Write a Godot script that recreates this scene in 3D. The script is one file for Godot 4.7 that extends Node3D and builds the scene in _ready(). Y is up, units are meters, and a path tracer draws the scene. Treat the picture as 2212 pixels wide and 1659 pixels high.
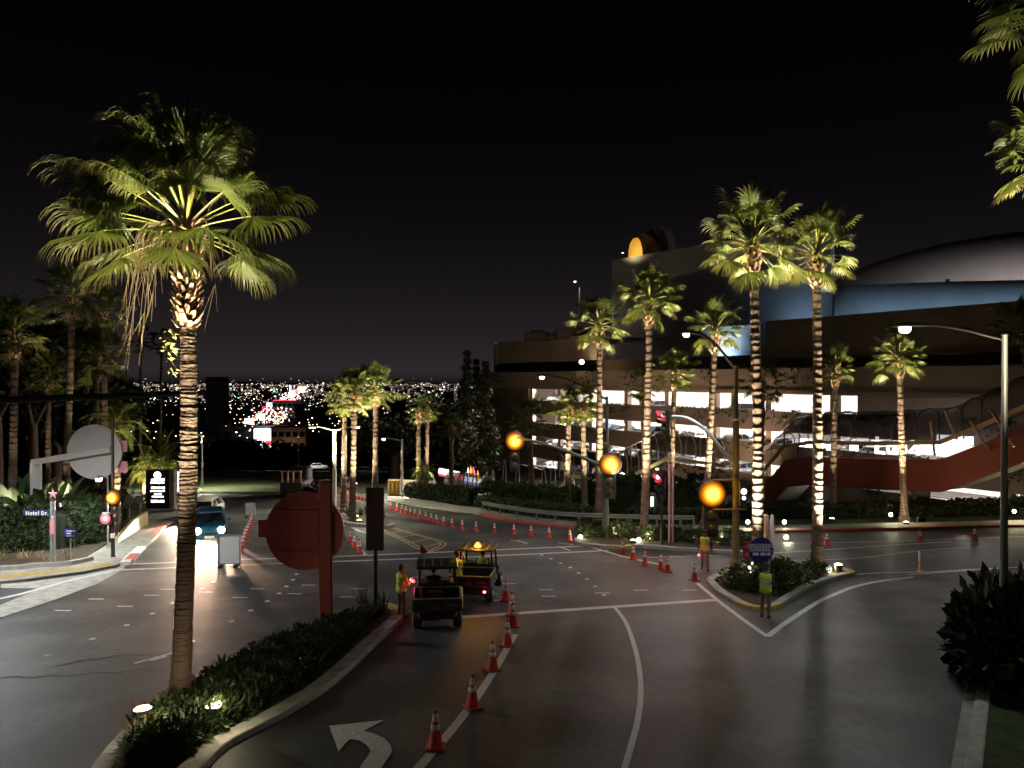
extends Node3D
# Night view over a road junction on a hillside. x right, y up, -z away from the camera; metres.
const F := 1659.0
const CX := 1106.0
const V0 := 818.5
const CAMY := 6.2
var rng := RandomNumberGenerator.new()
var M := {}
var taken := {}
var paint_n := 0
var ORD := ["first", "second", "third", "fourth", "fifth", "sixth", "seventh", "eighth", "ninth", "tenth", "eleventh", "twelfth", "thirteenth", "fourteenth", "fifteenth", "sixteenth", "seventeenth", "eighteenth", "nineteenth", "twentieth"]

func ground(d: float) -> float:
	if d < 74.0:
		return -0.065 * d
	if d < 190.0:
		return -4.81 - 0.1 * (d - 74.0)
	if d < 560.0:
		return -16.41 - (d - 190.0) * 0.1178
	return -60.0

func sight_ground(u: float, v: float) -> Vector3:      # where a sight line meets the hillside
	var s := (v - V0) / F
	var d := 190.0
	if s > 0.1488:
		d = CAMY / (s - 0.065)
	elif s > 0.12:
		d = 3.61 / (s - 0.1)
	return Vector3((u - CX) / F * d, ground(d), -d)

func pt(u: float, v: float, d: float) -> Vector3:
	return Vector3((u - CX) / F * d, CAMY - (v - V0) / F * d, -d)

func onx(u: float, d: float) -> Vector3:
	return Vector3((u - CX) / F * d, ground(d), -d)

# ---------------------------------------------------------------- naming and tagging
func numbered(called: String) -> String:
	var n: int = taken.get(called, -1) + 1
	taken[called] = n
	return called if n == 0 else "%s_%03d" % [called, n]

func tag(o: Node3D, label: String, category: String, group := "", kind := "") -> Node3D:
	if label != "":
		o.set_meta("label", label)
	if category != "":
		o.set_meta("category", category)
	if group != "":
		o.set_meta("group", group)
	if kind != "":
		o.set_meta("kind", kind)
	return o

func thing(called: String, label: String, category: String, at := Vector3.ZERO, turn := 0.0, group := "") -> Node3D:
	var o := Node3D.new()
	o.name = numbered(called)
	add_child(o)
	o.position = at
	o.rotation.y = turn
	tag(o, label, category, group)
	return o

# ---------------------------------------------------------------- mesh helpers
func S() -> SurfaceTool:
	var st := SurfaceTool.new()
	st.begin(Mesh.PRIMITIVE_TRIANGLES)
	st.set_smooth_group(-1)
	return st

func tri(st: SurfaceTool, a: Vector3, b: Vector3, c: Vector3) -> void:
	st.add_vertex(a)
	st.add_vertex(b)
	st.add_vertex(c)

func quad(st: SurfaceTool, a: Vector3, b: Vector3, c: Vector3, d: Vector3) -> void:
	tri(st, a, b, c)
	tri(st, a, c, d)

func box(st: SurfaceTool, c: Vector3, s: Vector3, b := Basis()) -> void:
	st.set_smooth_group(-1)
	var p := []
	for i in 8:
		p.append(c + b * Vector3((0.5 if i & 1 else -0.5) * s.x, (0.5 if i & 2 else -0.5) * s.y, (0.5 if i & 4 else -0.5) * s.z))
	quad(st, p[0], p[2], p[3], p[1])
	quad(st, p[5], p[7], p[6], p[4])
	quad(st, p[4], p[6], p[2], p[0])
	quad(st, p[1], p[3], p[7], p[5])
	quad(st, p[2], p[6], p[7], p[3])
	quad(st, p[4], p[0], p[1], p[5])

func bevel_box(st: SurfaceTool, c: Vector3, s: Vector3, r: float, b := Basis()) -> void:   # a box whose upright and level edges are chamfered
	var h := s * 0.5
	var rings := [[-h.y, r], [-h.y + r, 0.0], [h.y - r, 0.0], [h.y, r]]
	var loops := []
	for q in rings:
		var x: float = h.x - q[1]
		var z: float = h.z - q[1]
		var l := []
		for e in [[x - r, -z], [x, -z + r], [x, z - r], [x - r, z], [-x + r, z], [-x, z - r], [-x, -z + r], [-x + r, -z]]:
			l.append(c + b * Vector3(e[0], q[0], e[1]))
		loops.append(l)
	loft(st, loops, true, true)

func loft(st: SurfaceTool, loops: Array, closed := true, caps := true, smooth := -1) -> void:
	st.set_smooth_group(smooth)
	var n: int = loops[0].size()
	for i in loops.size() - 1:
		for k in (n if closed else n - 1):
			quad(st, loops[i][k], loops[i + 1][k], loops[i + 1][(k + 1) % n], loops[i][(k + 1) % n])
	if caps:
		st.set_smooth_group(-1)
		for e in [0, loops.size() - 1]:
			var mid := Vector3.ZERO
			for p in loops[e]:
				mid += p
			mid /= n
			for k in n:
				if e == 0:
					tri(st, mid, loops[e][k], loops[e][(k + 1) % n])
				else:
					tri(st, mid, loops[e][(k + 1) % n], loops[e][k])

func frame_of(t: Vector3) -> Array:
	var up := Vector3.UP if absf(t.y) < 0.95 else Vector3.RIGHT
	var s := t.cross(up).normalized()
	return [s, s.cross(t).normalized()]

func tube(st: SurfaceTool, pts: Array, radii, sides := 8, caps := true) -> void:
	var loops := []
	for i in pts.size():
		var t: Vector3 = (pts[mini(i + 1, pts.size() - 1)] - pts[maxi(i - 1, 0)]).normalized()
		var f := frame_of(t)
		var r: float = radii[i] if radii is Array else radii
		var l := []
		for k in sides:
			var a := TAU * k / sides
			l.append(pts[i] + (f[0] * cos(a) + f[1] * sin(a)) * r)
		loops.append(l)
	loft(st, loops, true, caps, 1)

func lathe(st: SurfaceTool, prof: Array, sides := 16, at := Vector3.ZERO, b := Basis(), smooth := 1) -> void:   # prof: [radius, height] pairs
	var loops := []
	for q in prof:
		var l := []
		for k in sides:
			var a := TAU * k / sides
			l.append(at + b * Vector3(cos(a) * q[0], q[1], sin(a) * q[0]))
		loops.append(l)
	loft(st, loops, true, true, smooth)

func disc(st: SurfaceTool, c: Vector3, n: Vector3, r: float, thick: float, sides := 32, sx := 1.0) -> void:
	var f := frame_of(n.normalized())
	var loops := []
	for e in [-0.5, 0.5]:
		var l := []
		for k in sides:
			var a := TAU * k / sides
			l.append(c + n.normalized() * thick * e + (f[0] * cos(a) * sx + f[1] * sin(a)) * r)
		loops.append(l)
	loft(st, loops, true, true, -1)

func put(called: String, st: SurfaceTool, m: Material, parent: Node3D = null, at := Vector3.ZERO) -> MeshInstance3D:
	st.generate_normals()
	return put_mesh(called, st.commit(), m, parent, at)

func put_mesh(called: String, mesh: Mesh, m: Material, parent: Node3D = null, at := Vector3.ZERO) -> MeshInstance3D:
	var o := MeshInstance3D.new()
	o.mesh = mesh
	o.material_override = m
	o.name = called if parent else numbered(called)
	o.position = at
	if parent:
		parent.add_child(o, true)
	else:
		add_child(o)
	return o

func struct(called: String, st: SurfaceTool, m: Material, parent: Node3D = null) -> MeshInstance3D:
	var o := put(called, st, m, parent)
	if not parent:
		o.set_meta("kind", "structure")
	return o

# a slab that follows the hillside: outline in world (x, z), raised by lift, with sides going down by deep
func ground_slab(st: SurfaceTool, outline: Array, lift: float, deep: float) -> void:
	st.set_smooth_group(-1)
	var poly := PackedVector2Array()
	for p in outline:
		poly.append(Vector2(p.x, p.z))
	var idx := Geometry2D.triangulate_polygon(poly)
	var top := []
	for p in poly:
		top.append(Vector3(p.x, ground(-p.y) + lift, p.y))
	for i in range(0, idx.size(), 3):
		var a: Vector3 = top[idx[i]]
		var b: Vector3 = top[idx[i + 1]]
		var c: Vector3 = top[idx[i + 2]]
		if (b - a).cross(c - a).y > 0.0:
			tri(st, a, c, b)
		else:
			tri(st, a, b, c)
	if deep > 0.0:
		for i in top.size():
			var a: Vector3 = top[i]
			var b: Vector3 = top[(i + 1) % top.size()]
			quad(st, a, b, b - Vector3(0, deep, 0), a - Vector3(0, deep, 0))

# a smooth curve through points
func smooth_path(p: Array, step := 4) -> Array:
	var out := []
	for i in p.size() - 1:
		var a: Vector3 = p[maxi(i - 1, 0)]
		var d: Vector3 = p[mini(i + 2, p.size() - 1)]
		for k in step:
			out.append((p[i] as Vector3).cubic_interpolate(p[i + 1], a, d, float(k) / step))
	out.append(p[-1])
	return out

# strip with a box section along a path on the hillside: kerbs, gutters
func strip(st: SurfaceTool, path: Array, half: float, lift: float, deep: float) -> void:
	st.set_smooth_group(-1)
	var loops := []
	for i in path.size():
		var t: Vector3 = path[mini(i + 1, path.size() - 1)] - path[maxi(i - 1, 0)]
		t.y = 0
		var s := Vector3(-t.z, 0, t.x).normalized()
		var a: Vector3 = path[i] - s * half
		var b: Vector3 = path[i] + s * half
		a.y = ground(-a.z)
		b.y = ground(-b.z)
		var u := Vector3.UP
		var c := minf(0.02, deep * 0.4)
		loops.append([a + u * (lift - deep), a + u * (lift - c), a + s * c + u * lift, b - s * c + u * lift, b + u * (lift - c), b + u * (lift - deep)])
	loft(st, loops, true, true)

func ribbon(path: Array, half: float, lift: float) -> SurfaceTool:
	var st := S()
	for i in path.size() - 1:
		var q := []
		for j in [i, i + 1]:
			var t: Vector3 = path[mini(j + 1, path.size() - 1)] - path[maxi(j - 1, 0)]
			t.y = 0
			var s := Vector3(-t.z, 0, t.x).normalized() * half
			for e in [-1.0, 1.0]:
				var p: Vector3 = path[j] + s * e
				p.y = ground(-p.z) + lift
				q.append(p)
		quad(st, q[0], q[1], q[3], q[2])
	return st

# ---------------------------------------------------------------- materials
func lin(r: float, g: float, b: float) -> Color:
	return Color(r, g, b).linear_to_srgb()

func mat(called: String, c: Color, rough := 0.7, metal := 0.0) -> StandardMaterial3D:
	var m := StandardMaterial3D.new()
	m.resource_name = called
	m.albedo_color = c.linear_to_srgb()
	m.roughness = rough
	m.metallic = metal
	M[called] = m
	return m

func vmat(called: String, rough := 0.7, back := 0.0) -> StandardMaterial3D:
	var m := mat(called, Color.WHITE, rough)
	m.vertex_color_use_as_albedo = true
	if back > 0.0:
		m.backlight_enabled = true
		m.backlight = Color(back, back, back)
	return m

func glow(called: String, c: Color, energy: float) -> StandardMaterial3D:
	var m := mat(called, Color(0.2, 0.2, 0.2), 0.4)
	m.emission_enabled = true
	m.emission = c.linear_to_srgb()
	m.emission_energy_multiplier = energy
	return m

func noise_tex(seed_: int, freq: float, oct: int, stops: Array, size := 512, kind := FastNoiseLite.TYPE_SIMPLEX_SMOOTH, bump := 0.0) -> NoiseTexture2D:
	var n := FastNoiseLite.new()
	n.seed = seed_
	n.frequency = freq
	n.noise_type = kind
	n.fractal_octaves = oct
	var t := NoiseTexture2D.new()
	t.noise = n
	t.width = size
	t.height = size
	t.seamless = true
	if bump > 0.0:
		t.as_normal_map = true
		t.bump_strength = bump
	else:
		var g := Gradient.new()
		g.offsets = PackedFloat32Array()
		g.colors = PackedColorArray()
		var off := PackedFloat32Array()
		var col := PackedColorArray()
		for s in stops:
			off.append(s[0])
			col.append((s[1] as Color).linear_to_srgb())
		g.offsets = off
		g.colors = col
		t.color_ramp = g
	return t

func textured(called: String, tex: Texture2D, scale: float, rough := 0.8, nrm: Texture2D = null, nscale := 0.5) -> StandardMaterial3D:
	var m := mat(called, Color.WHITE, rough)
	m.albedo_texture = tex
	m.uv1_triplanar = true
	m.uv1_world_triplanar = true
	m.uv1_scale = Vector3.ONE * scale
	if nrm:
		m.normal_enabled = true
		m.normal_texture = nrm
		m.normal_scale = nscale
	return m

func grey(a: float) -> Color:
	return Color(a, a, a)

func materials() -> void:
	var bump := noise_tex(3, 0.12, 4, [], 512, FastNoiseLite.TYPE_SIMPLEX_SMOOTH, 6.0)
	var m := textured("asphalt", noise_tex(11, 0.006, 6, [[0.0, Color(0.017, 0.017, 0.018)], [0.36, Color(0.032, 0.032, 0.033)], [0.5, Color(0.050, 0.050, 0.051)], [0.64, Color(0.080, 0.079, 0.080)], [1.0, Color(0.125, 0.123, 0.122)]], 1024), 0.035, 0.62, bump, 0.0)
	m.detail_enabled = true
	m.detail_uv_layer = BaseMaterial3D.DETAIL_UV_1
	m.detail_blend_mode = BaseMaterial3D.BLEND_MODE_MUL
	m.detail_albedo = noise_tex(5, 0.09, 5, [[0.0, grey(0.45)], [0.5, grey(0.9)], [1.0, grey(1.0)]], 1024)
	m = textured("concrete", noise_tex(21, 0.01, 6, [[0.0, Color(0.20, 0.19, 0.175)], [0.5, Color(0.30, 0.285, 0.26)], [1.0, Color(0.38, 0.36, 0.33)]], 512), 0.25, 0.85, bump, 0.15)
	m = textured("kerb_stone", noise_tex(22, 0.012, 5, [[0.0, Color(0.22, 0.21, 0.19)], [0.5, Color(0.36, 0.345, 0.315)], [1.0, Color(0.46, 0.44, 0.40)]], 512), 0.3, 0.8, bump, 0.2)
	m = textured("wall_brown", noise_tex(23, 0.008, 5, [[0.0, Color(0.13, 0.095, 0.075)], [0.5, Color(0.17, 0.128, 0.10)], [1.0, Color(0.20, 0.155, 0.125)]], 512), 0.06, 0.85)
	m = textured("wall_tan", noise_tex(24, 0.008, 5, [[0.0, Color(0.28, 0.22, 0.17)], [0.5, Color(0.34, 0.27, 0.21)], [1.0, Color(0.38, 0.31, 0.25)]], 512), 0.06, 0.85)
	m = textured("wall_pale", noise_tex(25, 0.008, 5, [[0.0, Color(0.36, 0.345, 0.34)], [0.5, Color(0.43, 0.415, 0.41)], [1.0, Color(0.48, 0.465, 0.46)]], 512), 0.05, 0.8)
	m = textured("wall_grey", noise_tex(35, 0.008, 5, [[0.0, Color(0.17, 0.16, 0.16)], [0.5, Color(0.21, 0.20, 0.20)], [1.0, Color(0.24, 0.23, 0.23)]], 512), 0.05, 0.85)
	m = textured("wall_rust", noise_tex(26, 0.008, 5, [[0.0, Color(0.17, 0.035, 0.020)], [0.5, Color(0.21, 0.045, 0.025)], [1.0, Color(0.24, 0.055, 0.03)]], 512), 0.08, 0.75)
	m = textured("soil", noise_tex(27, 0.02, 6, [[0.0, Color(0.03, 0.02, 0.012)], [0.5, Color(0.07, 0.045, 0.028)], [1.0, Color(0.12, 0.08, 0.05)]], 512), 0.3, 0.95, bump, 0.8)
	m = textured("turf", noise_tex(28, 0.02, 6, [[0.0, Color(0.012, 0.022, 0.004)], [0.5, Color(0.030, 0.052, 0.010)], [1.0, Color(0.06, 0.085, 0.02)]], 512), 0.12, 0.95, bump, 0.8)
	m = textured("valley", noise_tex(29, 0.02, 6, [[0.0, Color(0.01, 0.012, 0.008)], [0.5, Color(0.03, 0.03, 0.026)], [1.0, Color(0.06, 0.055, 0.05)]], 512), 0.004, 0.95)
	m = textured("paint_white", noise_tex(31, 0.03, 6, [[0.0, Color(0.30, 0.29, 0.28)], [0.3, Color(0.52, 0.51, 0.49)], [1.0, Color(0.72, 0.71, 0.69)]], 512), 0.5, 0.55)
	m = textured("paint_yellow", noise_tex(32, 0.03, 6, [[0.0, Color(0.26, 0.19, 0.06)], [0.4, Color(0.48, 0.36, 0.10)], [1.0, Color(0.60, 0.46, 0.14)]], 512), 0.5, 0.55)
	m = textured("paint_red", noise_tex(33, 0.03, 6, [[0.0, Color(0.22, 0.05, 0.035)], [0.4, Color(0.42, 0.075, 0.05)], [1.0, Color(0.48, 0.10, 0.07)]], 512), 0.5, 0.6)
	mat("road_dot", Color(0.72, 0.70, 0.66), 0.3)
	m = textured("tactile", noise_tex(34, 0.03, 5, [[0.0, Color(0.25, 0.16, 0.04)], [0.5, Color(0.40, 0.27, 0.07)], [1.0, Color(0.45, 0.32, 0.10)]], 256), 0.5, 0.8)
	m = textured("bark", noise_tex(41, 0.03, 6, [[0.0, Color(0.055, 0.034, 0.024)], [0.5, Color(0.14, 0.095, 0.070)], [1.0, Color(0.25, 0.18, 0.14)]], 512), 0.9, 0.95, bump, 1.2)
	m.uv1_scale = Vector3(1.3, 2.6, 1.3)
	vmat("boots", 0.85)
	vmat("leaf", 0.45, 0.8)
	vmat("plant", 0.55, 0.3)
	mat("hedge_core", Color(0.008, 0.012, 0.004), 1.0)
	mat("steel_galv", Color(0.42, 0.44, 0.43), 0.45, 0.6)
	mat("rail_steel", Color(0.17, 0.165, 0.15), 0.55)
	mat("rib_dark", Color(0.13, 0.11, 0.09), 0.6)
	mat("tar", Color(0.018, 0.017, 0.016), 0.9)
	mat("steel_dark", Color(0.035, 0.034, 0.032), 0.5, 0.2)
	mat("pole_green", Color(0.09, 0.10, 0.08), 0.6, 0.0)
	mat("pole_tan", Color(0.15, 0.135, 0.075), 0.65)
	mat("pole_pale", Color(0.55, 0.54, 0.48), 0.5)
	mat("pole_pink", Color(0.50, 0.26, 0.24), 0.5)
	mat("black_plastic", Color(0.016, 0.015, 0.015), 0.45)
	mat("signal_case", Color(0.022, 0.022, 0.020), 0.5)
	mat("lens_dark", Color(0.03, 0.035, 0.03), 0.2)
	mat("rubber", Color(0.02, 0.02, 0.02), 0.8)
	mat("red_sign", Color(0.60, 0.11, 0.11), 0.5)
	mat("sign_back", Color(0.58, 0.53, 0.51), 0.5)
	mat("sign_pink", Color(0.62, 0.26, 0.32), 0.5)
	mat("sign_blue", Color(0.03, 0.035, 0.20), 0.45)
	mat("sign_street", Color(0.02, 0.022, 0.10), 0.45)
	mat("sign_violet", Color(0.035, 0.018, 0.13), 0.45)
	mat("sign_red", Color(0.42, 0.02, 0.03), 0.45)
	mat("sign_white", Color(0.75, 0.74, 0.72), 0.5)
	mat("lettering", Color(0.70, 0.68, 0.72), 0.5)
	mat("cone_orange", Color(0.62, 0.045, 0.015), 0.5)
	mat("cone_band", Color(0.85, 0.82, 0.80), 0.35)
	mat("cone_base", Color(0.40, 0.035, 0.015), 0.6)
	mat("yellow_plastic", Color(0.75, 0.48, 0.02), 0.45)
	mat("cream_paint", Color(0.66, 0.58, 0.30), 0.6)
	mat("beam_tan", Color(0.46, 0.30, 0.17), 0.6)
	mat("white_paint", Color(0.78, 0.76, 0.74), 0.6)
	mat("chrome", Color(0.6, 0.6, 0.6), 0.2, 1.0)
	mat("car_blue", Color(0.015, 0.07, 0.13), 0.25)
	mat("car_white", Color(0.72, 0.71, 0.68), 0.25)
	mat("car_silver", Color(0.42, 0.43, 0.45), 0.25, 0.3)
	mat("car_dark", Color(0.03, 0.032, 0.04), 0.25)
	mat("car_red", Color(0.35, 0.03, 0.03), 0.25)
	mat("car_glass", Color(0.015, 0.017, 0.02), 0.08)
	mat("cart_body", Color(0.022, 0.022, 0.022), 0.5)
	mat("cart_edge", Color(0.16, 0.15, 0.14), 0.5)
	mat("gold", Color(0.55, 0.33, 0.06), 0.5)
	mat("vest_yellow", Color(0.52, 0.66, 0.05), 0.7)
	mat("vest_orange_trim", Color(0.72, 0.60, 0.45), 0.5)
	mat("cloth_dark", Color(0.02, 0.02, 0.022), 0.9)
	mat("cap_grey", Color(0.30, 0.29, 0.31), 0.8)
	vmat("person_skin", 0.75)
	var g := mat("canopy_glass", Color(0.05, 0.05, 0.05), 0.15)
	g.transparency = BaseMaterial3D.TRANSPARENCY_ALPHA
	g.albedo_color = Color(0.12, 0.11, 0.10, 0.5)
	glow("lamp_white", Color(1.0, 0.98, 0.92), 14.0)
	glow("lamp_cool", Color(0.80, 1.0, 0.92), 14.0)
	glow("lamp_blue", Color(0.15, 0.5, 1.0), 3.0)
	glow("lamp_warm", Color(1.0, 0.82, 0.45), 16.0)
	glow("lamp_small", Color(1.0, 0.95, 0.85), 10.0)
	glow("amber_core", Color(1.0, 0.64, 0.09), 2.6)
	glow("amber_halo_mid", Color(1.0, 0.42, 0.02), 1.5)  # glow dims outward ring by ring, imitating a halo round the lamp
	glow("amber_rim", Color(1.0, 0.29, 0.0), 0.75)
	glow("amber_halo_edge", Color(1.0, 0.22, 0.0), 0.25)
	for k in ["amber_core", "amber_halo_mid", "amber_rim", "amber_halo_edge"]:
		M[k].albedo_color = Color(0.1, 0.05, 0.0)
	glow("red_core", Color(1.0, 0.05, 0.09), 2.2)
	glow("red_hot", Color(1.0, 0.25, 0.2), 6.0)
	glow("headlight", Color(1.0, 0.86, 0.62), 22.0)
	glow("garage_tube", Color(1.0, 0.93, 0.88), 8.0)
	glow("sign_lit", Color(0.95, 0.93, 1.0), 2.6)
	glow("sign_lit_blue", Color(0.35, 0.45, 1.0), 1.2)
	glow("sign_lit_red", Color(1.0, 0.06, 0.10), 1.3)
	glow("flame_sign", Color(1.0, 0.45, 0.05), 1.6)
	glow("walk_white", Color(0.85, 0.90, 1.0), 3.0)

# ---------------------------------------------------------------- lights
func omni(parent: Node3D, at: Vector3, c: Color, e: float, size := 0.1) -> void:
	var l := OmniLight3D.new()
	l.name = "lamp_light"
	l.light_color = c.linear_to_srgb()
	l.light_energy = e
	l.light_size = size
	l.omni_range = 60.0
	l.omni_attenuation = 2.0
	l.shadow_enabled = true
	parent.add_child(l, true)
	l.position = at

func spot(parent: Node3D, at: Vector3, aim: Vector3, c: Color, e: float, half: float, size := 0.1, soft := 1.0) -> void:
	var l := SpotLight3D.new()
	l.name = "lamp_light"
	l.light_color = c.linear_to_srgb()
	l.light_energy = e
	l.light_size = size
	l.spot_range = 60.0
	l.spot_attenuation = 2.0
	l.spot_angle = half
	l.spot_angle_attenuation = soft
	l.shadow_enabled = true
	parent.add_child(l, true)
	l.position = at
	var z := -(aim - at).normalized()
	var f := frame_of(z)
	l.basis = Basis(f[0], z.cross(f[0]), z)

# ---------------------------------------------------------------- palms
const ELEVS := [84.0, 68.0, 52.0, 36.0, 20.0, 4.0, -14.0, -32.0, -52.0, -68.0]
var fan_rich := []
var fan_plain := []
var feather := []

func leaf_tint(r: RandomNumberGenerator, dry: float) -> Color:
	var g := r.randf_range(0.75, 1.2)
	return Color(0.098 * g, 0.13 * g, 0.022 * g).lerp(Color(0.26, 0.18, 0.09), dry)

# one fan leaf, stalk base at the origin, growing towards +x; gravity is built in
func fan_leaf(seed_: int, elev: float, stalk: float, r_blade: float, n: int, steps: int) -> ArrayMesh:
	var r := RandomNumberGenerator.new()
	r.seed = seed_
	var st := S()
	var dir := Vector3(cos(deg_to_rad(elev)), sin(deg_to_rad(elev)), r.randf_range(-0.12, 0.12)).normalized()
	var old: float = clampf((20.0 - elev) / 90.0, 0.0, 1.0)
	# stalk
	var pts := [Vector3.ZERO]
	var rad := [0.034]
	var ks := 5
	for i in ks:
		dir = (dir + Vector3(0, -0.05 - 0.03 * old, 0)).normalized()
		pts.append(pts[-1] + dir * stalk / ks)
		rad.append(lerpf(0.034, 0.014, float(i + 1) / ks))
	var stalk_col := Color(0.30, 0.30, 0.07).lerp(Color(0.34, 0.22, 0.12), old * 0.6) * r.randf_range(0.85, 1.15)
	stalk_col.a = 1.0
	st.set_color(stalk_col)
	for i in ks:
		var f := frame_of((pts[i + 1] - pts[i]).normalized())
		var ra: float = rad[i]
		var rb: float = rad[i + 1]
		var a := [pts[i] + f[0] * ra * 1.3, pts[i] + f[1] * ra * 0.7, pts[i] - f[0] * ra * 1.3, pts[i] - f[1] * ra * 0.7]
		var b := [pts[i + 1] + f[0] * rb * 1.3, pts[i + 1] + f[1] * rb * 0.7, pts[i + 1] - f[0] * rb * 1.3, pts[i + 1] - f[1] * rb * 0.7]
		for k in 4:
			quad(st, a[k], b[k], b[(k + 1) % 4], a[(k + 1) % 4])
	# blade
	var o: Vector3 = pts[-1]
	var t := dir
	var s := Vector3(-t.z, 0, t.x).normalized()
	if s.length() < 0.1:
		s = Vector3.BACK
	var tilt := r.randf_range(-0.35, 0.35)
	s = s.rotated(t, tilt)
	var up := s.cross(t).normalized()
	if up.y < 0 and absf(up.y) > 0.05:
		up = -up
	var base := leaf_tint(r, old * r.randf_range(0.0, 0.45))
	var span := deg_to_rad(r.randf_range(92.0, 118.0))
	var cup := r.randf_range(0.05, 0.3)
	for i in n:
		var q := (float(i) + 0.5) / n * 2.0 - 1.0
		var a := q * span
		var d := (t * cos(a) + s * sin(a) - up * (absf(sin(a)) * cup + 0.1)).normalized()
		var side := d.cross(up).normalized()
		var len := r_blade * (0.74 + 0.30 * cos(a * 0.8)) * r.randf_range(0.9, 1.08)
		var wmax := 2.0 * span / n * r_blade * 0.46
		var p := o
		var row := []
		var droop := r.randf_range(0.75, 1.3) * (1.0 + 0.4 * old)
		var tone := r.randf_range(0.75, 1.22)
		for k in steps + 1:
			var f := float(k) / steps
			var w := wmax * (clampf(f / 0.42, 0.0, 1.0) if f < 0.5 else pow(1.0 - (f - 0.5) / 0.5, 0.75) * 0.92 + 0.05)
			row.append([p - side * w * 0.5, p + up * w * 0.30, p + side * w * 0.5, f])
			var g := 0.012 if f < 0.58 else 0.34 * (8.0 / steps) * droop * (0.2 + f * 0.8) * (2.4 if n > 30 else 1.0)
			d = (d + Vector3(r.randf_range(-0.03, 0.03), -g, r.randf_range(-0.03, 0.03))).normalized()
			var sd := d.cross(up)
			if sd.length() > 0.2:
				side = sd.normalized()
			p += d * len / steps
		for k in steps:
			for h in 2:
				var cols := []
				for e in [row[k][3], row[k + 1][3]]:
					var c := base * tone
					c = c.lerp(Color(0.27, 0.20, 0.10) * tone, clampf((e - 0.62) * 1.6, 0.0, 0.75))
					c.a = 1.0
					cols.append(c)
				var v := [row[k][h], row[k + 1][h], row[k + 1][h + 1], row[k][h + 1]]
				for m in [0, 1, 2, 0, 2, 3]:
					st.set_color(cols[0] if m == 0 or m == 3 else cols[1])
					st.add_vertex(v[m])
	st.generate_normals()
	return st.commit()

# one feather leaf of a date palm
func feather_leaf(seed_: int, elev: float, length: float, pairs: int) -> ArrayMesh:
	var r := RandomNumberGenerator.new()
	r.seed = seed_
	var st := S()
	var dir := Vector3(cos(deg_to_rad(elev)), sin(deg_to_rad(elev)), 0)
	var p := Vector3.ZERO
	var pts := []
	for i in pairs + 1:
		pts.append([p, dir])
		p += dir * length / pairs
		dir = (dir + Vector3(0, -1.9 / pairs, r.randf_range(-0.02, 0.02))).normalized()
	for i in pairs:
		var f := float(i) / pairs
		var w := lerpf(0.035, 0.008, f)
		st.set_color(Color(0.32, 0.30, 0.08))
		var z := Vector3(0, 0, w)
		quad(st, pts[i][0] - z, pts[i + 1][0] - z, pts[i + 1][0] + z, pts[i][0] + z)
		if f < 0.1:
			continue
		for e in [-1.0, 1.0]:
			var len := length * 0.22 * sin(PI * clampf(f * 0.85 + 0.12, 0.0, 1.0)) * r.randf_range(0.85, 1.1) + 0.08
			var d: Vector3 = (pts[i][1] * 0.7 + Vector3(0, 0.28 - 0.25 * f, e * 0.9)).normalized()
			var wd := Vector3(pts[i][1].x, pts[i][1].y, 0) * 0.022
			var a: Vector3 = pts[i][0]
			var b := a + d * len * 0.55
			var c := b + (d + Vector3(0, -0.55, 0)).normalized() * len * 0.45
			var col := leaf_tint(r, 0.1)
			st.set_color(col)
			quad(st, a - wd, b - wd, b + wd, a + wd)
			tri(st, b - wd, c, b + wd)
	st.generate_normals()
	return st.commit()

func leaf_sets() -> void:
	for i in ELEVS.size():
		for k in 2:
			fan_rich.append(fan_leaf(100 + i * 7 + k, ELEVS[i], 1.35 + 0.3 * k, 1.2 + 0.12 * k, 38, 9))
			fan_plain.append(fan_leaf(400 + i * 7 + k, ELEVS[i], 1.25 + 0.4 * k, 0.92 + 0.1 * k, 20, 6))
			feather.append(feather_leaf(700 + i * 7 + k, ELEVS[i], 3.0 + 0.5 * k, 34))

func trunk_mesh(seed_: int, base: Vector3, top: Vector3, bend: Vector3, r0: float, r1: float, ring: float, sides: int) -> ArrayMesh:
	var r := RandomNumberGenerator.new()
	r.seed = seed_
	var st := S()
	var h := (top - base).length()
	var loops := []
	var z := 0.0
	while z < h:
		var f := z / h
		var step := ring * r.randf_range(0.5, 1.5)
		var ra := lerpf(r0, r1, pow(f, 0.7)) * (1.0 + 0.5 * exp(-z / 0.45) + 0.03 * sin(z * 0.9 + seed_)) * r.randf_range(0.97, 1.03)
		var tilt := Vector3(r.randf_range(-0.08, 0.08), 0, r.randf_range(-0.08, 0.08))
		for e in ([[0.0, 0.96], [0.12, 0.97], [0.82, 1.025], [0.98, 1.015]] if ring < 0.15 else [[0.0, 0.925], [0.14, 0.94], [0.75, 1.045], [0.97, 1.03]]):
			var ff: float = minf((z + step * e[0]) / h, 1.0)
			var c := (top - base) * ff + bend * sin(PI * ff)
			var l := []
			for k in sides:
				var a := TAU * k / sides
				var d := Vector3(cos(a), 0, sin(a))
				var rr: float = ra * (1.0 + (e[1] - 1.0) * (1.0 if f > 0.04 else 0.4)) * (1.0 + 0.02 * sin(a * 3.0 + seed_ + z)) * (r.randf_range(0.965, 1.03) if ring < 0.15 else r.randf_range(0.975, 1.02))
				l.append(c + d * rr + Vector3.UP * d.dot(tilt) * ra)
			loops.append(l)
		z += step
	loft(st, loops, true, true, 1)
	st.generate_normals()
	return st.commit()

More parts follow.
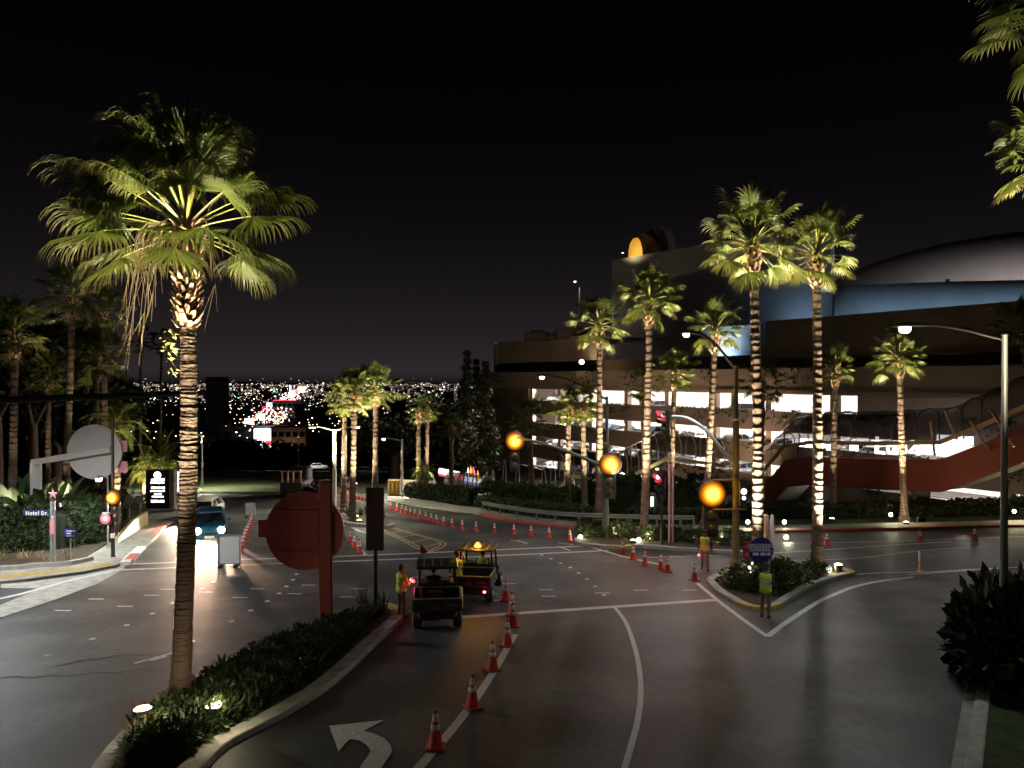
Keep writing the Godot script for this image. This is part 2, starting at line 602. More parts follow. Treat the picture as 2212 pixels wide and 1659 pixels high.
func boots_mesh(seed_: int, top: Vector3, axis: Vector3, len: float, r_trunk: float, count: int, size: float) -> ArrayMesh:
	var r := RandomNumberGenerator.new()
	r.seed = seed_
	var st := S()
	for i in count:
		var f := float(i) / count
		var a := i * 2.4 + r.randf_range(-0.2, 0.2)
		var c := top - axis * len * (1.0 - f)
		var d := Vector3(cos(a), 0, sin(a))
		var s := Vector3(-d.z, 0, d.x)
		var w := size * r.randf_range(0.6, 1.1)
		var l := size * r.randf_range(1.2, 2.3)
		var out := (d * r.randf_range(0.45, 0.95) + Vector3.UP * r.randf_range(0.6, 1.0)).normalized()
		var p := c + d * r_trunk * (0.85 + 0.25 * sin(PI * f))
		var g := r.randf_range(0.55, 1.15)
		st.set_color(Color(0.40 * g, 0.25 * g, 0.15 * g))
		var th := d * size * 0.25
		var v := [p - s * w * 0.6, p + s * w * 0.6, p + out * l + s * w * 0.28 + s * r.randf_range(-0.4, 0.4) * w, p + out * l - s * w * 0.28]
		quad(st, v[0], v[1], v[2], v[3])
		quad(st, v[0] + th, v[3] + th * 0.5, v[2] + th * 0.5, v[1] + th)
		quad(st, v[0], v[3], v[3] + th * 0.5, v[0] + th)
		quad(st, v[1] + th, v[2] + th * 0.5, v[2], v[1])
		quad(st, v[3], v[2], v[2] + th * 0.5, v[3] + th * 0.5)
	st.generate_normals()
	return st.commit()

# A palm with its foot at base and the heart of its crown at heart.
func palm(called: String, label: String, base: Vector3, heart: Vector3, size: float, n: int, rich := false, kind := "fan", bend := Vector3.ZERO, group := "fan palms lit from below", r0 := 0.24, r1 := 0.17) -> Node3D:
	var sd := int(absf(base.x * 131.0 + base.z * 57.0)) + n
	var t := thing(called, label, "palm tree", base, 0.0, group)
	var top := heart - base
	var h := top.length()
	put_mesh("trunk", trunk_mesh(sd, Vector3(0, -0.15, 0), top, bend, r0, r1, 0.085 if rich else 0.34, 22 if rich else 12), M.bark, t)
	var axis := (top - bend * 1.5).normalized()
	if kind == "fan":
		put_mesh("leaf_boots", boots_mesh(sd, top + axis * 0.1, axis, h * 0.21 if rich else minf(1.5, h * 0.14), r1 * 1.12, 190 if rich else 60, 0.125 if rich else 0.15), M.boots, t)
	var r := RandomNumberGenerator.new()
	r.seed = sd
	if kind == "fan":
		n = int(n * (0.85 if rich else 0.95))
	for i in n:
		var f := (float(i) + 0.5) / n
		var e := lerpf(86.0, -15.0 if rich else -36.0, pow(f, 1.1)) + r.randf_range(-9.0, 9.0)
		if kind == "feather":
			e = lerpf(80.0, -35.0, f) + r.randf_range(-8.0, 8.0)
		var k := clampi(int(round((84.0 - e) / 17.0)), 0, ELEVS.size() - 1) * 2 + (i % 2)
		var set_: Array = feather if kind == "feather" else (fan_rich if rich else fan_plain)
		var o := put_mesh("frond", set_[k], M.leaf, t)
		var z := size * r.randf_range(0.86, 1.12)
		o.basis = Basis(Vector3.UP, i * 2.39996 + r.randf_range(-0.25, 0.25)).scaled(Vector3.ONE * z)
		o.position = top + Vector3.UP * (0.35 * (0.5 - f)) + axis * 0.1
	return t

func uplight(label: String, at: Vector3, aim: Vector3, e: float, half := 24.0, c := Color(1.0, 0.86, 0.56), lens := 0.16, core := "lamp_warm") -> Node3D:
	var t := thing("ground_light", label, "flood light", at, 0.0, "ground lights that shine up the palms")
	var dir := (aim - at).normalized()
	var f := frame_of(dir)
	var b := Basis(f[0], dir, f[0].cross(dir))
	var st := S()
	lathe(st, [[lens * 0.55, 0.0], [lens * 0.9, 0.05], [lens * 1.08, 0.30], [lens * 1.12, 0.34]], 14, Vector3(0, 0.12, 0) - dir * 0.2, b)
	put("housing", st, M.black_plastic, t)
	st = S()
	box(st, Vector3(0, 0.05, 0), Vector3(0.06, 0.14, 0.06))
	put("stake", st, M.black_plastic, t)
	st = S()
	lathe(st, [[lens * 0.98, 0.345], [lens * 0.8, 0.375], [lens * 0.4, 0.395], [0.01, 0.40]], 14, Vector3(0, 0.12, 0) - dir * 0.2, b)
	put("lens", st, M[core], t)
	if lens > 0.165:
		omni(t, Vector3(0.3, 0.6, 0.35), c, 0.9, 0.1)
	spot(t, Vector3(0, 0.12, 0) + dir * 0.24, aim - at, c, e, half, lens, 0.9)
	return t

func palms() -> void:
	leaf_sets()
	# the big palm in the nearest bed: foot and crown read off by eye
	var b := onx(385, 16.8)
	var top := pt(404, 502, 16.8)
	var t := palm("fan_palm", "tallest nearest fan palm in the planted bed, two ground lights at its foot", b, top, 1.0, 56, true, "fan", Vector3(0.12, 0, 0), "fan palms lit from below", 0.215, 0.165)
	# bare old flower stalks that hang from its crown, and a yellow flower spray
	var st: SurfaceTool
	var hang := [[-0.9, -2.2, 0.3], [-1.3, -2.4, 0.1], [-1.1, -3.0, 0.4], [-0.7, -2.6, 0.6], [-1.5, -1.7, -0.2], [0.9, -1.8, 0.6], [-0.45, -2.0, 0.7]]
	for q in hang:
		st = S()
		st.set_color(Color(0.32, 0.24, 0.15))
		var e := Vector3(q[0], q[1], q[2])
		var path := []
		for i in 9:
			var f := i / 8.0
			path.append(top - b + Vector3(e.x * sqrt(f), e.y * f * f + 0.5 * sin(PI * f), e.z * sqrt(f)))
		tube(st, path, [0.02, 0.019, 0.017, 0.015, 0.013, 0.011, 0.009, 0.007, 0.004], 5)
		for k in 9:
			var p: Vector3 = path[4 + k % 4]
			var d := Vector3(rng.randf_range(-0.35, 0.2), rng.randf_range(-1.1, -0.4), rng.randf_range(-0.25, 0.25))
			tube(st, [p, p + d * 0.5, p + d], [0.007, 0.005, 0.003], 4, false)
		put("flower_stalk", st, M.boots, t)
	st = S()
	for k in 60:
		var c := top - b + Vector3(-0.24, -2.1, 0.30) + Vector3(rng.randf_range(-0.12, 0.12), -rng.randf_range(0.0, 1.0), rng.randf_range(-0.1, 0.1))
		st.set_color(Color(0.55, 0.50, 0.14) * rng.randf_range(0.7, 1.1))
		var d := Vector3(rng.randf_range(-1, 1), rng.randf_range(-1.2, 0.3), rng.randf_range(-0.5, 1)).normalized() * rng.randf_range(0.08, 0.2)
		var s := Vector3(0.014, 0.012, 0)
		tri(st, c - s, c + d, c + s)
	put("flower_spray", st, M.boots, t)
	uplight("bright ground light on the right foot of the tallest nearest palm", onx(462, 15.6) + Vector3(0, 0.3, 0), top + Vector3(0.9, 1.4, 0.4), 620.0, 17.0, Color(1.0, 0.88, 0.56), 0.2)
	uplight("ground light left of the tallest nearest palm, shining on red leaves", onx(306, 15.4) + Vector3(0, 0.3, 0), top + Vector3(-1.0, 1.2, 0.4), 520.0, 17.0, Color(1.0, 0.84, 0.58), 0.17)
	# [u foot, distance, u crown, v crown, leaf size, leaves, light energy, label, light's side, kind, bend]
	var rows := [
		[1638, 31.3, 1625, 535, 0.92, 46, 420, "tall fan palm on the triangular island, behind the violet round sign", -1.0],
		[1766, 33.3, 1762, 555, 0.86, 42, 330, "tall fan palm at the far corner of the triangular island", 1.0],
		[1391, 43.0, 1403, 650, 0.84, 42, 260, "tall fan palm with bright foot beside the second amber lamp's pole", -1.0],
		[1293, 49.5, 1294, 705, 0.86, 42, 250, "tall fan palm in the small bed with the mast arm pole", 1.0],
		[1522, 46.4, 1546, 715, 0.80, 38, 260, "leaning fan palm in the hedge behind the walking guard", 1.0],
		[1450, 56.0, 1458, 805, 0.74, 34, 110, "fan palm with dull red trunk behind the red signal pole", 1.0],
		[1398, 62.0, 1387, 838, 0.68, 32, 22, "dark fan palm before the lit upper parking deck", -1.0],
		[1645, 56.0, 1648, 830, 0.80, 34, 170, "shorter fan palm directly behind the trunk of the tall island palm", 1.0],
		[1800, 53.0, 1805, 795, 0.62, 34, 45, "thin fan palm right of the island, before the rust red stair wall", -1.0],
		[1955, 51.0, 1941, 775, 0.84, 38, 190, "fan palm with orange lit trunk before the rust red stair wall", -1.0],
		[1152, 61.0, 1145, 915, 0.84, 34, 130, "stout fan palm beside the zigzag stair canopy", 1.0],
		[1229, 56.7, 1229, 885, 0.66, 32, 90, "left of two slim fan palms before the lower parking decks", -1.0],
		[1264, 56.7, 1261, 880, 0.66, 32, 90, "right of two slim fan palms before the lower parking decks", 1.0],
		[741, 55.4, 744, 868, 0.74, 40, 150, "left of three fan palms on the median beyond the red round sign", -1.0],
		[760, 52.0, 765, 856, 0.74, 40, 150, "middle of three fan palms on the median beyond the red round sign", 1.0],
		[808, 54.5, 811, 845, 0.86, 42, 90, "right dark trunked of three fan palms on the median", -1.0],
		[906, 68.0, 905, 892, 0.58, 30, 70, "left of two slim fan palms on the far verge", -1.0],
		[923, 69.8, 924, 888, 0.62, 30, 60, "right of two slim fan palms on the far verge", 1.0],
		[976, 64.8, 976, 928, 0.54, 32, 70, "small fan palm by the white bollards", 1.0],
		[22, 42.0, 34, 722, 0.84, 40, 12, "leftmost fan palm with thick dull trunk behind the hedge", 1.0],
		[103, 58.0, 106, 815, 0.72, 34, 12, "slim fan palm between the leftmost palm and the round grey sign", 1.0],
		[136, 45.0, 158, 640, 0.92, 40, 20, "tall leaning fan palm with white lit foot behind the star post", 1.0],
		[228, 62.0, 226, 672, 0.90, 36, 16, "tall thin fan palm left of the tallest nearest palm", 1.0],
		[205, 51.0, 208, 780, 0.86, 38, 16, "left of the bushy pair of fan palms above the round grey sign", -1.0],
		[222, 54.0, 224, 770, 0.84, 38, 16, "right of the bushy pair of fan palms above the round grey sign", 1.0],
		[303, 100.0, 305, 735, 0.90, 30, 0, "left of two unlit thin palms against the skyline", 1.0],
		[346, 108.0, 350, 742, 0.86, 30, 0, "right of two unlit thin palms against the skyline", 1.0],
		[2330, 24.0, 2270, 355, 0.80, 40, 420, "palm crown brightly lit at the right edge, lower one", -1.0],
		[2330, 17.5, 2285, 40, 0.80, 44, 90, "palm crown hanging in at the top right corner", -1.0],
		[2290, 50.0, 2200, 712, 0.80, 36, 110, "fan palm crown behind the street lamp at the right edge", -1.0],
	]
	for q in rows:
		var foot := onx(q[0], q[1])
		var crown := pt(q[2], q[3], q[1])
		palm("fan_palm", q[7], foot, crown, q[4], q[5], false, "fan", Vector3(0.01 * (q[5] - 38), 0, 0))
		if q[6] > 0:
			var h := crown.y - foot.y
			uplight("ground light at the foot of the " + " ".join(q[7].replace("fan palm ", "palm ").split(" ").slice(0, 9)), foot + (Vector3(q[8] * 0.55, 0.25, 0.9) if q[1] < 34.0 and q[0] < 2000 else Vector3(q[8] * 0.9, 0.1, 2.0)), crown + Vector3(0, -0.2, 0), q[6] * 4.2, 24.0)
	var yb := onx(250, 44.0)
	palm("date_palm", "yellow lit feather palm with bright trunk beside the left signal pole", yb, pt(252, 925, 44.0), 0.62, 34, false, "feather", Vector3.ZERO, "feather palms by the hotel entrance", 0.22, 0.2)
	uplight("ground light under the yellow lit feather palm", yb + Vector3(0.7, 0.1, 0.8), pt(252, 915, 44.0), 190.0, 30.0)
	var hb := onx(352, 62.0)
	palm("date_palm", "wide feather palm crown above the lit hotel sign", hb, pt(350, 1010, 62.0), 0.95, 44, false, "feather", Vector3.ZERO, "feather palms by the hotel entrance", 0.32, 0.3)
	uplight("ground light under the wide feather palm at the hotel sign", hb + Vector3(-0.9, 0.1, 0.9), pt(350, 1000, 62.0), 220.0, 55.0)
	palm("date_palm", "small lit feather palm left of the hotel sign", onx(312, 66.0), pt(314, 1018, 66.0), 0.66, 28, false, "feather", Vector3.ZERO, "feather palms by the hotel entrance", 0.25, 0.22)
	uplight("ground light under the small feather palm left of the hotel sign", onx(306, 65.0), pt(314, 1010, 66.0), 90.0, 55.0)
	palm("date_palm", "low feather palm on the verge beside two slim fan palms", onx(918, 67.0), pt(918, 1024, 67.0), 0.5, 22, false, "feather", Vector3.ZERO, "", 0.16, 0.14)

# ---------------------------------------------------------------- ground, roads, markings
func px(list: Array) -> Array:
	var out := []
	for q in list:
		out.append(sight_ground(q[0], q[1]))
	return out

var road: Node3D

func paint(called: String, pts: Array, w: float, m := "paint_white", smooth := 1, label := "") -> void:
	paint_n += 1
	var path := smooth_path(pts, smooth) if smooth > 1 else pts
	var o := put(called, ribbon(path, w * 0.5, 0.004 + 0.0009 * (paint_n % 12)), M[m], road)
	if label != "":
		o.set_meta("label", label)

func paint_area(called: String, outline: Array, m: String, lift := 0.006) -> void:
	var st := S()
	ground_slab(st, outline, lift, 0.0)
	put(called, st, M[m], road)

func setting() -> void:
	# terrain: one sheet out to the horizon
	var st := S()
	st.set_smooth_group(1)
	var ds := [-60.0, 0.0, 40.0, 73.9, 90.0, 120.0, 150.0, 190.0, 300.0, 420.0, 560.0, 900.0, 2000.0, 5000.0, 14000.0]
	var xs := [-14000.0, -4000.0, -1200.0, -400.0, -150.0, -60.0, 0.0, 60.0, 150.0, 400.0, 1200.0, 4000.0, 14000.0]
	for i in ds.size() - 1:
		for k in xs.size() - 1:
			var g := [ground(maxf(ds[i], -60)) - 0.12, ground(ds[i + 1]) - 0.12]
			quad(st, Vector3(xs[k], g[0], -ds[i]), Vector3(xs[k], g[1], -ds[i + 1]), Vector3(xs[k + 1], g[1], -ds[i + 1]), Vector3(xs[k + 1], g[0], -ds[i]))
	struct("terrain", st, M.valley)
	# road surface
	st = S()
	ground_slab(st, [Vector3(-70, 0, 30), Vector3(80, 0, 30), Vector3(80, 0, -50), Vector3(40, 0, -60), Vector3(2, 0, -72), Vector3(-4, 0, -73.8), Vector3(-70, 0, -73.8)], 0.0, 0.3)
	road = struct("road", st, M.asphalt)
	tag(road, "dark asphalt junction and its approach roads", "road", "", "structure")
	# lawn slope beyond the bend
	st = S()
	var rows_ := []
	for i in 13:
		var d := 73.6 + i * 10.0
		var row := []
		for k in 25:
			var x := -62.0 + k * 4.2
			row.append(Vector3(x * (1.0 + i * 0.12), ground(d) + 0.10 + 0.35 * sin(i * 0.9 + k * 0.7) * minf(i, 2) * 0.4, -d))
		rows_.append(row)
	loft(st, rows_, false, false, 1)
	tag(struct("lawn", st, M.turf), "dull green grass slope beyond the bend of the road", "lawn", "", "structure")
	st = S()
	strip(st, smooth_path(px([[380, 1090], [450, 1078], [560, 1070], [640, 1066.5], [700, 1066]]), 3), 0.25, 0.13, 0.3)
	struct("kerb", st, M.kerb_stone)
	st = S()
	ground_slab(st, px([[430, 1078], [475, 1042], [560, 1046], [440, 1084]]), 0.14, 0.0)
	struct("path", st, M.soil)

	# left corner: pavement, kerbs, planting bed
	var pav := px([[-260, 1262], [0, 1262], [60, 1256], [180, 1240], [250, 1226], [276, 1213], [304, 1186], [352, 1140], [384, 1122], [420, 1112], [410, 1104], [380, 1108], [330, 1112], [290, 1128], [250, 1170], [186, 1204], [196, 1216], [150, 1226], [0, 1236], [-260, 1240]])
	st = S()
	ground_slab(st, pav, 0.11, 0.3)
	tag(struct("pavement", st, M.concrete), "grey concrete pavement round the left street corner", "pavement", "", "structure")
	st = S()
	ground_slab(st, px([[-260, 1256], [0, 1256], [130, 1244], [236, 1227], [240, 1222], [150, 1235], [0, 1249], [-260, 1250]]), 0.122, 0.0)
	put("warning_strip", st, M.tactile, road)
	# gutter apron along the left street corner, and the white crossing line in it
	st = S()
	ground_slab(st, px([[-400, 1376], [0, 1336], [120, 1296], [210, 1262], [262, 1234], [276, 1216], [250, 1228], [180, 1243], [60, 1259], [0, 1264], [0, 1272], [88, 1273], [0, 1308], [-400, 1330]]), 0.02, 0.0)
	tag(struct("gutter", st, M.kerb_stone), "pale concrete gutter apron curving round the left corner", "gutter", "", "structure")
	paint("crossing_line", px([[-200, 1318], [0, 1295], [140, 1258], [220, 1240], [264, 1230]]), 0.26, "paint_white", 4)
	for o in [0.022]:
		(road.get_child(road.get_child_count() - 1) as Node3D).position.y = o
	# kerb pieces of the street that climbs left, red, white, dull and pale lengths
	var lens := [["paint_red", [[276, 1216], [290, 1202]]], ["white_paint", [[267, 1222], [284, 1205], [304, 1186]]], ["concrete", [[304, 1186], [330, 1162]]], ["paint_red", [[330, 1162], [346, 1143], [354, 1136]]], ["kerb_stone", [[354, 1136], [384, 1123], [420, 1113]]]]
	for q in lens:
		st = S()
		strip(st, px(q[1]), 0.22, 0.145, 0.3)
		struct("kerb", st, M[q[0]])
	st = S()
	strip(st, smooth_path(px([[-260, 1242], [0, 1238], [80, 1231], [150, 1226], [196, 1216]]), 3), 0.12, 0.30, 0.4)
	struct("kerb", st, M.kerb_stone)
	st = S()
	ground_slab(st, px([[-300, 1238], [0, 1235], [80, 1229], [150, 1223], [190, 1206], [250, 1168], [290, 1126], [330, 1110], [380, 1104], [260, 1101], [-300, 1101]]), 0.2, 0.1)
	tag(struct("planting_bed", st, M.soil), "bare brown soil of the left corner bed under the hedge", "planting bed", "", "structure")
	# low white sloping wall on the left pavement
	st = S()
	var w0 := sight_ground(250, 1177)
	var w1 := sight_ground(315, 1137)
	var hh := [0.35, 0.95]
	var tt := (w1 - w0).normalized()
	var nn := Vector3(-tt.z, 0, tt.x) * 0.1
	loft(st, [[w0 - nn, w0 - nn + Vector3.UP * hh[0], w0 + nn + Vector3.UP * hh[0], w0 + nn], [(w0 + w1) * 0.5 - nn, (w0 + w1) * 0.5 - nn + Vector3.UP * 0.85, (w0 + w1) * 0.5 + nn + Vector3.UP * 0.85, (w0 + w1) * 0.5 + nn], [w1 - nn, w1 - nn + Vector3.UP * hh[1], w1 + nn + Vector3.UP * hh[1], w1 + nn]])
	tag(put("low_wall", st, M.cream_paint), "low cream wall with sloping top beside the left pavement", "wall")

	# nearest bed in the foreground
	var left := smooth_path(px([[200, 1700], [246, 1632], [320, 1555], [430, 1475], [560, 1408], [680, 1358], [770, 1328], [822, 1314]]), 3)
	var right := smooth_path(px([[842, 1318], [858, 1332], [848, 1350], [800, 1392], [708, 1477], [600, 1548], [480, 1611], [425, 1659], [380, 1700]]), 3)
	var bed := left + right
	st = S()
	ground_slab(st, bed, 0.10, 0.3)
	tag(struct("planting_bed", st, M.soil), "soil of the long nearest bed with the tallest palm", "planting bed", "", "structure")
	st = S()
	strip(st, left, 0.17, 0.15, 0.35)
	struct("kerb", st, M.kerb_stone)
	st = S()
	strip(st, smooth_path(px([[858, 1338], [848, 1350], [800, 1392], [708, 1477], [600, 1548], [480, 1611], [425, 1659], [380, 1700]]), 3), 0.21, 0.15, 0.35)
	struct("kerb", st, M.kerb_stone)
	st = S()
	strip(st, smooth_path(px([[820, 1314], [842, 1317], [856, 1328], [858, 1337]]), 4), 0.2, 0.155, 0.35)
	struct("kerb", st, M.paint_yellow)

	# triangular island on the right
	var tri_ := smooth_path(px([[1536, 1260], [1556, 1282], [1600, 1309], [1640, 1320], [1680, 1313], [1712, 1292], [1756, 1268], [1800, 1253], [1838, 1243]]), 3) + px([[1825, 1236], [1770, 1226], [1680, 1222], [1600, 1232]])
	st = S()
	ground_slab(st, tri_, 0.10, 0.3)
	tag(struct("planting_bed", st, M.soil), "soil of the triangular island under its shrubs", "planting bed", "", "structure")
	for q in [["kerb_stone", [[1545, 1252], [1536, 1260], [1556, 1282], [1598, 1308]]], ["paint_yellow", [[1598, 1308], [1618, 1316], [1642, 1320], [1668, 1317], [1682, 1311]]], ["kerb_stone", [[1682, 1311], [1712, 1291], [1756, 1267], [1800, 1253], [1826, 1246]]], ["paint_yellow", [[1826, 1246], [1840, 1243], [1830, 1237]]], ["kerb_stone", [[1830, 1237], [1770, 1226], [1680, 1222], [1600, 1232], [1545, 1252]]]]:
		st = S()
		strip(st, smooth_path(px(q[1]), 4), 0.16, 0.16, 0.35)
		struct("kerb", st, M[q[0]])

	# small bed with the mast arm pole, and the long bed behind it
	var nose := smooth_path(px([[1249, 1170], [1256, 1178], [1300, 1184], [1345, 1185], [1380, 1183], [1500, 1192], [1640, 1200]]), 3)
	st = S()
	ground_slab(st, nose + px([[1640, 1180], [1500, 1172], [1380, 1162], [1300, 1160]]), 0.10, 0.3)
	tag(struct("planting_bed", st, M.soil), "soil of the bed round the mast arm pole and signal poles", "planting bed", "", "structure")
	for q in [["kerb_stone", [[1249, 1169], [1256, 1178], [1300, 1184], [1320, 1185]]], ["paint_yellow", [[1320, 1185], [1350, 1186], [1362, 1184]]], ["kerb_stone", [[1362, 1184], [1400, 1184], [1500, 1192], [1660, 1200]]]]:
		st = S()
		strip(st, smooth_path(px(q[1]), 4), 0.2, 0.17, 0.35)
		struct("kerb", st, M[q[0]])
	# far side of the road on the right: red kerb, path, verge
	var red := smooth_path(px([[1043, 1112], [1080, 1122], [1160, 1134], [1250, 1142], [1420, 1149], [1560, 1152], [1690, 1150], [1900, 1145], [2212, 1137], [2500, 1130]]), 3)
	st = S()
	strip(st, red, 0.28, 0.14, 0.3)
	tag(struct("kerb", st, M.paint_red), "long red painted kerb on the far side of the road", "kerb", "", "structure")
	var verge := red + px([[2500, 1080], [2212, 1084], [1900, 1086], [1600, 1088], [1300, 1086], [1100, 1078], [1020, 1076], [960, 1072], [880, 1068], [838, 1068]]) + px([[846, 1086], [900, 1098], [980, 1110]])
	st = S()
	ground_slab(st, verge, 0.06, 0.2)
	tag(struct("verge", st, M.turf), "grass verge under the far hedges", "verge", "", "structure")
	st = S()
	ground_slab(st, red + px([[2500, 1121], [2212, 1127], [1900, 1134], [1690, 1138], [1560, 1139], [1420, 1137], [1250, 1131], [1160, 1122], [1080, 1110], [1043, 1102]]), 0.10, 0.2)
	struct("pavement", st, M.concrete)
	st = S()
	ground_slab(st, px([[836, 1084], [900, 1096], [980, 1108], [1043, 1113], [1050, 1102], [990, 1096], [930, 1084], [880, 1076], [838, 1074]]), 0.12, 0.2)
	struct("pavement", st, M.kerb_stone)
	# median planter with three palms
	st = S()
	ground_slab(st, smooth_path(px([[722, 1128], [760, 1136], [800, 1140], [834, 1142], [848, 1138], [830, 1126], [780, 1112], [735, 1104]]), 3), 0.14, 0.3)
	tag(struct("planting_bed", st, M.soil), "round ended median bed with three fan palms", "planting bed", "", "structure")
	st = S()
	strip(st, smooth_path(px([[722, 1128], [760, 1136], [800, 1140], [834, 1142], [848, 1138]]), 4), 0.2, 0.2, 0.35)
	struct("kerb", st, M.kerb_stone)
	# bottom right: kerb, gutter and turf
	st = S()
	strip(st, px([[2102, 1720], [2108, 1659], [2122, 1545], [2134, 1460], [2150, 1380], [2180, 1290]]), 0.14, 0.15, 0.3)
	struct("kerb", st, M.kerb_stone)
	st = S()
	strip(st, px([[2078, 1720], [2085, 1659], [2100, 1545], [2112, 1460], [2132, 1380], [2165, 1290]]), 0.2, 0.012, 0.1)
	struct("gutter", st, M.concrete)
	st = S()
	ground_slab(st, px([[2108, 1740], [2112, 1659], [2126, 1545], [2138, 1460], [2154, 1380], [2184, 1290], [2212, 1250], [2700, 1250], [2900, 1740]]), 0.13, 0.3)
	tag(struct("verge", st, M.turf), "strip of grass inside the kerb in the near right corner", "verge", "", "structure")
	markings()

func markings() -> void:
	paint("stop_line", px([[985, 1335], [1545, 1297]]), 0.34)
	paint("lane_line", px([[1328, 1313], [1352, 1345], [1372, 1400], [1382, 1450], [1385, 1500], [1378, 1560], [1365, 1610], [1350, 1664], [1330, 1730]]), 0.13, "paint_white", 4)
	paint("lane_line", px([[1112, 1372], [1092, 1408], [1062, 1460], [1020, 1522], [970, 1586], [905, 1660], [850, 1720]]), 0.2, "paint_white", 4)
	paint("crossing_line", px([[276, 1220], [508, 1210], [724, 1203], [1017, 1191], [1269, 1180], [1300, 1178]]), 0.3, "paint_white", 1)
	paint("crossing_line", px([[264, 1232], [480, 1223], [718, 1214], [1034, 1203], [1314, 1190]]), 0.3, "paint_white", 1)
	paint("edge_line", px([[1269, 1180], [1345, 1203], [1425, 1220]]), 0.22)
	paint("edge_line", px([[1507, 1261], [1553, 1300], [1608, 1341], [1659, 1377]]), 0.17)
	paint("edge_line", px([[1659, 1377], [1700, 1346], [1770, 1301], [1810, 1283], [1846, 1269], [1900, 1257], [1974, 1248]]), 0.2, "paint_white", 4)
	paint("edge_line", px([[1832, 1243], [1920, 1238], [2010, 1237], [2070, 1233], [2144, 1229], [2260, 1224]]), 0.16, "paint_white", 2)
	paint("edge_line", px([[1960, 1243], [2060, 1236], [2146, 1230]]), 0.12)
	paint("edge_line", px([[1545, 1250], [1600, 1228], [1690, 1222]]), 0.14)
	paint("edge_line", px([[1400, 1205], [1600, 1198], [1760, 1190], [1900, 1180], [2060, 1170]]), 0.12, "paint_white", 3)
	paint("edge_line", px([[1690, 1212], [1850, 1207], [1990, 1190], [2140, 1180]]), 0.12, "paint_yellow", 3)
	paint("edge_line", px([[1690, 1174], [1850, 1172], [2212, 1160]]), 0.12)
	# yellow hatched patch
	for o in [0.0, 0.28]:
		var off := Vector3(o, 0, 0)
		var p := px([[784, 1131], [834, 1152], [876, 1172], [918, 1193], [944, 1188], [962, 1179], [958, 1171], [930, 1162], [880, 1149], [846, 1138]])
		var q := []
		for i in p.size():
			q.append(p[i] + off * (1.0 if i < 4 else -1.0))
		paint("hatch_outline", q, 0.12, "paint_yellow", 2)
	for q in [[[838, 1152], [886, 1146]], [[858, 1162], [905, 1155]], [[880, 1174], [928, 1164]], [[905, 1186], [950, 1174]]]:
		paint("hatch_bar", px(q), 0.14, "paint_yellow")
	paint("lane_line", px([[753, 1164], [772, 1184], [790, 1200]]), 0.2)
	paint("lane_line", px([[760, 1140], [782, 1150], [810, 1152]]), 0.2, "paint_white", 3)
	# turn arrow in the near lane
	var arrow := px([[710, 1572], [830, 1559], [784, 1583], [806, 1588], [828, 1598], [842, 1612], [846, 1626], [838, 1642], [822, 1664], [790, 1700], [745, 1700], [772, 1668], [792, 1640], [800, 1626], [792, 1614], [776, 1604], [756, 1600], [748, 1606], [730, 1628]])
	paint_area("turn_arrow", arrow, "paint_white", 0.018)
	# short dashes and raised dots through the junction: [u, v] of each
	for q in [[206, 1295], [134, 1320], [326, 1287], [268, 1311], [443, 1280], [360, 1274], [665, 1265], [636, 1284], [518, 1292], [555, 1273], [772, 1273], [750, 1291], [1180, 1275], [1186, 1289], [1302, 1282], [1066, 1298], [1060, 1284], [1385, 1276], [1490, 1276], [1100, 1262], [900, 1248], [1020, 1245]]:
		var a := sight_ground(q[0], q[1])
		paint("lane_dash", [a - Vector3(0.28, 0, 0.015), a + Vector3(0.28, 0, 0.015)], 0.13)
	for q in [[348, 1419, 20], [1118, 1170, 14], [1222, 1175, 14], [340, 1424, 6]]:
		var a := sight_ground(q[0], q[1])
		var d: Vector3 = Vector3(1.0, 0, -1.6).normalized() if q[0] < 500 else Vector3(1.0, 0, 0.9).normalized()
		paint("lane_dash", [a - d * q[2] * 0.04, a + d * q[2] * 0.04], 0.12)
	paint("lane_dash", px([[1118, 1168], [1140, 1175]]), 0.14)
	paint("lane_dash", px([[1205, 1181], [1232, 1190]]), 0.14)
	# sealed cracks and worn wheel tracks
	for q in [[[-200, 1480], [0, 1467], [130, 1462], [280, 1452], [372, 1447]], [[60, 1272], [300, 1292], [520, 1270], [690, 1262], [830, 1258]], [[120, 1440], [240, 1420], [372, 1414]], [[470, 1300], [600, 1291], [690, 1284]], [[1250, 1232], [1400, 1240], [1530, 1262]], [[1080, 1225], [1250, 1218], [1440, 1228]]]:
		var p := smooth_path(px(q), 5)
		for i in p.size():
			p[i] += Vector3(0, 0, 0.10 * sin(i * 1.9))
		paint("sealed_crack", p, rng.randf_range(0.04, 0.08), "tar", 1)
	var st := S()
	lathe(st, [[0.055, 0.0], [0.05, 0.012], [0.03, 0.02], [0.005, 0.022]], 10)
	st.generate_normals()
	var dot := st.commit()
	for q in [[272, 1352], [198, 1382], [102, 1418], [328, 1327], [371, 1305.5], [435, 1272.6], [458, 1258], [474, 1246], [499, 1344], [541, 1320], [576, 1300], [602, 1283], [618, 1268], [632, 1253.5], [639, 1241.6], [414, 1387.6], [1190, 1208], [1211, 1217.5], [1232, 1227], [1250, 1239], [1268.5, 1252], [1286, 1268], [1305, 1287], [1170, 1200]]:
		var o := put_mesh("raised_dot", dot, M.road_dot, road, sight_ground(q[0], q[1]) + Vector3(0, 0.002, 0))
		o.scale = Vector3(1.7, 1.0, 1.7)

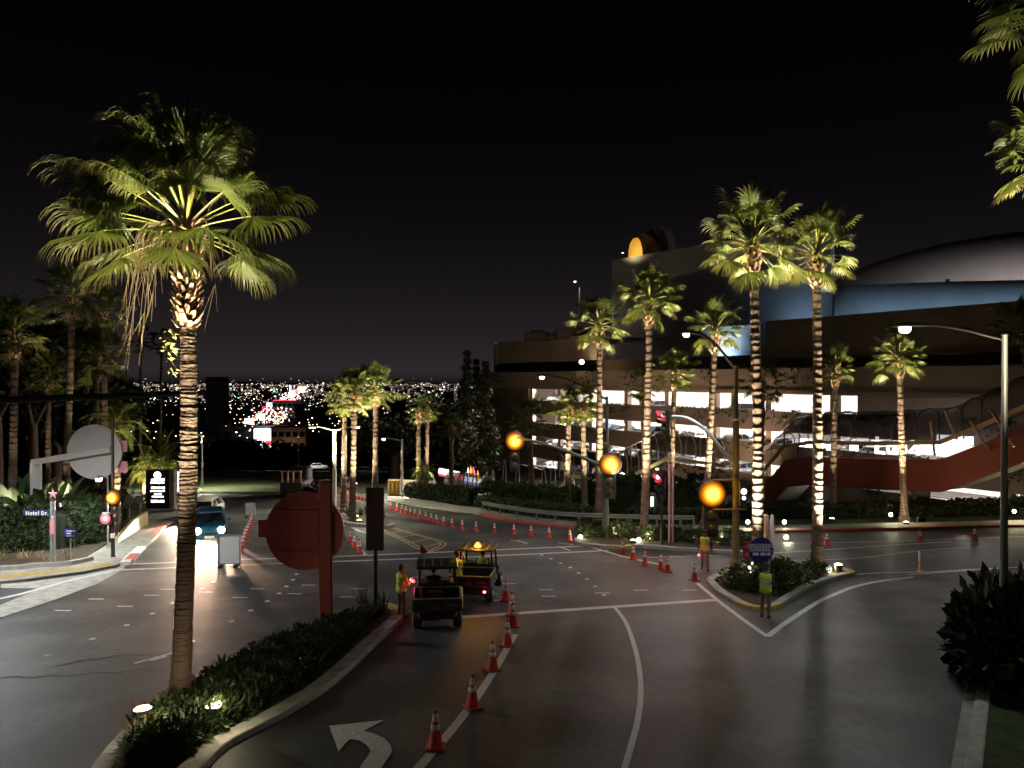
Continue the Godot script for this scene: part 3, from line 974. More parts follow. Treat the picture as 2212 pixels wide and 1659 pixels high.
# ---------------------------------------------------------------- street lamps, signals, signs, cones
func pole(t: Node3D, called: String, h: float, r0: float, r1: float, m: Material) -> void:
	var st := S()
	lathe(st, [[r0 * 1.7, 0.0], [r0 * 1.7, 0.08], [r0 * 1.05, 0.16], [r0, 0.3], [r1, h - 0.05], [r1 * 1.2, h - 0.04], [r1 * 1.2, h], [r1 * 0.3, h + 0.04]], 14)
	put(called, st, m, t)

func street_lamp(label: String, foot: Vector3, head: Vector3, rise: float, pole_m: String, c: Color, e: float, core := "lamp_white", r := 0.11, half := 74.0) -> Node3D:
	var t := thing("street_lamp", label, "street lamp", foot, 0.0, "street lamps over the roads")
	var hd := head - foot
	var h := hd.y - rise
	pole(t, "pole", h, r, r * 0.62, M[pole_m])
	var st := S()
	var path := []
	for i in 9:
		var f := i / 8.0
		path.append(Vector3(hd.x * f, h - 0.15 + (rise + 0.15) * sin(f * PI * 0.5), hd.z * f))
	tube(st, path, r * 0.42, 8)
	put("arm", st, M[pole_m], t)
	var d := Vector3(hd.x, 0, hd.z).normalized()
	var b := Basis(d, Vector3.UP, d.cross(Vector3.UP))
	st = S()
	var loops := []
	for q in [[-0.1, 0.05, 0.04], [0.05, 0.12, 0.09], [0.3, 0.17, 0.11], [0.55, 0.14, 0.08], [0.68, 0.05, 0.03]]:
		var l := []
		for k in 10:
			var a := TAU * k / 10
			l.append(hd + b * Vector3(q[0], maxf(sin(a), -0.25) * q[2], cos(a) * q[1]))
		loops.append(l)
	loft(st, loops, true, true, 1)
	put("lamp_head", st, M[pole_m], t)
	st = S()
	lathe(st, [[0.15, 0.0], [0.15, -0.09], [0.11, -0.15], [0.01, -0.17]], 12, hd + b * Vector3(0.32, -0.03, 0), b.scaled(Vector3(1, 1, 1)))
	put("lens", st, M[core], t)
	spot(t, hd + b * Vector3(0.32, -0.12, 0), hd + b * Vector3(0.6, -3.0, 0), c, e, half, 0.12, 0.6)
	return t

# a three lamp traffic signal as a part; faces +z before turning
func signal_head(t: Node3D, at: Vector3, turn: float, lit: int, colour: String, size := 0.3, plate := true, light := 3.0, hood := 1.0) -> void:
	var b := Basis(Vector3.UP, turn)
	var st := S()
	bevel_box(st, at, Vector3(size * 1.25, size * 3.7, size * 0.75), 0.03, b)
	var p := put("signal_case", st, M.signal_case, t)
	if plate:
		st = S()
		bevel_box(st, at - b * Vector3(0, 0, size * 0.1), Vector3(size * 2.1, size * 4.5, 0.03), 0.012, b)
		put("back_plate", st, M.signal_case, p)
	for k in 3:
		var c := at + b * Vector3(0, (1 - k) * size * 1.16, size * 0.375)
		st = S()
		var loops := []
		for e in [0.0, hood]:
			var l := []
			for i in 15:
				var a := PI * (-0.12 + 1.24 * i / 14.0)
				l.append(c + b * Vector3(cos(a) * size * 0.56, sin(a) * size * 0.56, e * size * 0.85 * (0.55 + 0.45 * maxf(0, sin(a)))))
			loops.append(l)
		loft(st, loops, false, false, 1)
		put("visor", st, M.signal_case, p)
		var on := k == lit
		st = S()
		lathe(st, [[size * 0.5, 0.0], [size * 0.47, 0.03], [size * 0.34, 0.06]], 18, c, b * Basis(Vector3.RIGHT, PI / 2))
		put("lens", st, M[colour + "_rim"] if on and colour == "amber" else (M[colour + "_core"] if on else M.lens_dark), p)
		if on:
			st = S()
			lathe(st, [[size * 0.36, 0.055], [size * 0.25, 0.085], [0.01, 0.10]], 16, c, b * Basis(Vector3.RIGHT, PI / 2))
			put("lens", st, M["amber_core"] if colour == "amber" else M.red_hot, p)
			omni(t, c + b * Vector3(0, 0, size * 0.6), Color(1.0, 0.42, 0.04) if colour == "amber" else Color(1.0, 0.03, 0.06), light, size * 0.3)

func amber_beacon(t: Node3D, at: Vector3, r: float, e: float, where := "") -> void:     # round flashing lamp; oversized graded lens rings imitate the glow around it
	var st := S()
	lathe(st, [[r * 0.5, -0.22], [r * 0.98, -0.16], [r * 1.02, -0.02], [r * 1.0, -0.01]], 24, at, Basis(Vector3.RIGHT, PI / 2))
	put("beacon_case", st, M.signal_case, t)
	st = S()
	bevel_box(st, at + Vector3(0, -r * 1.25, -0.24), Vector3(r * 1.1, r * 4.2, 0.22), 0.04)
	put("signal_case", st, M.signal_case, t)
	for y in [-1.7, -2.8]:
		st = S()
		lathe(st, [[r * 0.42, 0.0], [r * 0.38, 0.04], [0.01, 0.06]], 16, at + Vector3(0, y * r, -0.12), Basis(Vector3.RIGHT, PI / 2))
		put("dark_lens", st, M.lens_dark, t)
	st = S()
	lathe(st, [[r * 0.9, -0.15], [r * 1.1, -0.14], [r * 1.1, -0.11], [r * 0.95, -0.09]], 28, at, Basis(Vector3.RIGHT, PI / 2))
	put("target_board", st, M.signal_case, t)
	for q in [["amber_halo_edge", [[r, 0.0], [r * 0.98, 0.03], [r * 0.86, 0.07], [r * 0.84, 0.072]]], ["amber_rim", [[r * 0.86, 0.068], [r * 0.85, 0.074], [r * 0.70, 0.115], [r * 0.68, 0.116]]], ["amber_halo_mid", [[r * 0.70, 0.113], [r * 0.69, 0.118], [r * 0.52, 0.15], [r * 0.5, 0.151]]], ["amber_core", [[r * 0.52, 0.149], [r * 0.51, 0.154], [r * 0.3, 0.175], [0.01, 0.185]]]]:
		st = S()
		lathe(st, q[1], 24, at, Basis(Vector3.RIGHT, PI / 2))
		put("beacon_lens_glow", st, M[q[0]], t)
	omni(t, at + Vector3(0, 0, 0.32), Color(1.0, 0.42, 0.03), e, r * 0.4)

func text_part(called: String, s: String, size: float, m: Material, t: Node3D, at: Vector3, turn: float, depth := 0.012, squeeze := 1.0, font := "Droid Sans") -> void:
	var tm := TextMesh.new()
	var f := SystemFont.new()
	f.font_names = PackedStringArray([font])
	f.font_weight = 700
	tm.font = f
	tm.text = s
	tm.font_size = 48
	tm.pixel_size = size / 34.0
	tm.depth = depth
	tm.curve_step = 4.0
	var o := put_mesh(called, tm, m, t, at)
	o.basis = Basis(Vector3.UP, turn).scaled(Vector3(squeeze, 1, 1))

func lamps() -> void:
	var f := onx(2170, 19.0)
	street_lamp("tall grey street lamp at the right edge with a curved arm and white lamp", f, pt(1978, 703, 21.0), 0.35, "steel_galv", Color(0.90, 1.0, 0.98), 18.0, "lamp_white", 0.10)
	street_lamp("street lamp on the tan pole, its small white lamp before a palm crown", onx(1590, 35.4), pt(1497, 719, 36.2), 1.6, "pole_tan", Color(0.92, 0.97, 1.0), 45.0, "lamp_cool", 0.15)
	street_lamp("slim street lamp with thin curved arm beside the mast arm pole", onx(1311, 43.2), pt(1182, 812, 44.5), 1.2, "pole_green", Color(0.95, 0.98, 1.0), 18.0, "lamp_small", 0.13)
	street_lamp("single street lamp on the far verge by a yellow bin", onx(868, 72.0), pt(836, 947, 72.0), 0.1, "steel_galv", Color(1.0, 0.92, 0.7), 120.0, "lamp_small", 0.14)
	street_lamp("street lamp with greenish white lamp below the round grey sign", onx(232, 39.5), pt(217, 1030, 38.4), 0.1, "steel_galv", Color(0.82, 1.0, 0.9), 24.0, "lamp_cool", 0.05)
	street_lamp("white street lamp left beyond the tallest palm trunk", onx(436, 80.0), pt(431, 940, 80.0), 0.05, "pole_pale", Color(1.0, 0.92, 0.7), 420.0, "lamp_white", 0.12)
	street_lamp("roof flood lamp above the parking deck", pt(1252, 735, 125), pt(1244, 608, 124.0), 0.1, "steel_dark", Color(1.0, 0.85, 0.75), 220.0, "lamp_warm", 0.12)
	# lamp that lights the near road from outside the view, right and left
	street_lamp("street lamp beyond the near right corner, out of the picture, behind the viewer", Vector3(11.0, 0.0, 5.0), Vector3(7.5, 9.5, 3.5), 0.5, "steel_galv", Color(1.0, 0.80, 0.70), 15.0, "lamp_warm", 0.11)
	street_lamp("street lamp past the left pavement that lights the crossing, outside the view", Vector3(-27.0, ground(29.0), -29.0), Vector3(-21.6, 6.2, -29.0), 0.5, "steel_galv", Color(0.97, 1.0, 0.98), 135.0, "lamp_white", 0.11, 87.0)
	# double armed white lamp on the median
	var foot := onx(722, 56.0)
	var t := thing("street_lamp", "pale double armed street lamp on the median behind the red round sign", "street lamp", foot, 0.0, "street lamps over the roads")
	var hd := pt(722, 928, 56.0) - foot
	pole(t, "pole", hd.y, 0.17, 0.13, M.pole_pale)
	for s in [-1.0, 1.0]:
		var st := S()
		var path := []
		for i in 7:
			var q := i / 6.0
			path.append(Vector3(s * 1.25 * q, hd.y - 0.1 + 0.30 * sin(q * PI * 0.5), 0))
		tube(st, path, 0.06, 8)
		put("arm", st, M.pole_pale, t)
		st = S()
		bevel_box(st, Vector3(s * 1.55, hd.y + 0.2, 0), Vector3(0.7, 0.1, 0.3), 0.03)
		put("lamp_head", st, M.pole_pale, t)
		st = S()
		box(st, Vector3(s * 1.6, hd.y + 0.13, 0), Vector3(0.4, 0.05, 0.22))
		put("lens", st, M.lamp_white, t)
		spot(t, Vector3(s * 1.6, hd.y + 0.08, 0), Vector3(s * 2.0, 0, 0.5), Color(1.0, 0.95, 0.72), 95.0, 74.0, 0.12, 0.6)

func signals() -> void:
	# mast arm with an amber lamp at its tip and another on its pole
	var foot := onx(1308, 42.6)
	var t := thing("signal_pole", "signal pole in the small bed with a long mast arm and two amber lamps", "traffic signal", foot)
	pole(t, "pole", 5.4, 0.17, 0.13, M.pole_green)
	var st := S()
	var a := pt(1308, 1010, 42.6) - foot
	var b := pt(1108, 944, 47.0) - foot
	var path := []
	for i in 9:
		path.append(a.lerp(b, i / 8.0) + Vector3(0, 0.22 * sin(PI * i / 8.0), 0))
	tube(st, path, [0.11, 0.105, 0.10, 0.095, 0.09, 0.085, 0.08, 0.07, 0.06], 10)
	put("mast_arm", st, M.pole_green, t)
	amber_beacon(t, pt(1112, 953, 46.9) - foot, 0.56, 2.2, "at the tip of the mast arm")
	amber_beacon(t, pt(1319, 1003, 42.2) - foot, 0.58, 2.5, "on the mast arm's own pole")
	# tan pole with the third amber lamp, frame, walk lamp and the curved arm with the red signal
	foot = onx(1590, 35.2)
	t = thing("signal_pole", "tan signal pole with the largest amber lamp and a curved arm", "traffic signal", foot)
	pole(t, "pole", 6.6, 0.17, 0.14, M.pole_tan)
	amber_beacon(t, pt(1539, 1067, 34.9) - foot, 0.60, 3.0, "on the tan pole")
	var c := pt(1574, 1068, 35.0) - foot
	for q in [[-0.4, 0.67, 1.5, 0.06], [-0.35, -0.67, 1.55, 0.06]]:
		st = S()
		box(st, c + Vector3(q[0] + 0.4, q[1], 0.05), Vector3(q[2], q[3], 0.06))
		put("bracket", st, M.pole_tan, t)
	st = S()
	bevel_box(st, c + Vector3(-0.5, 0.0, -0.18), Vector3(0.75, 1.25, 0.1), 0.03)
	put("back_plate", st, M.signal_case, t)
	st = S()
	bevel_box(st, c + Vector3(0.62, 0.05, 0.0), Vector3(0.34, 1.2, 0.3), 0.03)
	put("signal_case", st, M.signal_case, t)
	for q in [[0.13, 0.14], [-0.17, 0.09]]:
		st = S()
		lathe(st, [[q[1], 0.0], [q[1] * 0.8, 0.04], [0.01, 0.06]], 14, c + Vector3(0.66, q[0] + 0.02, 0.15), Basis(Vector3.RIGHT, PI / 2))
		put("walk_lamp", st, M.walk_white, t)
	var path2 := []
	for q in [[1584, 1000, 35.2], [1570, 984, 35.3], [1548, 956, 35.6], [1525, 930, 36.0], [1500, 911, 36.4], [1478, 902, 36.8], [1452, 900, 37.1]]:
		path2.append(pt(q[0], q[1], q[2]) - foot)
	st = S()
	tube(st, smooth_path(path2, 3), 0.085, 9)
	put("curved_arm", st, M.steel_galv, t)
	signal_head(t, pt(1438, 912, 37.1) - foot, -1.15, 0, "red", 0.33, false, 2.0, 1.4)
	# red signal pole with walk lamp in the bed behind
	foot = onx(1430, 40.5)
	t = thing("signal_pole", "short dark signal pole with red lamp and walk lamp behind the bed", "traffic signal", foot)
	pole(t, "pole", 3.9, 0.07, 0.06, M.steel_dark)
	signal_head(t, pt(1425, 1046, 40.3) - foot, -0.7, 0, "red", 0.33, true, 2.0, 1.2)
	st = S()
	bevel_box(st, pt(1414, 1080, 40.2) - foot, Vector3(0.4, 0.75, 0.3), 0.04, Basis(Vector3.UP, -0.9))
	put("walk_case", st, M.signal_case, t)
	st = S()
	box(st, pt(1408, 1081, 40.05) - foot + Vector3(0, -0.05, 0.1), Vector3(0.06, 0.5, 0.16), Basis(Vector3.UP, -0.9))
	put("walk_lamp", st, M.walk_white, t)
	# two slim pink posts beside it
	for q in [[1446, "left"], [1453, "right"]]:
		st = S()
		foot = onx(q[0], 41.0)
		lathe(st, [[0.06, 0.0], [0.06, 4.3], [0.02, 4.35]], 8)
		var o := put("post", st, M.pole_pink, null, foot)
		tag(o, q[1] + " of two slim pinkish posts beside the dark red lit signal", "post", "slim pinkish posts")
	# left: pole with amber and red lamps at the crossing
	foot = onx(243, 36.5)
	t = thing("signal_pole", "brown signal pole at the left crossing with amber lamp above a red hand lamp", "traffic signal", foot)
	var hgt := pt(250, 900, 36.5).y - foot.y
	pole(t, "pole", hgt, 0.09, 0.06, M.steel_dark)
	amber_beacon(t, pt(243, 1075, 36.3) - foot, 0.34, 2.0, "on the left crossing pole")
	st = S()
	bevel_box(st, pt(228, 1121, 36.3) - foot, Vector3(0.5, 0.55, 0.3), 0.05)
	put("walk_case", st, M.signal_case, t)
	st = S()
	lathe(st, [[0.24, 0.0], [0.18, 0.03], [0.01, 0.04]], 14, pt(226, 1121, 36.14) - foot, Basis(Vector3.RIGHT, PI / 2))
	put("stop_lamp", st, M.red_core, t)
	st = S()
	lathe(st, [[0.11, 0.0], [0.08, 0.03], [0.01, 0.04]], 12, pt(226, 1121, 36.09) - foot, Basis(Vector3.RIGHT, PI / 2))
	put("stop_lamp", st, M.red_hot, t)
	omni(t, pt(226, 1121, 35.8) - foot, Color(1, 0.05, 0.05), 0.25, 0.1)
	st = S()
	box(st, pt(241, 1158, 36.3) - foot, Vector3(0.12, 0.2, 0.1))
	put("push_button", st, M.sign_white, t)
	# nearest signal, seen from behind, on a mast arm from the left
	foot = Vector3(-17.5, ground(17.5), -17.5)
	t = thing("signal_pole", "dark mast arm from the left with a signal's back at its end", "traffic signal", foot)
	a = pt(-160, 885, 17.5)
	b = pt(452, 848, 21.0)
	st = S()
	tube(st, [Vector3(0, 0, 0), Vector3(0, a.y - foot.y + 1.0, 0)], 0.16, 10)
	put("pole", st, M.steel_dark, t)
	path = []
	for i in 10:
		path.append(Vector3(0, a.y - foot.y, 0).lerp(b - foot, i / 9.0))
	st = S()
	tube(st, path, [0.115, 0.11, 0.11, 0.105, 0.10, 0.095, 0.09, 0.085, 0.08, 0.07], 10)
	put("mast_arm", st, M.steel_dark, t)
	signal_head(t, pt(470, 866, 20.9) - foot, PI + 0.12, 9, "red", 0.29, true)
	# signal at the tip of the nearest bed, seen from behind
	foot = onx(811, 25.6)
	t = thing("signal_pole", "dark signal seen from behind on a slim pole at the tip of the nearest bed", "traffic signal", foot)
	var y0 := pt(811, 1120, 25.6).y - foot.y
	pole(t, "pole", y0 - 0.5, 0.07, 0.06, M.steel_dark)
	signal_head(t, Vector3(0, y0, 0), PI, 9, "red", 0.30, false)
	st = S()
	bevel_box(st, Vector3(0, y0, 0.12), Vector3(0.60, 2.1, 0.06), 0.025)
	put("back_plate", st, M.steel_dark, t)

func round_sign(t: Node3D, c: Vector3, turn: float, r: float, m: String, thick := 0.10) -> void:
	var st := S()
	disc(st, c, Basis(Vector3.UP, turn) * Vector3.BACK, r, thick, 48)
	put("sign_face", st, M[m], t)

func signs() -> void:
	# red round sign seen from behind on a thick post
	var foot := onx(704, 23.2)
	var t := thing("round_sign", "large dark red round sign seen from behind on a thick red post", "sign", foot)
	var c := pt(658, 1147, 23.35) - foot
	round_sign(t, c, 0.0, 1.19, "red_sign")
	var st := S()
	var topy := pt(704, 1038, 23.2).y - foot.y
	bevel_box(st, Vector3(0, topy * 0.5 - 0.05, 0.12), Vector3(0.36, topy + 0.1, 0.2), 0.03)
	put("post", st, M.red_sign, t)
	st = S()
	bevel_box(st, Vector3(0.19, topy * 0.5 - 0.05, 0.10), Vector3(0.05, topy + 0.1, 0.14), 0.015)
	put("post_edge", st, M.steel_dark, t)
	for y in [0.62, -0.62]:
		st = S()
		bevel_box(st, c + Vector3(0, y, 0.075), Vector3(1.75, 0.09, 0.05), 0.015)
		put("back_rail", st, M.red_sign, t)
		for x in [-0.7, -0.25, 0.2, 0.8]:
			st = S()
			lathe(st, [[0.022, 0.0], [0.018, 0.012], [0.004, 0.014]], 8, c + Vector3(x, y, 0.10), Basis(Vector3.RIGHT, PI / 2))
			put("bolt", st, M.steel_galv, t)
	st = S()
	box(st, pt(570, 1142, 23.5) - foot, Vector3(0.34, 0.54, 0.06))
	put("side_tab", st, M.red_sign, t)
	# round grey sign seen from behind on a bent post
	foot = onx(75, 41.0)
	t = thing("round_sign", "round grey sign seen from behind on a bent flat post with pink tabs", "sign", foot)
	c = pt(204, 976, 41.2) - foot
	round_sign(t, c, 0.0, 1.46, "sign_back")
	st = S()
	var top := pt(75, 998, 41.0).y - foot.y
	bevel_box(st, Vector3(0, top * 0.5, 0), Vector3(0.43, top, 0.24), 0.03)
	put("post", st, M.sign_back, t)
	st = S()
	bevel_box(st, Vector3(0.29, top * 0.5, 0.02), Vector3(0.12, top, 0.16), 0.02)
	put("post_edge", st, M.pole_pale, t)
	var a := pt(70, 999, 40.9) - foot
	var b := pt(238, 971, 40.8) - foot
	st = S()
	bevel_box(st, (a + b) * 0.5, Vector3((b - a).length(), 0.32, 0.22), 0.02, Basis(Vector3.BACK, atan2(b.y - a.y, b.x - a.x)))
	put("arm", st, M.sign_back, t)
	for v in [957, 1002]:
		st = S()
		box(st, pt(264, v + 7, 41.4) - foot, Vector3(0.50, 0.60, 0.05))
		put("side_tab", st, M.sign_pink, t)
	# violet round sign with a red flank and writing
	foot = onx(1655, 29.5)
	t = thing("round_sign", "violet round sign with white lettering and red arrow panel on the island", "sign", foot)
	c = pt(1644, 1188, 29.5) - foot
	round_sign(t, c, 0.0, 0.49, "sign_violet", 0.05)
	st = S()
	lathe(st, [[0.04, 0.0], [0.04, c.y]], 8, Vector3(0.15, 0, -0.08))
	put("post", st, M.steel_galv, t)
	st = S()
	bevel_box(st, pt(1616, 1189, 29.53) - foot, Vector3(0.38, 0.66, 0.03), 0.01)
	put("arrow_panel", st, M.sign_red, t)
	st = S()
	box(st, c + Vector3(0, -0.04, 0.03), Vector3(0.9, 0.022, 0.012))
	put("rule", st, M.lettering, t)
	text_part("lettering", "PREFERRED", 0.128, M.lettering, t, c + Vector3(0, 0.16, 0.03), 0.0, 0.01, 1.0)
	text_part("lettering", "PARKING", 0.128, M.lettering, t, c + Vector3(-0.04, 0.04, 0.03), 0.0, 0.01, 1.0)
	for q in [[-0.2, 0.24], [0.08, 0.2], [0.3, 0.16]]:
		st = S()
		bevel_box(st, c + Vector3(q[0], -0.16, 0.03), Vector3(q[1], 0.11, 0.012), 0.004)
		put("lettering", st, M.lettering, t)
	for q in [[0.14, 0.0], [-0.18, 2.3]]:
		st = S()
		var ctr := pt(1615, 1189, 29.5) - foot + Vector3(0, q[0], 0.03)
		var w := Basis(Vector3.BACK, q[1])
		for s in [-1.0, 1.0]:
			box(st, ctr + w * Vector3(0.05, s * 0.045, 0), Vector3(0.15, 0.05, 0.012), w * Basis(Vector3.BACK, -s * 0.75))
		box(st, ctr + w * Vector3(-0.03, 0, 0.002), Vector3(0.18, 0.045, 0.012), w)
		put("arrow", st, M.sign_pink, t)
	# round pale sign behind the palm, turned edge-on
	foot = onx(1662, 33.5)
	t = thing("round_sign", "tall pale round sign turned nearly edge on behind the violet sign", "sign", foot)
	c = pt(1668, 1162, 33.5) - foot
	st = S()
	disc(st, c, Vector3(1.0, 0, 0.42), 1.0, 0.08, 40)
	put("sign_face", st, M.sign_back, t)
	st = S()
	bevel_box(st, Vector3(-0.1, c.y * 0.5 + 0.5, -0.08), Vector3(0.16, c.y + 1.0, 0.3), 0.03)
	put("post", st, M.sign_back, t)
	# street name post with star
	foot = onx(113, 34.0)
	t = thing("street_name_post", "grey street name post topped with a star, blue plates reading Hotel Dr.", "street sign", foot)
	var hy := pt(113, 1082, 34.0).y - foot.y
	for x in [-0.07, 0.07]:
		st = S()
		lathe(st, [[0.065, 0.0], [0.05, hy * 0.5], [0.045, hy]], 10, Vector3(x, 0, 0))
		put("pole", st, M.steel_galv, t)
	st = S()
	lathe(st, [[0.11, hy], [0.12, hy + 0.06], [0.06, hy + 0.1]], 12)
	put("cap", st, M.steel_dark, t)
	st = S()
	var sc := Vector3(0, hy + 0.30, 0)
	for k in 5:
		var a0 := PI / 2 + TAU * k / 5
		var p0 := sc + Vector3(cos(a0), sin(a0), 0) * 0.24
		var p1 := sc + Vector3(cos(a0 + TAU / 10), sin(a0 + TAU / 10), 0) * 0.098
		var p2 := sc + Vector3(cos(a0 - TAU / 10), sin(a0 - TAU / 10), 0) * 0.098
		for z in [0.05, -0.05]:
			tri(st, p2, p0, sc + Vector3(0, 0, z))
			tri(st, p0, p1, sc + Vector3(0, 0, z))
	put("star", st, M.sign_pink, t)
	st = S()
	c = pt(85, 1108, 34.05) - foot
	bevel_box(st, c, Vector3(1.5, 0.23, 0.03), 0.01)
	put("name_plate", st, M.sign_street, t)
	text_part("lettering", "Hotel Dr.", 0.17, M.sign_white, t, c + Vector3(-0.12, -0.02, 0.02), 0.0)
	st = S()
	bevel_box(st, pt(129, 1091, 33.9) - foot, Vector3(0.95, 0.17, 0.03), 0.01, Basis(Vector3.UP, -1.1) * Basis(Vector3.BACK, 0.12))
	put("name_plate", st, M.sign_street, t)
	st = S()
	box(st, Vector3(0.0, hy * 0.62, 0.055), Vector3(0.20, hy * 0.22, 0.02))
	put("red_band", st, M.sign_pink, t)
	# small blue sign on a thin post
	foot = onx(150, 35.3)
	t = thing("blue_sign", "small blue sign with three white lines before the hedge", "sign", foot)
	c = pt(152, 1153, 35.3) - foot
	st = S()
	lathe(st, [[0.03, 0.0], [0.03, c.y + 0.1]], 8, Vector3(0, 0, -0.04))
	put("post", st, M.steel_galv, t)
	st = S()
	bevel_box(st, c, Vector3(0.6, 0.44, 0.02), 0.008)
	put("sign_face", st, M.sign_blue, t)
	for q in [[0.12, 0.40, -0.01], [0.01, 0.2, -0.1], [-0.11, 0.42, 0.0]]:
		st = S()
		box(st, c + Vector3(q[2], q[0], 0.013), Vector3(q[1], 0.045, 0.008))
		put("lettering", st, M.sign_white, t)
	# two small white board signs and a stop sign back at the hotel drive
	for q in [[278, 1080, 50.0, "octagonal sign seen from behind at the hotel drive", 8, 0.34], [301, 1079, 50.0, "white square sign at the hotel drive", 4, 0.36]]:
		foot = onx(q[0], q[2])
		t = thing("small_sign", q[3], "sign", foot)
		c = pt(q[0], q[1], q[2]) - foot
		st = S()
		lathe(st, [[0.03, 0.0], [0.03, c.y]], 6, Vector3(0, 0, -0.05))
		put("post", st, M.steel_galv, t)
		st = S()
		var l := []
		for z in [-0.015, 0.015]:
			var ring := []
			for k in q[4]:
				var an: float = TAU * (k + 0.5) / q[4]
				ring.append(c + Vector3(cos(an) * q[5], sin(an) * q[5], z))
			l.append(ring)
		loft(st, l)
		put("sign_face", st, M.sign_back, t)
	# hotel monument sign
	foot = onx(346, 58.0)
	t = thing("hotel_sign", "dark monument sign with lit white emblem and lines at the hotel drive", "sign", foot)
	c = pt(345, 1050, 58.0) - foot
	st = S()
	bevel_box(st, c + Vector3(-0.1, -0.25, 0), Vector3(1.75, 2.95, 0.5), 0.04)
	put("panel", st, M.black_plastic, t)
	st = S()
	bevel_box(st, c + Vector3(1.0, -0.3, 0.0), Vector3(0.4, 3.1, 0.6), 0.03)
	put("side_pillar", st, M.wall_tan, t)
	st = S()
	disc(st, c + Vector3(-0.07, 0.85, 0.27), Vector3.BACK, 0.27, 0.05, 24)
	put("emblem", st, M.sign_lit, t)
	for q in [[0.50, 0.95, 0.16], [0.28, 1.05, 0.14], [-0.10, 0.95, 0.16], [-0.34, 1.08, 0.12], [-0.56, 0.5, 0.1], [-0.76, 0.85, 0.12], [-1.12, 0.98, 0.17]]:
		var x: float = -q[1] * 0.5
		st = S()
		while x < q[1] * 0.5:
			var w := rng.randf_range(0.05, 0.13)
			bevel_box(st, c + Vector3(x - 0.07 + w * 0.5, q[0] + rng.randf_range(-0.012, 0.02), 0.265), Vector3(w, q[2] * rng.randf_range(0.8, 1.2), 0.03), 0.012)
			x += w + 0.012
		put("lit_lettering", st, M.sign_lit, t)
	# big pale lit panel right of it
	foot = onx(388, 61.0)
	t = thing("lit_board_sign", "bright white lit panel half behind the tallest palm trunk", "sign", foot)
	c = pt(390, 1046, 61.0) - foot
	st = S()
	bevel_box(st, c, Vector3(1.2, 2.6, 0.2), 0.03)
	put("frame", st, M.steel_dark, t)
	st = S()
	box(st, c + Vector3(0.1, 0.2, 0.11), Vector3(0.75, 1.6, 0.02))
	put("lit_face", st, M.sign_lit, t)
	for x in [-0.4, 0.4]:
		st = S()
		box(st, Vector3(x, c.y * 0.5 - 0.6, 0), Vector3(0.12, c.y, 0.12))
		put("leg", st, M.steel_dark, t)
	# white boards beside the cone row
	for q in [[494, 1226, 33.0, 0.95, 1.28, "white board on black feet at the near end of the cone row"], [540, 1118, 52.0, 0.62, 0.82, "small white board beyond the far end of the cone row"]]:
		foot = sight_ground(q[0], q[1])
		t = thing("board_sign", q[5], "board sign", foot, 0.05, "white board signs by the cone row")
		st = S()
		bevel_box(st, Vector3(0, 0.16 + q[4] * 0.5, 0), Vector3(q[3], q[4], 0.06), 0.02)
		put("panel", st, M.white_paint, t)
		st = S()
		for e in [[-0.5, 0, 0.04, q[4]], [0.5, 0, 0.04, q[4]], [0, -0.5, q[3], 0.04], [0, 0.5, q[3], 0.04]]:
			box(st, Vector3(e[0] * q[3], 0.16 + q[4] * 0.5 + e[1] * q[4], 0), Vector3(e[2] + 0.02, e[3] + 0.02, 0.10))
		put("frame", st, M.steel_galv, t)
		for s in [-0.36, 0.36]:
			st = S()
			bevel_box(st, Vector3(s * q[3], 0.08, 0), Vector3(0.16, 0.16, 0.6), 0.03)
			put("foot", st, M.black_plastic, t)

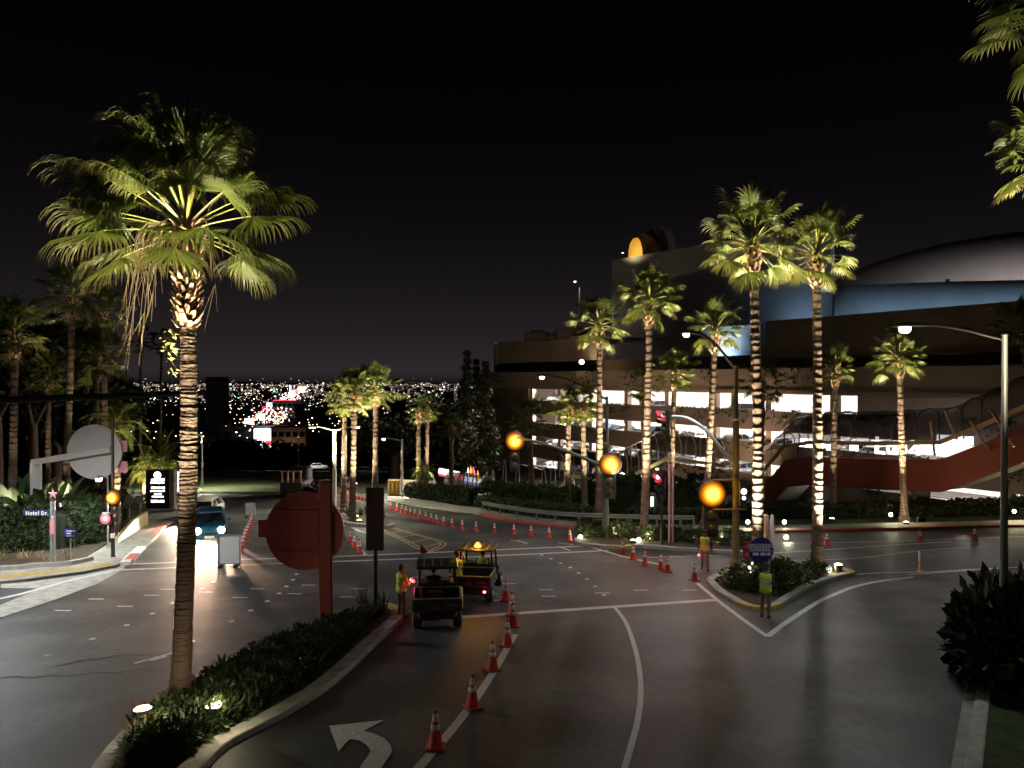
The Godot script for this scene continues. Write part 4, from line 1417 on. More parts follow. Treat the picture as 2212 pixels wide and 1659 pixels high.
func cones() -> void:
	var t := thing("traffic_cone", "", "traffic cone")
	var st := S()
	bevel_box(st, Vector3(0, 0.025, 0), Vector3(0.36, 0.05, 0.36), 0.018)
	put("base", st, M.cone_base, t)
	st = S()
	lathe(st, [[0.15, 0.045], [0.135, 0.07], [0.030, 0.72], [0.026, 0.74], [0.012, 0.742]], 20)
	put("body", st, M.cone_orange, t)
	for q in [[0.36, 0.46], [0.51, 0.65]]:
		st = S()
		var ra: float = lerpf(0.135, 0.030, (q[0] - 0.07) / 0.65) + 0.003
		var rb: float = lerpf(0.135, 0.030, (q[1] - 0.07) / 0.65) + 0.003
		lathe(st, [[ra - 0.002, q[0] - 0.001], [ra, q[0]], [rb, q[1]], [rb - 0.002, q[1] + 0.001]], 20)
		put("white_band", st, M.cone_band, t)
	var lines := [
		["cones in line along the near turn lane", "of the near turn lane's line, from the camera", 1.0, [[940, 1620], [1020, 1532], [1064, 1450], [1096, 1397], [1109, 1355], [1106, 1330], [1093, 1299]]],
		["cones left of the red round sign", "of the row behind the white board, from the board", 0.93, [[519, 1194], [523, 1184], [526, 1175], [529, 1167], [532, 1159.5], [535, 1152.5], [537, 1146], [539, 1140], [541, 1134.5], [543, 1129.5]]],
		["cones right of the red round sign", "of three right of the red round sign, from the camera", 0.93, [[776, 1196], [765, 1184], [755, 1173]]],
		["cones along the far bend", "of the curve along the far bend, from the right", 0.86, [[1231, 1168], [1186, 1162], [1147, 1158.5], [1110, 1155], [1068, 1152], [1028, 1148.5], [998, 1144], [976, 1140.5], [958, 1136.5], [942, 1132], [931, 1128.5], [919, 1125], [907, 1120.5], [896, 1118], [886, 1115], [877, 1111.5], [868, 1108.5], [857, 1104], [843, 1101], [790, 1083], [783, 1081.5], [776, 1080], [770, 1078.5], [763, 1077], [757, 1075.5], [750, 1074.5]]],
		["cones before the walking guard", "of the row before the walking guard, from the right", 0.92, [[1501, 1255], [1443, 1237], [1428, 1230], [1394, 1220], [1368, 1209.5], [1346, 1198]]],
		["cones on the far right road", "of three on the far right road, from the left", 0.92, [[1787, 1179], [1989, 1171], [2107, 1167]]],
	]
	var first := true
	for q in lines:
		var k := 0
		for uv in q[3]:
			var o: Node3D = t
			if not first:
				o = t.duplicate()
				o.name = numbered("traffic_cone")
				add_child(o)
			first = false
			o.position = sight_ground(uv[0], uv[1]) + Vector3(0, 0.008, 0)
			o.rotation.y = rng.randf_range(-0.6, 0.6)
			o.scale = Vector3.ONE * 1.04 * q[2] * 1.0
			var place: String = ORD[k] if k < 20 else "%s but last" % ORD[q[3].size() - 1 - k] if k < q[3].size() - 1 else "last"
			tag(o, "orange traffic cone, %s %s" % [place, q[1]], "traffic cone", q[0])
			k += 1

# ---------------------------------------------------------------- parking deck, hall, stairs
const GE := Vector3(0.507, 0, 0.862)      # along the parking deck's front
const GN := Vector3(-0.862, 0, 0.507)     # out of its front
const GO := Vector3(-3.6, 0, -123.0)

func fp(s: float, out: float, y: float) -> Vector3:
	return GO + GE * s + GN * out + Vector3(0, y, 0)

func fbox(st: SurfaceTool, s0: float, s1: float, o0: float, o1: float, y0: float, y1: float) -> void:
	box(st, fp((s0 + s1) * 0.5, (o0 + o1) * 0.5, (y0 + y1) * 0.5), Vector3(absf(s1 - s0), y1 - y0, absf(o1 - o0)), Basis(GE, Vector3.UP, GE.cross(Vector3.UP)))

func part_box(t: Node3D, called: String, m: String, s0: float, s1: float, o0: float, o1: float, y0: float, y1: float) -> MeshInstance3D:
	var st := S()
	fbox(st, s0, s1, o0, o1, y0, y1)
	return put(called, st, M[m], t)

func along(u: float, v: float, out: float) -> Vector3:    # where the sight line meets a plane in front of the deck
	var k := (u - CX) / F
	var s := ((123.0 - 0.507 * out) * k + 3.6 + 0.862 * out) / (0.507 + 0.862 * k)
	var d := 123.0 - 0.507 * out - 0.862 * s
	return pt(u, v, d)

func buildings() -> void:
	var t := thing("parking_deck", "long parking deck of four open lit levels with brown bands and parked cars", "parking garage")
	var lv := [[3.1, 4.85], [-0.1, 1.15], [-3.2, -2.1], [-6.4, -5.2]]
	var first := 11.8
	for k in 4:
		var yb: float = lv[k][0]
		var yt: float = lv[k][1]
		var fl := yb - 1.0
		var s1 := 66.0 if k == 0 else 80.0
		part_box(t, "floor", "concrete", 1.0, 80.0, -0.45, -12.0, fl - 0.4, fl)
		part_box(t, "back_wall", "white_paint", 1.0, 80.0, -12.0, -12.3, fl, yt + 0.5)
		part_box(t, "ceiling", "white_paint", 1.0, 80.0, -0.45, -12.0, yt + 0.12, yt + 0.32)
		part_box(t, "end_wall", "wall_brown", 1.0, first, -0.05, -0.4, yb, yt)
		if s1 < 80.0:
			part_box(t, "end_wall", "wall_tan", s1, 80.0, -0.05, -0.4, yb, yt)
		var s := first
		var bay := 0
		while s < s1 - 1.0:
			part_box(t, "column", "wall_tan", s, s + 0.7, -0.3, -0.9, yb - 0.2, yt + 0.12)
			if bay % 2 == 1 and k == 0:
				part_box(t, "column", "wall_tan", s + 2.6, s + 3.0, -0.5, -0.9, yb - 0.2, yt + 0.12)
			for e in [2.2, 5.4]:
				if s + e < s1 - 0.5:
					part_box(t, "tube_lamp", "garage_tube", s + e - 0.65, s + e + 0.65, -3.0, -3.25, yt - 0.06, yt + 0.04)
			if bay % 2 == 0:
				omni(t, fp(s + 3.6, -3.4, yt - 0.25), Color(1.0, 0.90, 0.86), [130.0, 130.0, 120.0, 110.0][k], 0.5)
			s += 7.3
			bay += 1
	var bands := [[1.15, 3.1, 0.0], [-2.1, -0.1, 0.0], [-5.2, -3.2, 0.0], [-10.5, -6.4, 0.0]]
	for q in bands:
		part_box(t, "band", "wall_brown", 1.0, 80.0, 0.0, -0.4, q[0], q[1])
		part_box(t, "band_rail", "steel_galv", first, 80.0, -0.02, -0.1, q[1] + 0.10, q[1] + 0.16)
	part_box(t, "fascia", "wall_tan", -1.5, 86.0, 0.9, 0.45, 4.85, 7.2)
	part_box(t, "fascia_ledge", "wall_tan", -1.6, 86.0, 1.05, 0.9, 4.8, 5.15)
	part_box(t, "soffit", "wall_brown", -1.0, 86.0, 0.45, -0.05, 4.75, 5.0)
	part_box(t, "roof", "concrete", 0.0, 90.0, 0.44, -22.0, 6.8, 7.05)
	part_box(t, "set_back_wall", "wall_brown", 1.0, 90.0, -3.2, -3.6, 7.05, 8.7)
	part_box(t, "upper_fascia", "wall_tan", 1.0, 28.5, -1.0, -1.4, 8.7, 12.0)
	part_box(t, "upper_fascia", "wall_brown", 55.0, 90.0, -1.0, -1.4, 8.2, 11.9)
	part_box(t, "upper_roof", "concrete", 1.0, 28.5, -1.42, -12.0, 11.4, 11.7)
	part_box(t, "upper_roof", "concrete", 55.0, 90.0, -1.42, -20.0, 11.3, 11.6)
	part_box(t, "niche_wall", "wall_pale", 41.0, 50.0, -6.0, -6.3, 7.06, 12.2)
	part_box(t, "side_wall", "wall_brown", 0.7, 1.0, -0.4, -12.3, -10.5, 12.0)
	# plants that trail over the bands
	var leaves := S()
	for i in 5200:
		var b: Array = [[7.2, 2.0, 0.95], [3.1, 1.7, 0.05], [-0.1, 1.6, 0.05], [-3.2, 1.6, 0.05]][i % 4]
		var s := rng.randf_range(1.0, 84.0)
		var dens := sin(s * 0.55 + i % 4 * 2.0) + sin(s * 0.23 + 1.0 + i % 4)
		if (i % 4 == 0 and dens < 0.5) or dens < -0.6:
			continue
		var c := fp(s, b[2] + rng.randf_range(0.03, 0.25), b[0] + 0.12 - pow(rng.randf(), 1.4) * b[1] * clampf(dens * 0.5 + 0.5, 0.2, 1.0))
		leaf_quad(leaves, c, rng.randf_range(0.10, 0.24), Color(0.03, 0.035, 0.012))
	var hp := put("hanging_plants", leaves, M.plant, t)
	hp.set_meta("kind", "stuff")
	# flood lamps by the ledge, aimed up the blue wall and at the niche
	for q in [[44.5, -4.4, 7.3, -6.3, 12.0, 60.0]]:
		blue_flood("blue flood lamp on the roof lighting the narrow niche wall", fp(q[0], q[1], q[2]), fp(q[0] + 1.0, q[3], q[4]), q[5], 60.0)

	# the hall behind: brown wall with flat top, blue lit curved wall, shallow dome
	var h := thing("arena_hall", "large round hall with brown wall, blue lit curved wall and shallow dome", "concert hall")
	var st := S()
	var a := Vector3(15.7, 0, -118.0)
	var b2 := Vector3(37.7, 0, -90.6)
	var back := Vector3(40, 0, -60)
	wall_slab(st, [a, b2], 7.0, 24.5, 0.6)
	put("wall", st, M.wall_grey, h)
	st = S()
	wall_slab(st, [a + Vector3(0.0, 0, 0), a + Vector3(22, 0, -12)], 7.0, 24.45, 0.6)
	put("wall", st, M.wall_grey, h)
	st = S()
	var arc := [b2 + Vector3(0.2, 0, 0.2), Vector3(46.0, 0, -87.0), Vector3(56.5, 0, -84.6), Vector3(68.0, 0, -83.5), Vector3(82.0, 0, -85.0), Vector3(95.0, 0, -90.0)]
	wall_slab(st, smooth_path(arc, 5), 9.0, 17.1, 0.5)
	put("curved_wall", st, M.wall_pale, h)
	st = S()
	var prof := []
	for i in 15:
		var f := i / 14.0 * PI * 0.5
		prof.append([36.0 * cos(f) + 0.01, 16.6 + 12.4 * sin(f)])
	lathe(st, prof, 72, Vector3(85, 0, -124))
	put("dome", st, M.wall_pale, h)
	st = S()
	var ring := []
	for q in [[37.0, 13.0], [37.0, 17.6], [35.4, 17.9]]:
		ring.append(q)
	lathe(st, ring, 72, Vector3(85, 0, -124))
	put("drum", st, M.wall_brown, h)
	for i in 6:
		var p := Vector3(40.0 + i * 6.5, 11.7, [-83.0, -81.6, -80.4, -79.4, -78.8, -79.0][i])
		blue_flood("%s from the left of the blue flood lamps on the ledge below the curved wall" % ORD[i], p, p + Vector3(0.3, 3.6, -5.0), 20.0, 80.0)
	blue_flood("blue flood lamp below the brown wall left of the curved wall", Vector3(33.0, 11.7, -91.0), Vector3(35.0, 15.5, -94.6), 20.0, 70.0)
	# unseen roof lamps, added to brighten the dome
	for q in [[49.0, -86.5, "left"], [66.0, -83.0, "right"]]:
		var o := thing("unseen_roof_lamp", q[2] + " small added roof lamp on the curved wall's rim, aimed at the dome", "flood light", Vector3(q[0], 17.1, q[1]), 0.0, "added lamps on the rim of the hall")
		st = S()
		bevel_box(st, Vector3(0, 0.18, 0), Vector3(0.35, 0.3, 0.3), 0.03)
		put("housing", st, M.black_plastic, o)
		st = S()
		box(st, Vector3(0, 0.2, -0.16), Vector3(0.28, 0.22, 0.02))
		put("lens", st, M.lamp_white, o)
		spot(o, Vector3(0, 0.25, -0.3), Vector3(8, 9, -26), Color(1.0, 0.88, 0.86), 120.0, 66.0, 0.15, 0.8)
	# nested golden arches on the roof of the hall
	var g := thing("golden_arches", "stepped golden lit arches beside a grey fin on the hall's roof", "roof ornament", Vector3(18.6, 24.4, -116.0))
	var ax := Vector3(0.80, 0, -0.60).normalized()
	var q0 := [[0.0, 1.5, 3.1, 1.15, "gold"], [1.35, 1.8, 4.0, 1.1, "gold"], [2.5, 1.5, 3.4, 1.5, "gold"], [3.6, 1.6, 5.0, 0.35, "wall_brown"], [4.6, 2.5, 5.4, 1.7, "wall_pale"]]
	for q in q0:
		st = S()
		arch_solid(st, ax * q[0], ax, q[1], q[2], q[3])
		put("arch" if q[4] == "gold" else "fin", st, M[q[4]], g)
	var fl1 := thing("unseen_roof_lamp", "warm roof lamp before the golden arches", "flood light", Vector3(16.3, 24.5, -113.5))
	st = S()
	bevel_box(st, Vector3(0, 0.15, 0), Vector3(0.4, 0.25, 0.3), 0.03)
	put("housing", st, M.black_plastic, fl1)
	st = S()
	box(st, Vector3(0.05, 0.3, -0.05), Vector3(0.3, 0.03, 0.2))
	put("lens", st, M.lamp_warm, fl1)
	spot(fl1, Vector3(0.1, 0.45, -0.1), Vector3(3.2, 2.0, -2.0), Color(1.0, 0.80, 0.42), 22.0, 65.0, 0.1, 0.8)
	# machines on the deck roof
	for q in [[1160, 727, 110.0, 3.6, 1.2, "left low"], [1196, 729, 108.0, 1.6, 0.7, "small middle"], [1236, 724, 106.0, 4.4, 1.5, "right wide"]]:
		st = S()
		var c := pt(q[0], 741, q[2])
		c.y = 11.7 + q[4] * 0.5
		bevel_box(st, c, Vector3(q[3], q[4], 1.8), 0.05)
		box(st, c + Vector3(0, q[4] * 0.5 + 0.1, 0), Vector3(q[3] * 0.5, 0.3, 1.0))
		tag(put("roof_unit", st, M.steel_dark), q[5] + " dark ventilation unit on the parking deck roof", "ventilation unit", "ventilation units on the deck roof")
	var wl := thing("flood_light", "warm flood lamp in the planted recess above the deck fascia", "flood light", pt(1256, 782, 100.0))
	st = S()
	bevel_box(st, Vector3(0, -0.05, 0), Vector3(0.7, 0.35, 0.4), 0.05)
	put("housing", st, M.black_plastic, wl)
	st = S()
	lathe(st, [[0.32, 0.0], [0.3, 0.06], [0.2, 0.1], [0.01, 0.12]], 14, Vector3(0, 0, 0.21), Basis(Vector3.RIGHT, PI / 2))
	put("lens", st, M.lamp_warm, wl)
	omni(wl, Vector3(0, 0.1, 0.6), Color(1.0, 0.75, 0.4), 5.0, 0.15)
	# flood lamps added behind the hedges to brighten the deck's upper bands
	for q in [[1330, 71.0, 24.0, 8.0, 190.0, "left"], [1600, 71.0, 50.0, 8.0, 110.0, "middle"], [1990, 47.5, 72.0, 5.5, 14.0, "right"]]:
		var o := thing("flood_light", q[5] + " of three added flood lamps in the far hedge aimed at the parking deck", "flood light", onx(q[0], q[1]) + Vector3(0, 0.6, 0), 0.0, "flood lamps in the far hedge")
		st = S()
		bevel_box(st, Vector3(0, 0, 0.1), Vector3(0.5, 0.3, 0.25), 0.03)
		put("housing", st, M.black_plastic, o)
		st = S()
		box(st, Vector3(0, 0, -0.03), Vector3(0.42, 0.24, 0.02))
		put("lens", st, M.lamp_warm, o)
		spot(o, Vector3(0, 0.05, -0.2), fp(q[2], 0.0, q[3]) - o.position, Color(1.0, 0.72, 0.48), q[4], 62.0, 0.2, 1.0)
	stairs()

func arch_solid(st: SurfaceTool, c: Vector3, ax: Vector3, half: float, h: float, length: float) -> void:
	var side := ax.cross(Vector3.UP).normalized()
	var loops := []
	for e in [0.0, 1.0]:
		var l := []
		for i in 17:
			var an := PI * i / 16.0
			l.append(c + ax * length * e + side * cos(an) * half + Vector3.UP * (pow(sin(an), 0.75) * h))
		loops.append(l)
	loft(st, loops, true, true, -1)

func wall_slab(st: SurfaceTool, path: Array, y0: float, y1: float, thick: float) -> void:
	var loops := []
	for i in path.size():
		var t: Vector3 = path[mini(i + 1, path.size() - 1)] - path[maxi(i - 1, 0)]
		var s := Vector3(-t.z, 0, t.x).normalized() * thick
		if s.z > 0:
			s = -s
		var p: Vector3 = path[i]
		loops.append([p + Vector3(0, y0, 0), p + Vector3(0, y1, 0), p + s + Vector3(0, y1, 0), p + s + Vector3(0, y0, 0)])
	loft(st, loops, true, true, 1 if path.size() > 2 else -1)

func blue_flood(label: String, at: Vector3, aim: Vector3, e: float, half: float) -> void:
	var o := thing("blue_flood_light", label, "flood light", at, 0.0, "blue flood lamps of the hall")
	var st := S()
	bevel_box(st, Vector3(0, 0.15, 0), Vector3(0.5, 0.3, 0.4), 0.03)
	put("housing", st, M.black_plastic, o)
	st = S()
	box(st, Vector3(0, 0.31, -0.05), Vector3(0.4, 0.02, 0.28))
	put("lens", st, M.lamp_blue, o)
	spot(o, Vector3(0, 0.42, -0.05), aim - at, Color(0.42, 0.68, 1.0), e, half, 0.2, 1.0)

func leaf_quad(st: SurfaceTool, c: Vector3, r: float, base: Color) -> void:
	var a := Vector3(rng.randf_range(-1, 1), rng.randf_range(-1, 1), rng.randf_range(-1, 1)).normalized()
	var b := a.cross(Vector3(rng.randf_range(-1, 1), rng.randf_range(-1, 1), rng.randf_range(-1, 1))).normalized()
	var g := rng.randf_range(0.6, 1.4)
	st.set_color(Color(base.r * g, base.g * g, base.b * g))
	var n := a.cross(b) * r * 0.25
	tri(st, c - a * r, c + b * r * 0.45 + n, c + a * r)
	tri(st, c - a * r, c + a * r, c - b * r * 0.45 + n)

# a covered stair or bridge along a path of floor points; fascia below, ribs and dark glass above
func covered_way(t: Node3D, path: Array, out: Vector3, width: float, tall: float, beam_m: String, fascia_m: String, fascia_h: float, gap: float, ribs: float) -> void:
	var st := S()
	for i in path.size() - 1:
		var a: Vector3 = path[i]
		var b: Vector3 = path[i + 1]
		var d := (b - a).normalized()
		var s := Vector3(-d.z, 0, d.x).normalized()
		var n := s.cross(d).normalized()
		if n.y < 0:
			n = -n
		st = S()
		box(st, (a + b) * 0.5 + out * 0.05, Vector3((b - a).length() + 0.1, 0.3, 0.16), Basis(d, n, d.cross(n)))
		put("beam", st, M[beam_m], t)
		if fascia_h > 0.0:
			st = S()
			var loops := []
			for p in [a, b]:
				loops.append([p + Vector3(0, -gap - fascia_h, 0) - out * 0.1, p + Vector3(0, -gap, 0) - out * 0.1, p + Vector3(0, -gap, 0) - out * 0.5, p + Vector3(0, -gap - fascia_h, 0) - out * 0.5])
			loft(st, loops)
			put("fascia", st, M[fascia_m], t)
			st = S()
			loops = []
			for p in [a, b]:
				loops.append([p + Vector3(0, -gap - fascia_h + 0.1, 0) - out * 0.5, p + Vector3(0, -gap - fascia_h + 0.3, 0) - out * 0.5, p + Vector3(0, -gap - fascia_h + 0.3, 0) - out * (width + 0.5), p + Vector3(0, -gap - fascia_h + 0.1, 0) - out * (width + 0.5)])
			loft(st, loops)
			put("floor", st, M.concrete, t)
		var l := (b - a).length()
		var k := int(l / ribs) + 1
		var arcs := []
		for j in k + 1:
			var p := a.lerp(b, float(j) / k)
			var arc := []
			for e in [[0.0, 0.05], [0.0, 0.55], [0.10, 0.72], [0.32, 0.92], [0.5, 0.97], [0.75, 0.97], [0.95, 0.85], [1.0, 0.6], [1.0, 0.05]]:
				arc.append(p - out * width * e[0] + Vector3.UP * tall * e[1])
			arcs.append(arc)
			st = S()
			tube(st, arc, 0.055, 5)
			put("rib", st, M.pole_pale if fascia_h == 0.0 else M.rib_dark, t)
		st = S()
		loft(st, arcs, false, false, 1)
		put("canopy", st, M.canopy_glass, t)

func stairs() -> void:
	var t := thing("stair_canopy", "zigzag covered stair with cream beam, bent ribs and dark canopy", "covered stairway")
	var pth := []
	for q in [[1068, 1080, 63.0], [1093, 1057, 63.4], [1180, 1078, 63.0], [1239, 1028, 64.5], [1331, 1044, 65.5], [1404, 1009, 66.5], [1440, 990, 67.0], [1566, 1006, 67.5]]:
		pth.append(pt(q[0], q[1], q[2]))
	covered_way(t, pth, Vector3(0.1, 0, 1.0).normalized(), 2.6, 2.3, "cream_paint", "", 0.0, 0.0, 1.35)
	var st := S()
	for u in [1180, 1239, 1331]:
		var p := pt(u, [1078, 1028, 1044][[1180, 1239, 1331].find(u)], 63.6)
		for e in [[0.0, -0.5], [1.3, 0.9], [2.4, 1.6]]:
			var top := p + Vector3(e[0], -0.1 if u != 1239 else -0.1 - e[0] * 0.02, -0.2)
			st = S()
			tube(st, [top, Vector3(top.x + 0.25, ground(-top.z) - 0.3, top.z)], 0.09, 8)
			put("strut", st, M.pole_pale, t)
	# the low dark canopy that goes on left of it
	t = thing("stair_canopy", "low dark canopy with pale ribs left of the zigzag stair", "covered stairway")
	pth = []
	for q in [[962, 1066, 68.0], [1000, 1068, 66.0], [1060, 1082, 63.5]]:
		pth.append(pt(q[0], q[1], q[2]))
	covered_way(t, pth, Vector3(-0.1, 0, 1.0).normalized(), 2.6, 1.7, "wall_brown", "", 0.0, 0.0, 1.5)
	# the rust red escalator bridge
	t = thing("escalator_bridge", "covered escalator bridge with rust red side, tan beam and dark glass canopy", "escalator bridge")
	pth = []
	for q in [[1640, 1030], [1695, 964], [1760, 955], [1880, 958], [2030, 956], [2120, 920], [2230, 872], [2420, 790]]:
		pth.append(along(q[0], q[1], 6.0))
	covered_way(t, pth, GN, 3.0, 2.5, "beam_tan", "wall_rust", 2.3, 1.2, 2.2)
	for u in [1780, 1990]:
		var p := along(u, 1040, 4.4)
		st = S()
		box(st, Vector3(p.x, (p.y + ground(-p.z)) * 0.5 - 0.5, p.z), Vector3(1.0, p.y - ground(-p.z) + 1.0, 0.8))
		put("pier", st, M.wall_brown, t)
	# slanting braces of the upper right flight
	for q in [[2096, 928, 2136, 972], [2140, 905, 2190, 965], [2040, 905, 2068, 950], [2010, 930, 2020, 985]]:
		st = S()
		tube(st, [along(q[0], q[1] - 20, 6.2), along(q[2], q[3], 6.2)], 0.08, 6)
		put("brace", st, M.beam_tan, t)
	# lit shopfront letters glimpsed between the beam and the red side
	var sg := thing("lit_sign", "white lit shop letters glimpsed between the tan beam and the rust red side", "sign")
	var x := 0
	for q in [[1900, 968, "L"], [1925, 972, "o"], [1950, 972, "8"], [1972, 971, "2"], [1992, 966, "r"]]:
		text_part("lit_lettering", q[2], 1.35 if x == 0 else 1.0, M.sign_lit, sg, along(q[0], q[1] - 5, 2.4) , -1.04, 0.08, 1.1)
		x += 1
	for q in [[2020, 962, 1.6, 0.9], [2050, 950, 1.8, 1.1], [2082, 945, 1.4, 0.6], [1760, 952, 1.0, 0.5], [1720, 948, 0.8, 0.4], [1795, 960, 0.9, 0.6], [1845, 960, 0.8, 0.6]]:
		st = S()
		bevel_box(st, along(q[0], q[1] + 6, 2.2), Vector3(q[2], q[3], 0.08), 0.02, Basis(GE, Vector3.UP, GE.cross(Vector3.UP)))
		put("lit_window", st, M.sign_lit, sg)
	# shop hut and coloured lit signs far off on the verge
	t = thing("food_stand", "small stand with red, white and blue lit boards and a flame shaped sign", "food stand")
	var c := pt(1010, 1030, 80.0)
	st = S()
	bevel_box(st, c + Vector3(0, -1.4, -1.5), Vector3(5.0, 2.2, 2.4), 0.05)
	put("wall", st, M.wall_tan, t)
	for q in [[970, 1018, 2.2, 0.55, "sign_lit"], [970, 1027, 2.2, 0.16, "sign_lit_red"], [992, 1027, 0.9, 0.5, "sign_lit_red"], [1006, 1030, 1.0, 0.5, "sign_lit_blue"], [1022, 1034, 1.8, 0.5, "sign_lit"], [1018, 1042, 1.5, 0.2, "sign_lit_blue"]]:
		st = S()
		bevel_box(st, pt(q[0], q[1] + 3, 79.6), Vector3(q[2], q[3], 0.1), 0.03, Basis(Vector3.BACK, -0.18))
		put("lit_board", st, M[q[4]], t)
	for q in [[1017, 1008, 0.5, 0.14, "flame_sign"], [1011, 1012, 0.5, 0.10, "sign_lit"], [1032, 1020, 0.6, 0.16, "flame_sign"], [1022, 1012, 0.6, 0.22, "sign_lit_red"]]:
		st = S()
		var p := pt(q[0], q[1] + 8, 79.5)
		lathe(st, [[0.05, -q[2]], [q[3], -q[2] * 0.4], [q[3] * 0.8, q[2] * 0.1], [q[3] * 0.3, q[2] * 0.6], [0.01, q[2]]], 8, p)
		put("flame", st, M[q[4]], t)
	# low tan wall on the far verge, yellow bin, white bollards, guard rail
	st = S()
	wall_slab(st, [onx(838, 76.0) - Vector3(0, ground(76.0), 0), onx(938, 75.0) - Vector3(0, ground(75.0), 0)], ground(76.0) - 0.3, ground(76.0) + 1.25, 0.3)
	tag(put("low_wall", st, M.wall_tan), "long low tan wall behind the far street lamp", "wall")
	t = thing("traffic_barrels", "pair of yellow upright panels on the far kerb", "barrier", onx(852, 70.0) + Vector3(0, 0.1, 0))
	for q in [-0.38, 0.0, 0.36]:
		st = S()
		bevel_box(st, Vector3(q, 0.75, q * 0.2), Vector3(0.32, 1.3, 0.1), 0.04)
		put("panel", st, M.yellow_plastic, t)
		st = S()
		box(st, Vector3(q, 0.05, q * 0.2), Vector3(0.3, 0.1, 0.4))
		put("foot", st, M.black_plastic, t)
	var k := 0
	for q in [[1035, 60.5], [1041, 60.3], [1049, 61.0], [1057, 62.0], [1065, 62.5]]:
		st = S()
		lathe(st, [[0.11, 0.0], [0.11, 0.95], [0.09, 1.02], [0.01, 1.05]], 12)
		tag(put("bollard", st, M.white_paint, null, onx(q[0], q[1]) + Vector3(0, 0.06, 0)), "%s from the left of five white bollards at the guard rail's end" % ORD[k], "bollard", "white bollards at the guard rail")
		k += 1
	t = thing("guard_rail", "long steel guard rail behind the red kerb", "guard rail")
	var gp := smooth_path(px([[1042, 1106], [1080, 1114], [1160, 1127], [1250, 1135], [1420, 1141], [1500, 1142]]), 4)
	st = S()
	var loops := []
	for p in gp:
		var l := []
		for e in [[0.0, 0.42], [0.05, 0.48], [0.0, 0.56], [0.05, 0.64], [0.0, 0.72], [-0.03, 0.56]]:
			l.append(Vector3(p.x, ground(-p.z) + 0.1 + e[1], p.z + e[0]))
		loops.append(l)
	loft(st, loops, true, true)
	put("rail", st, M.rail_steel, t)
	for i in range(0, gp.size(), 2):
		st = S()
		box(st, Vector3(gp[i].x, ground(-gp[i].z) + 0.4, gp[i].z - 0.09), Vector3(0.1, 0.75, 0.12))
		put("post", st, M.rail_steel, t)
	# two delineator posts right of the island
	for q in [[1987, 1235, "left"], [2178, 1222, "right"]]:
		t = thing("delineator", q[2] + " of two thin yellow and white posts on the line right of the island", "bollard", sight_ground(q[0], q[1]) + Vector3(0, 0.006, 0), 0.0, "thin posts right of the island")
		st = S()
		lathe(st, [[0.09, 0.0], [0.09, 0.03], [0.04, 0.05], [0.04, 0.45]], 10)
		put("yellow_part", st, M.yellow_plastic, t)
		st = S()
		lathe(st, [[0.042, 0.45], [0.042, 0.85], [0.02, 0.88]], 10)
		put("white_part", st, M.white_paint, t)

# ---------------------------------------------------------------- cars, carts, people
func car_section(x: float, w: float, y0: float, y1: float, r: float, n := 12) -> Array:
	var l := []
	for k in n:
		var a := TAU * (k + 0.5) / n
		var cx := signf(cos(a)) * pow(absf(cos(a)), 0.45) * w
		var cy := signf(sin(a)) * pow(absf(sin(a)), r) * (y1 - y0) * 0.5
		l.append(Vector3(cx, (y0 + y1) * 0.5 + cy, x))
	return l

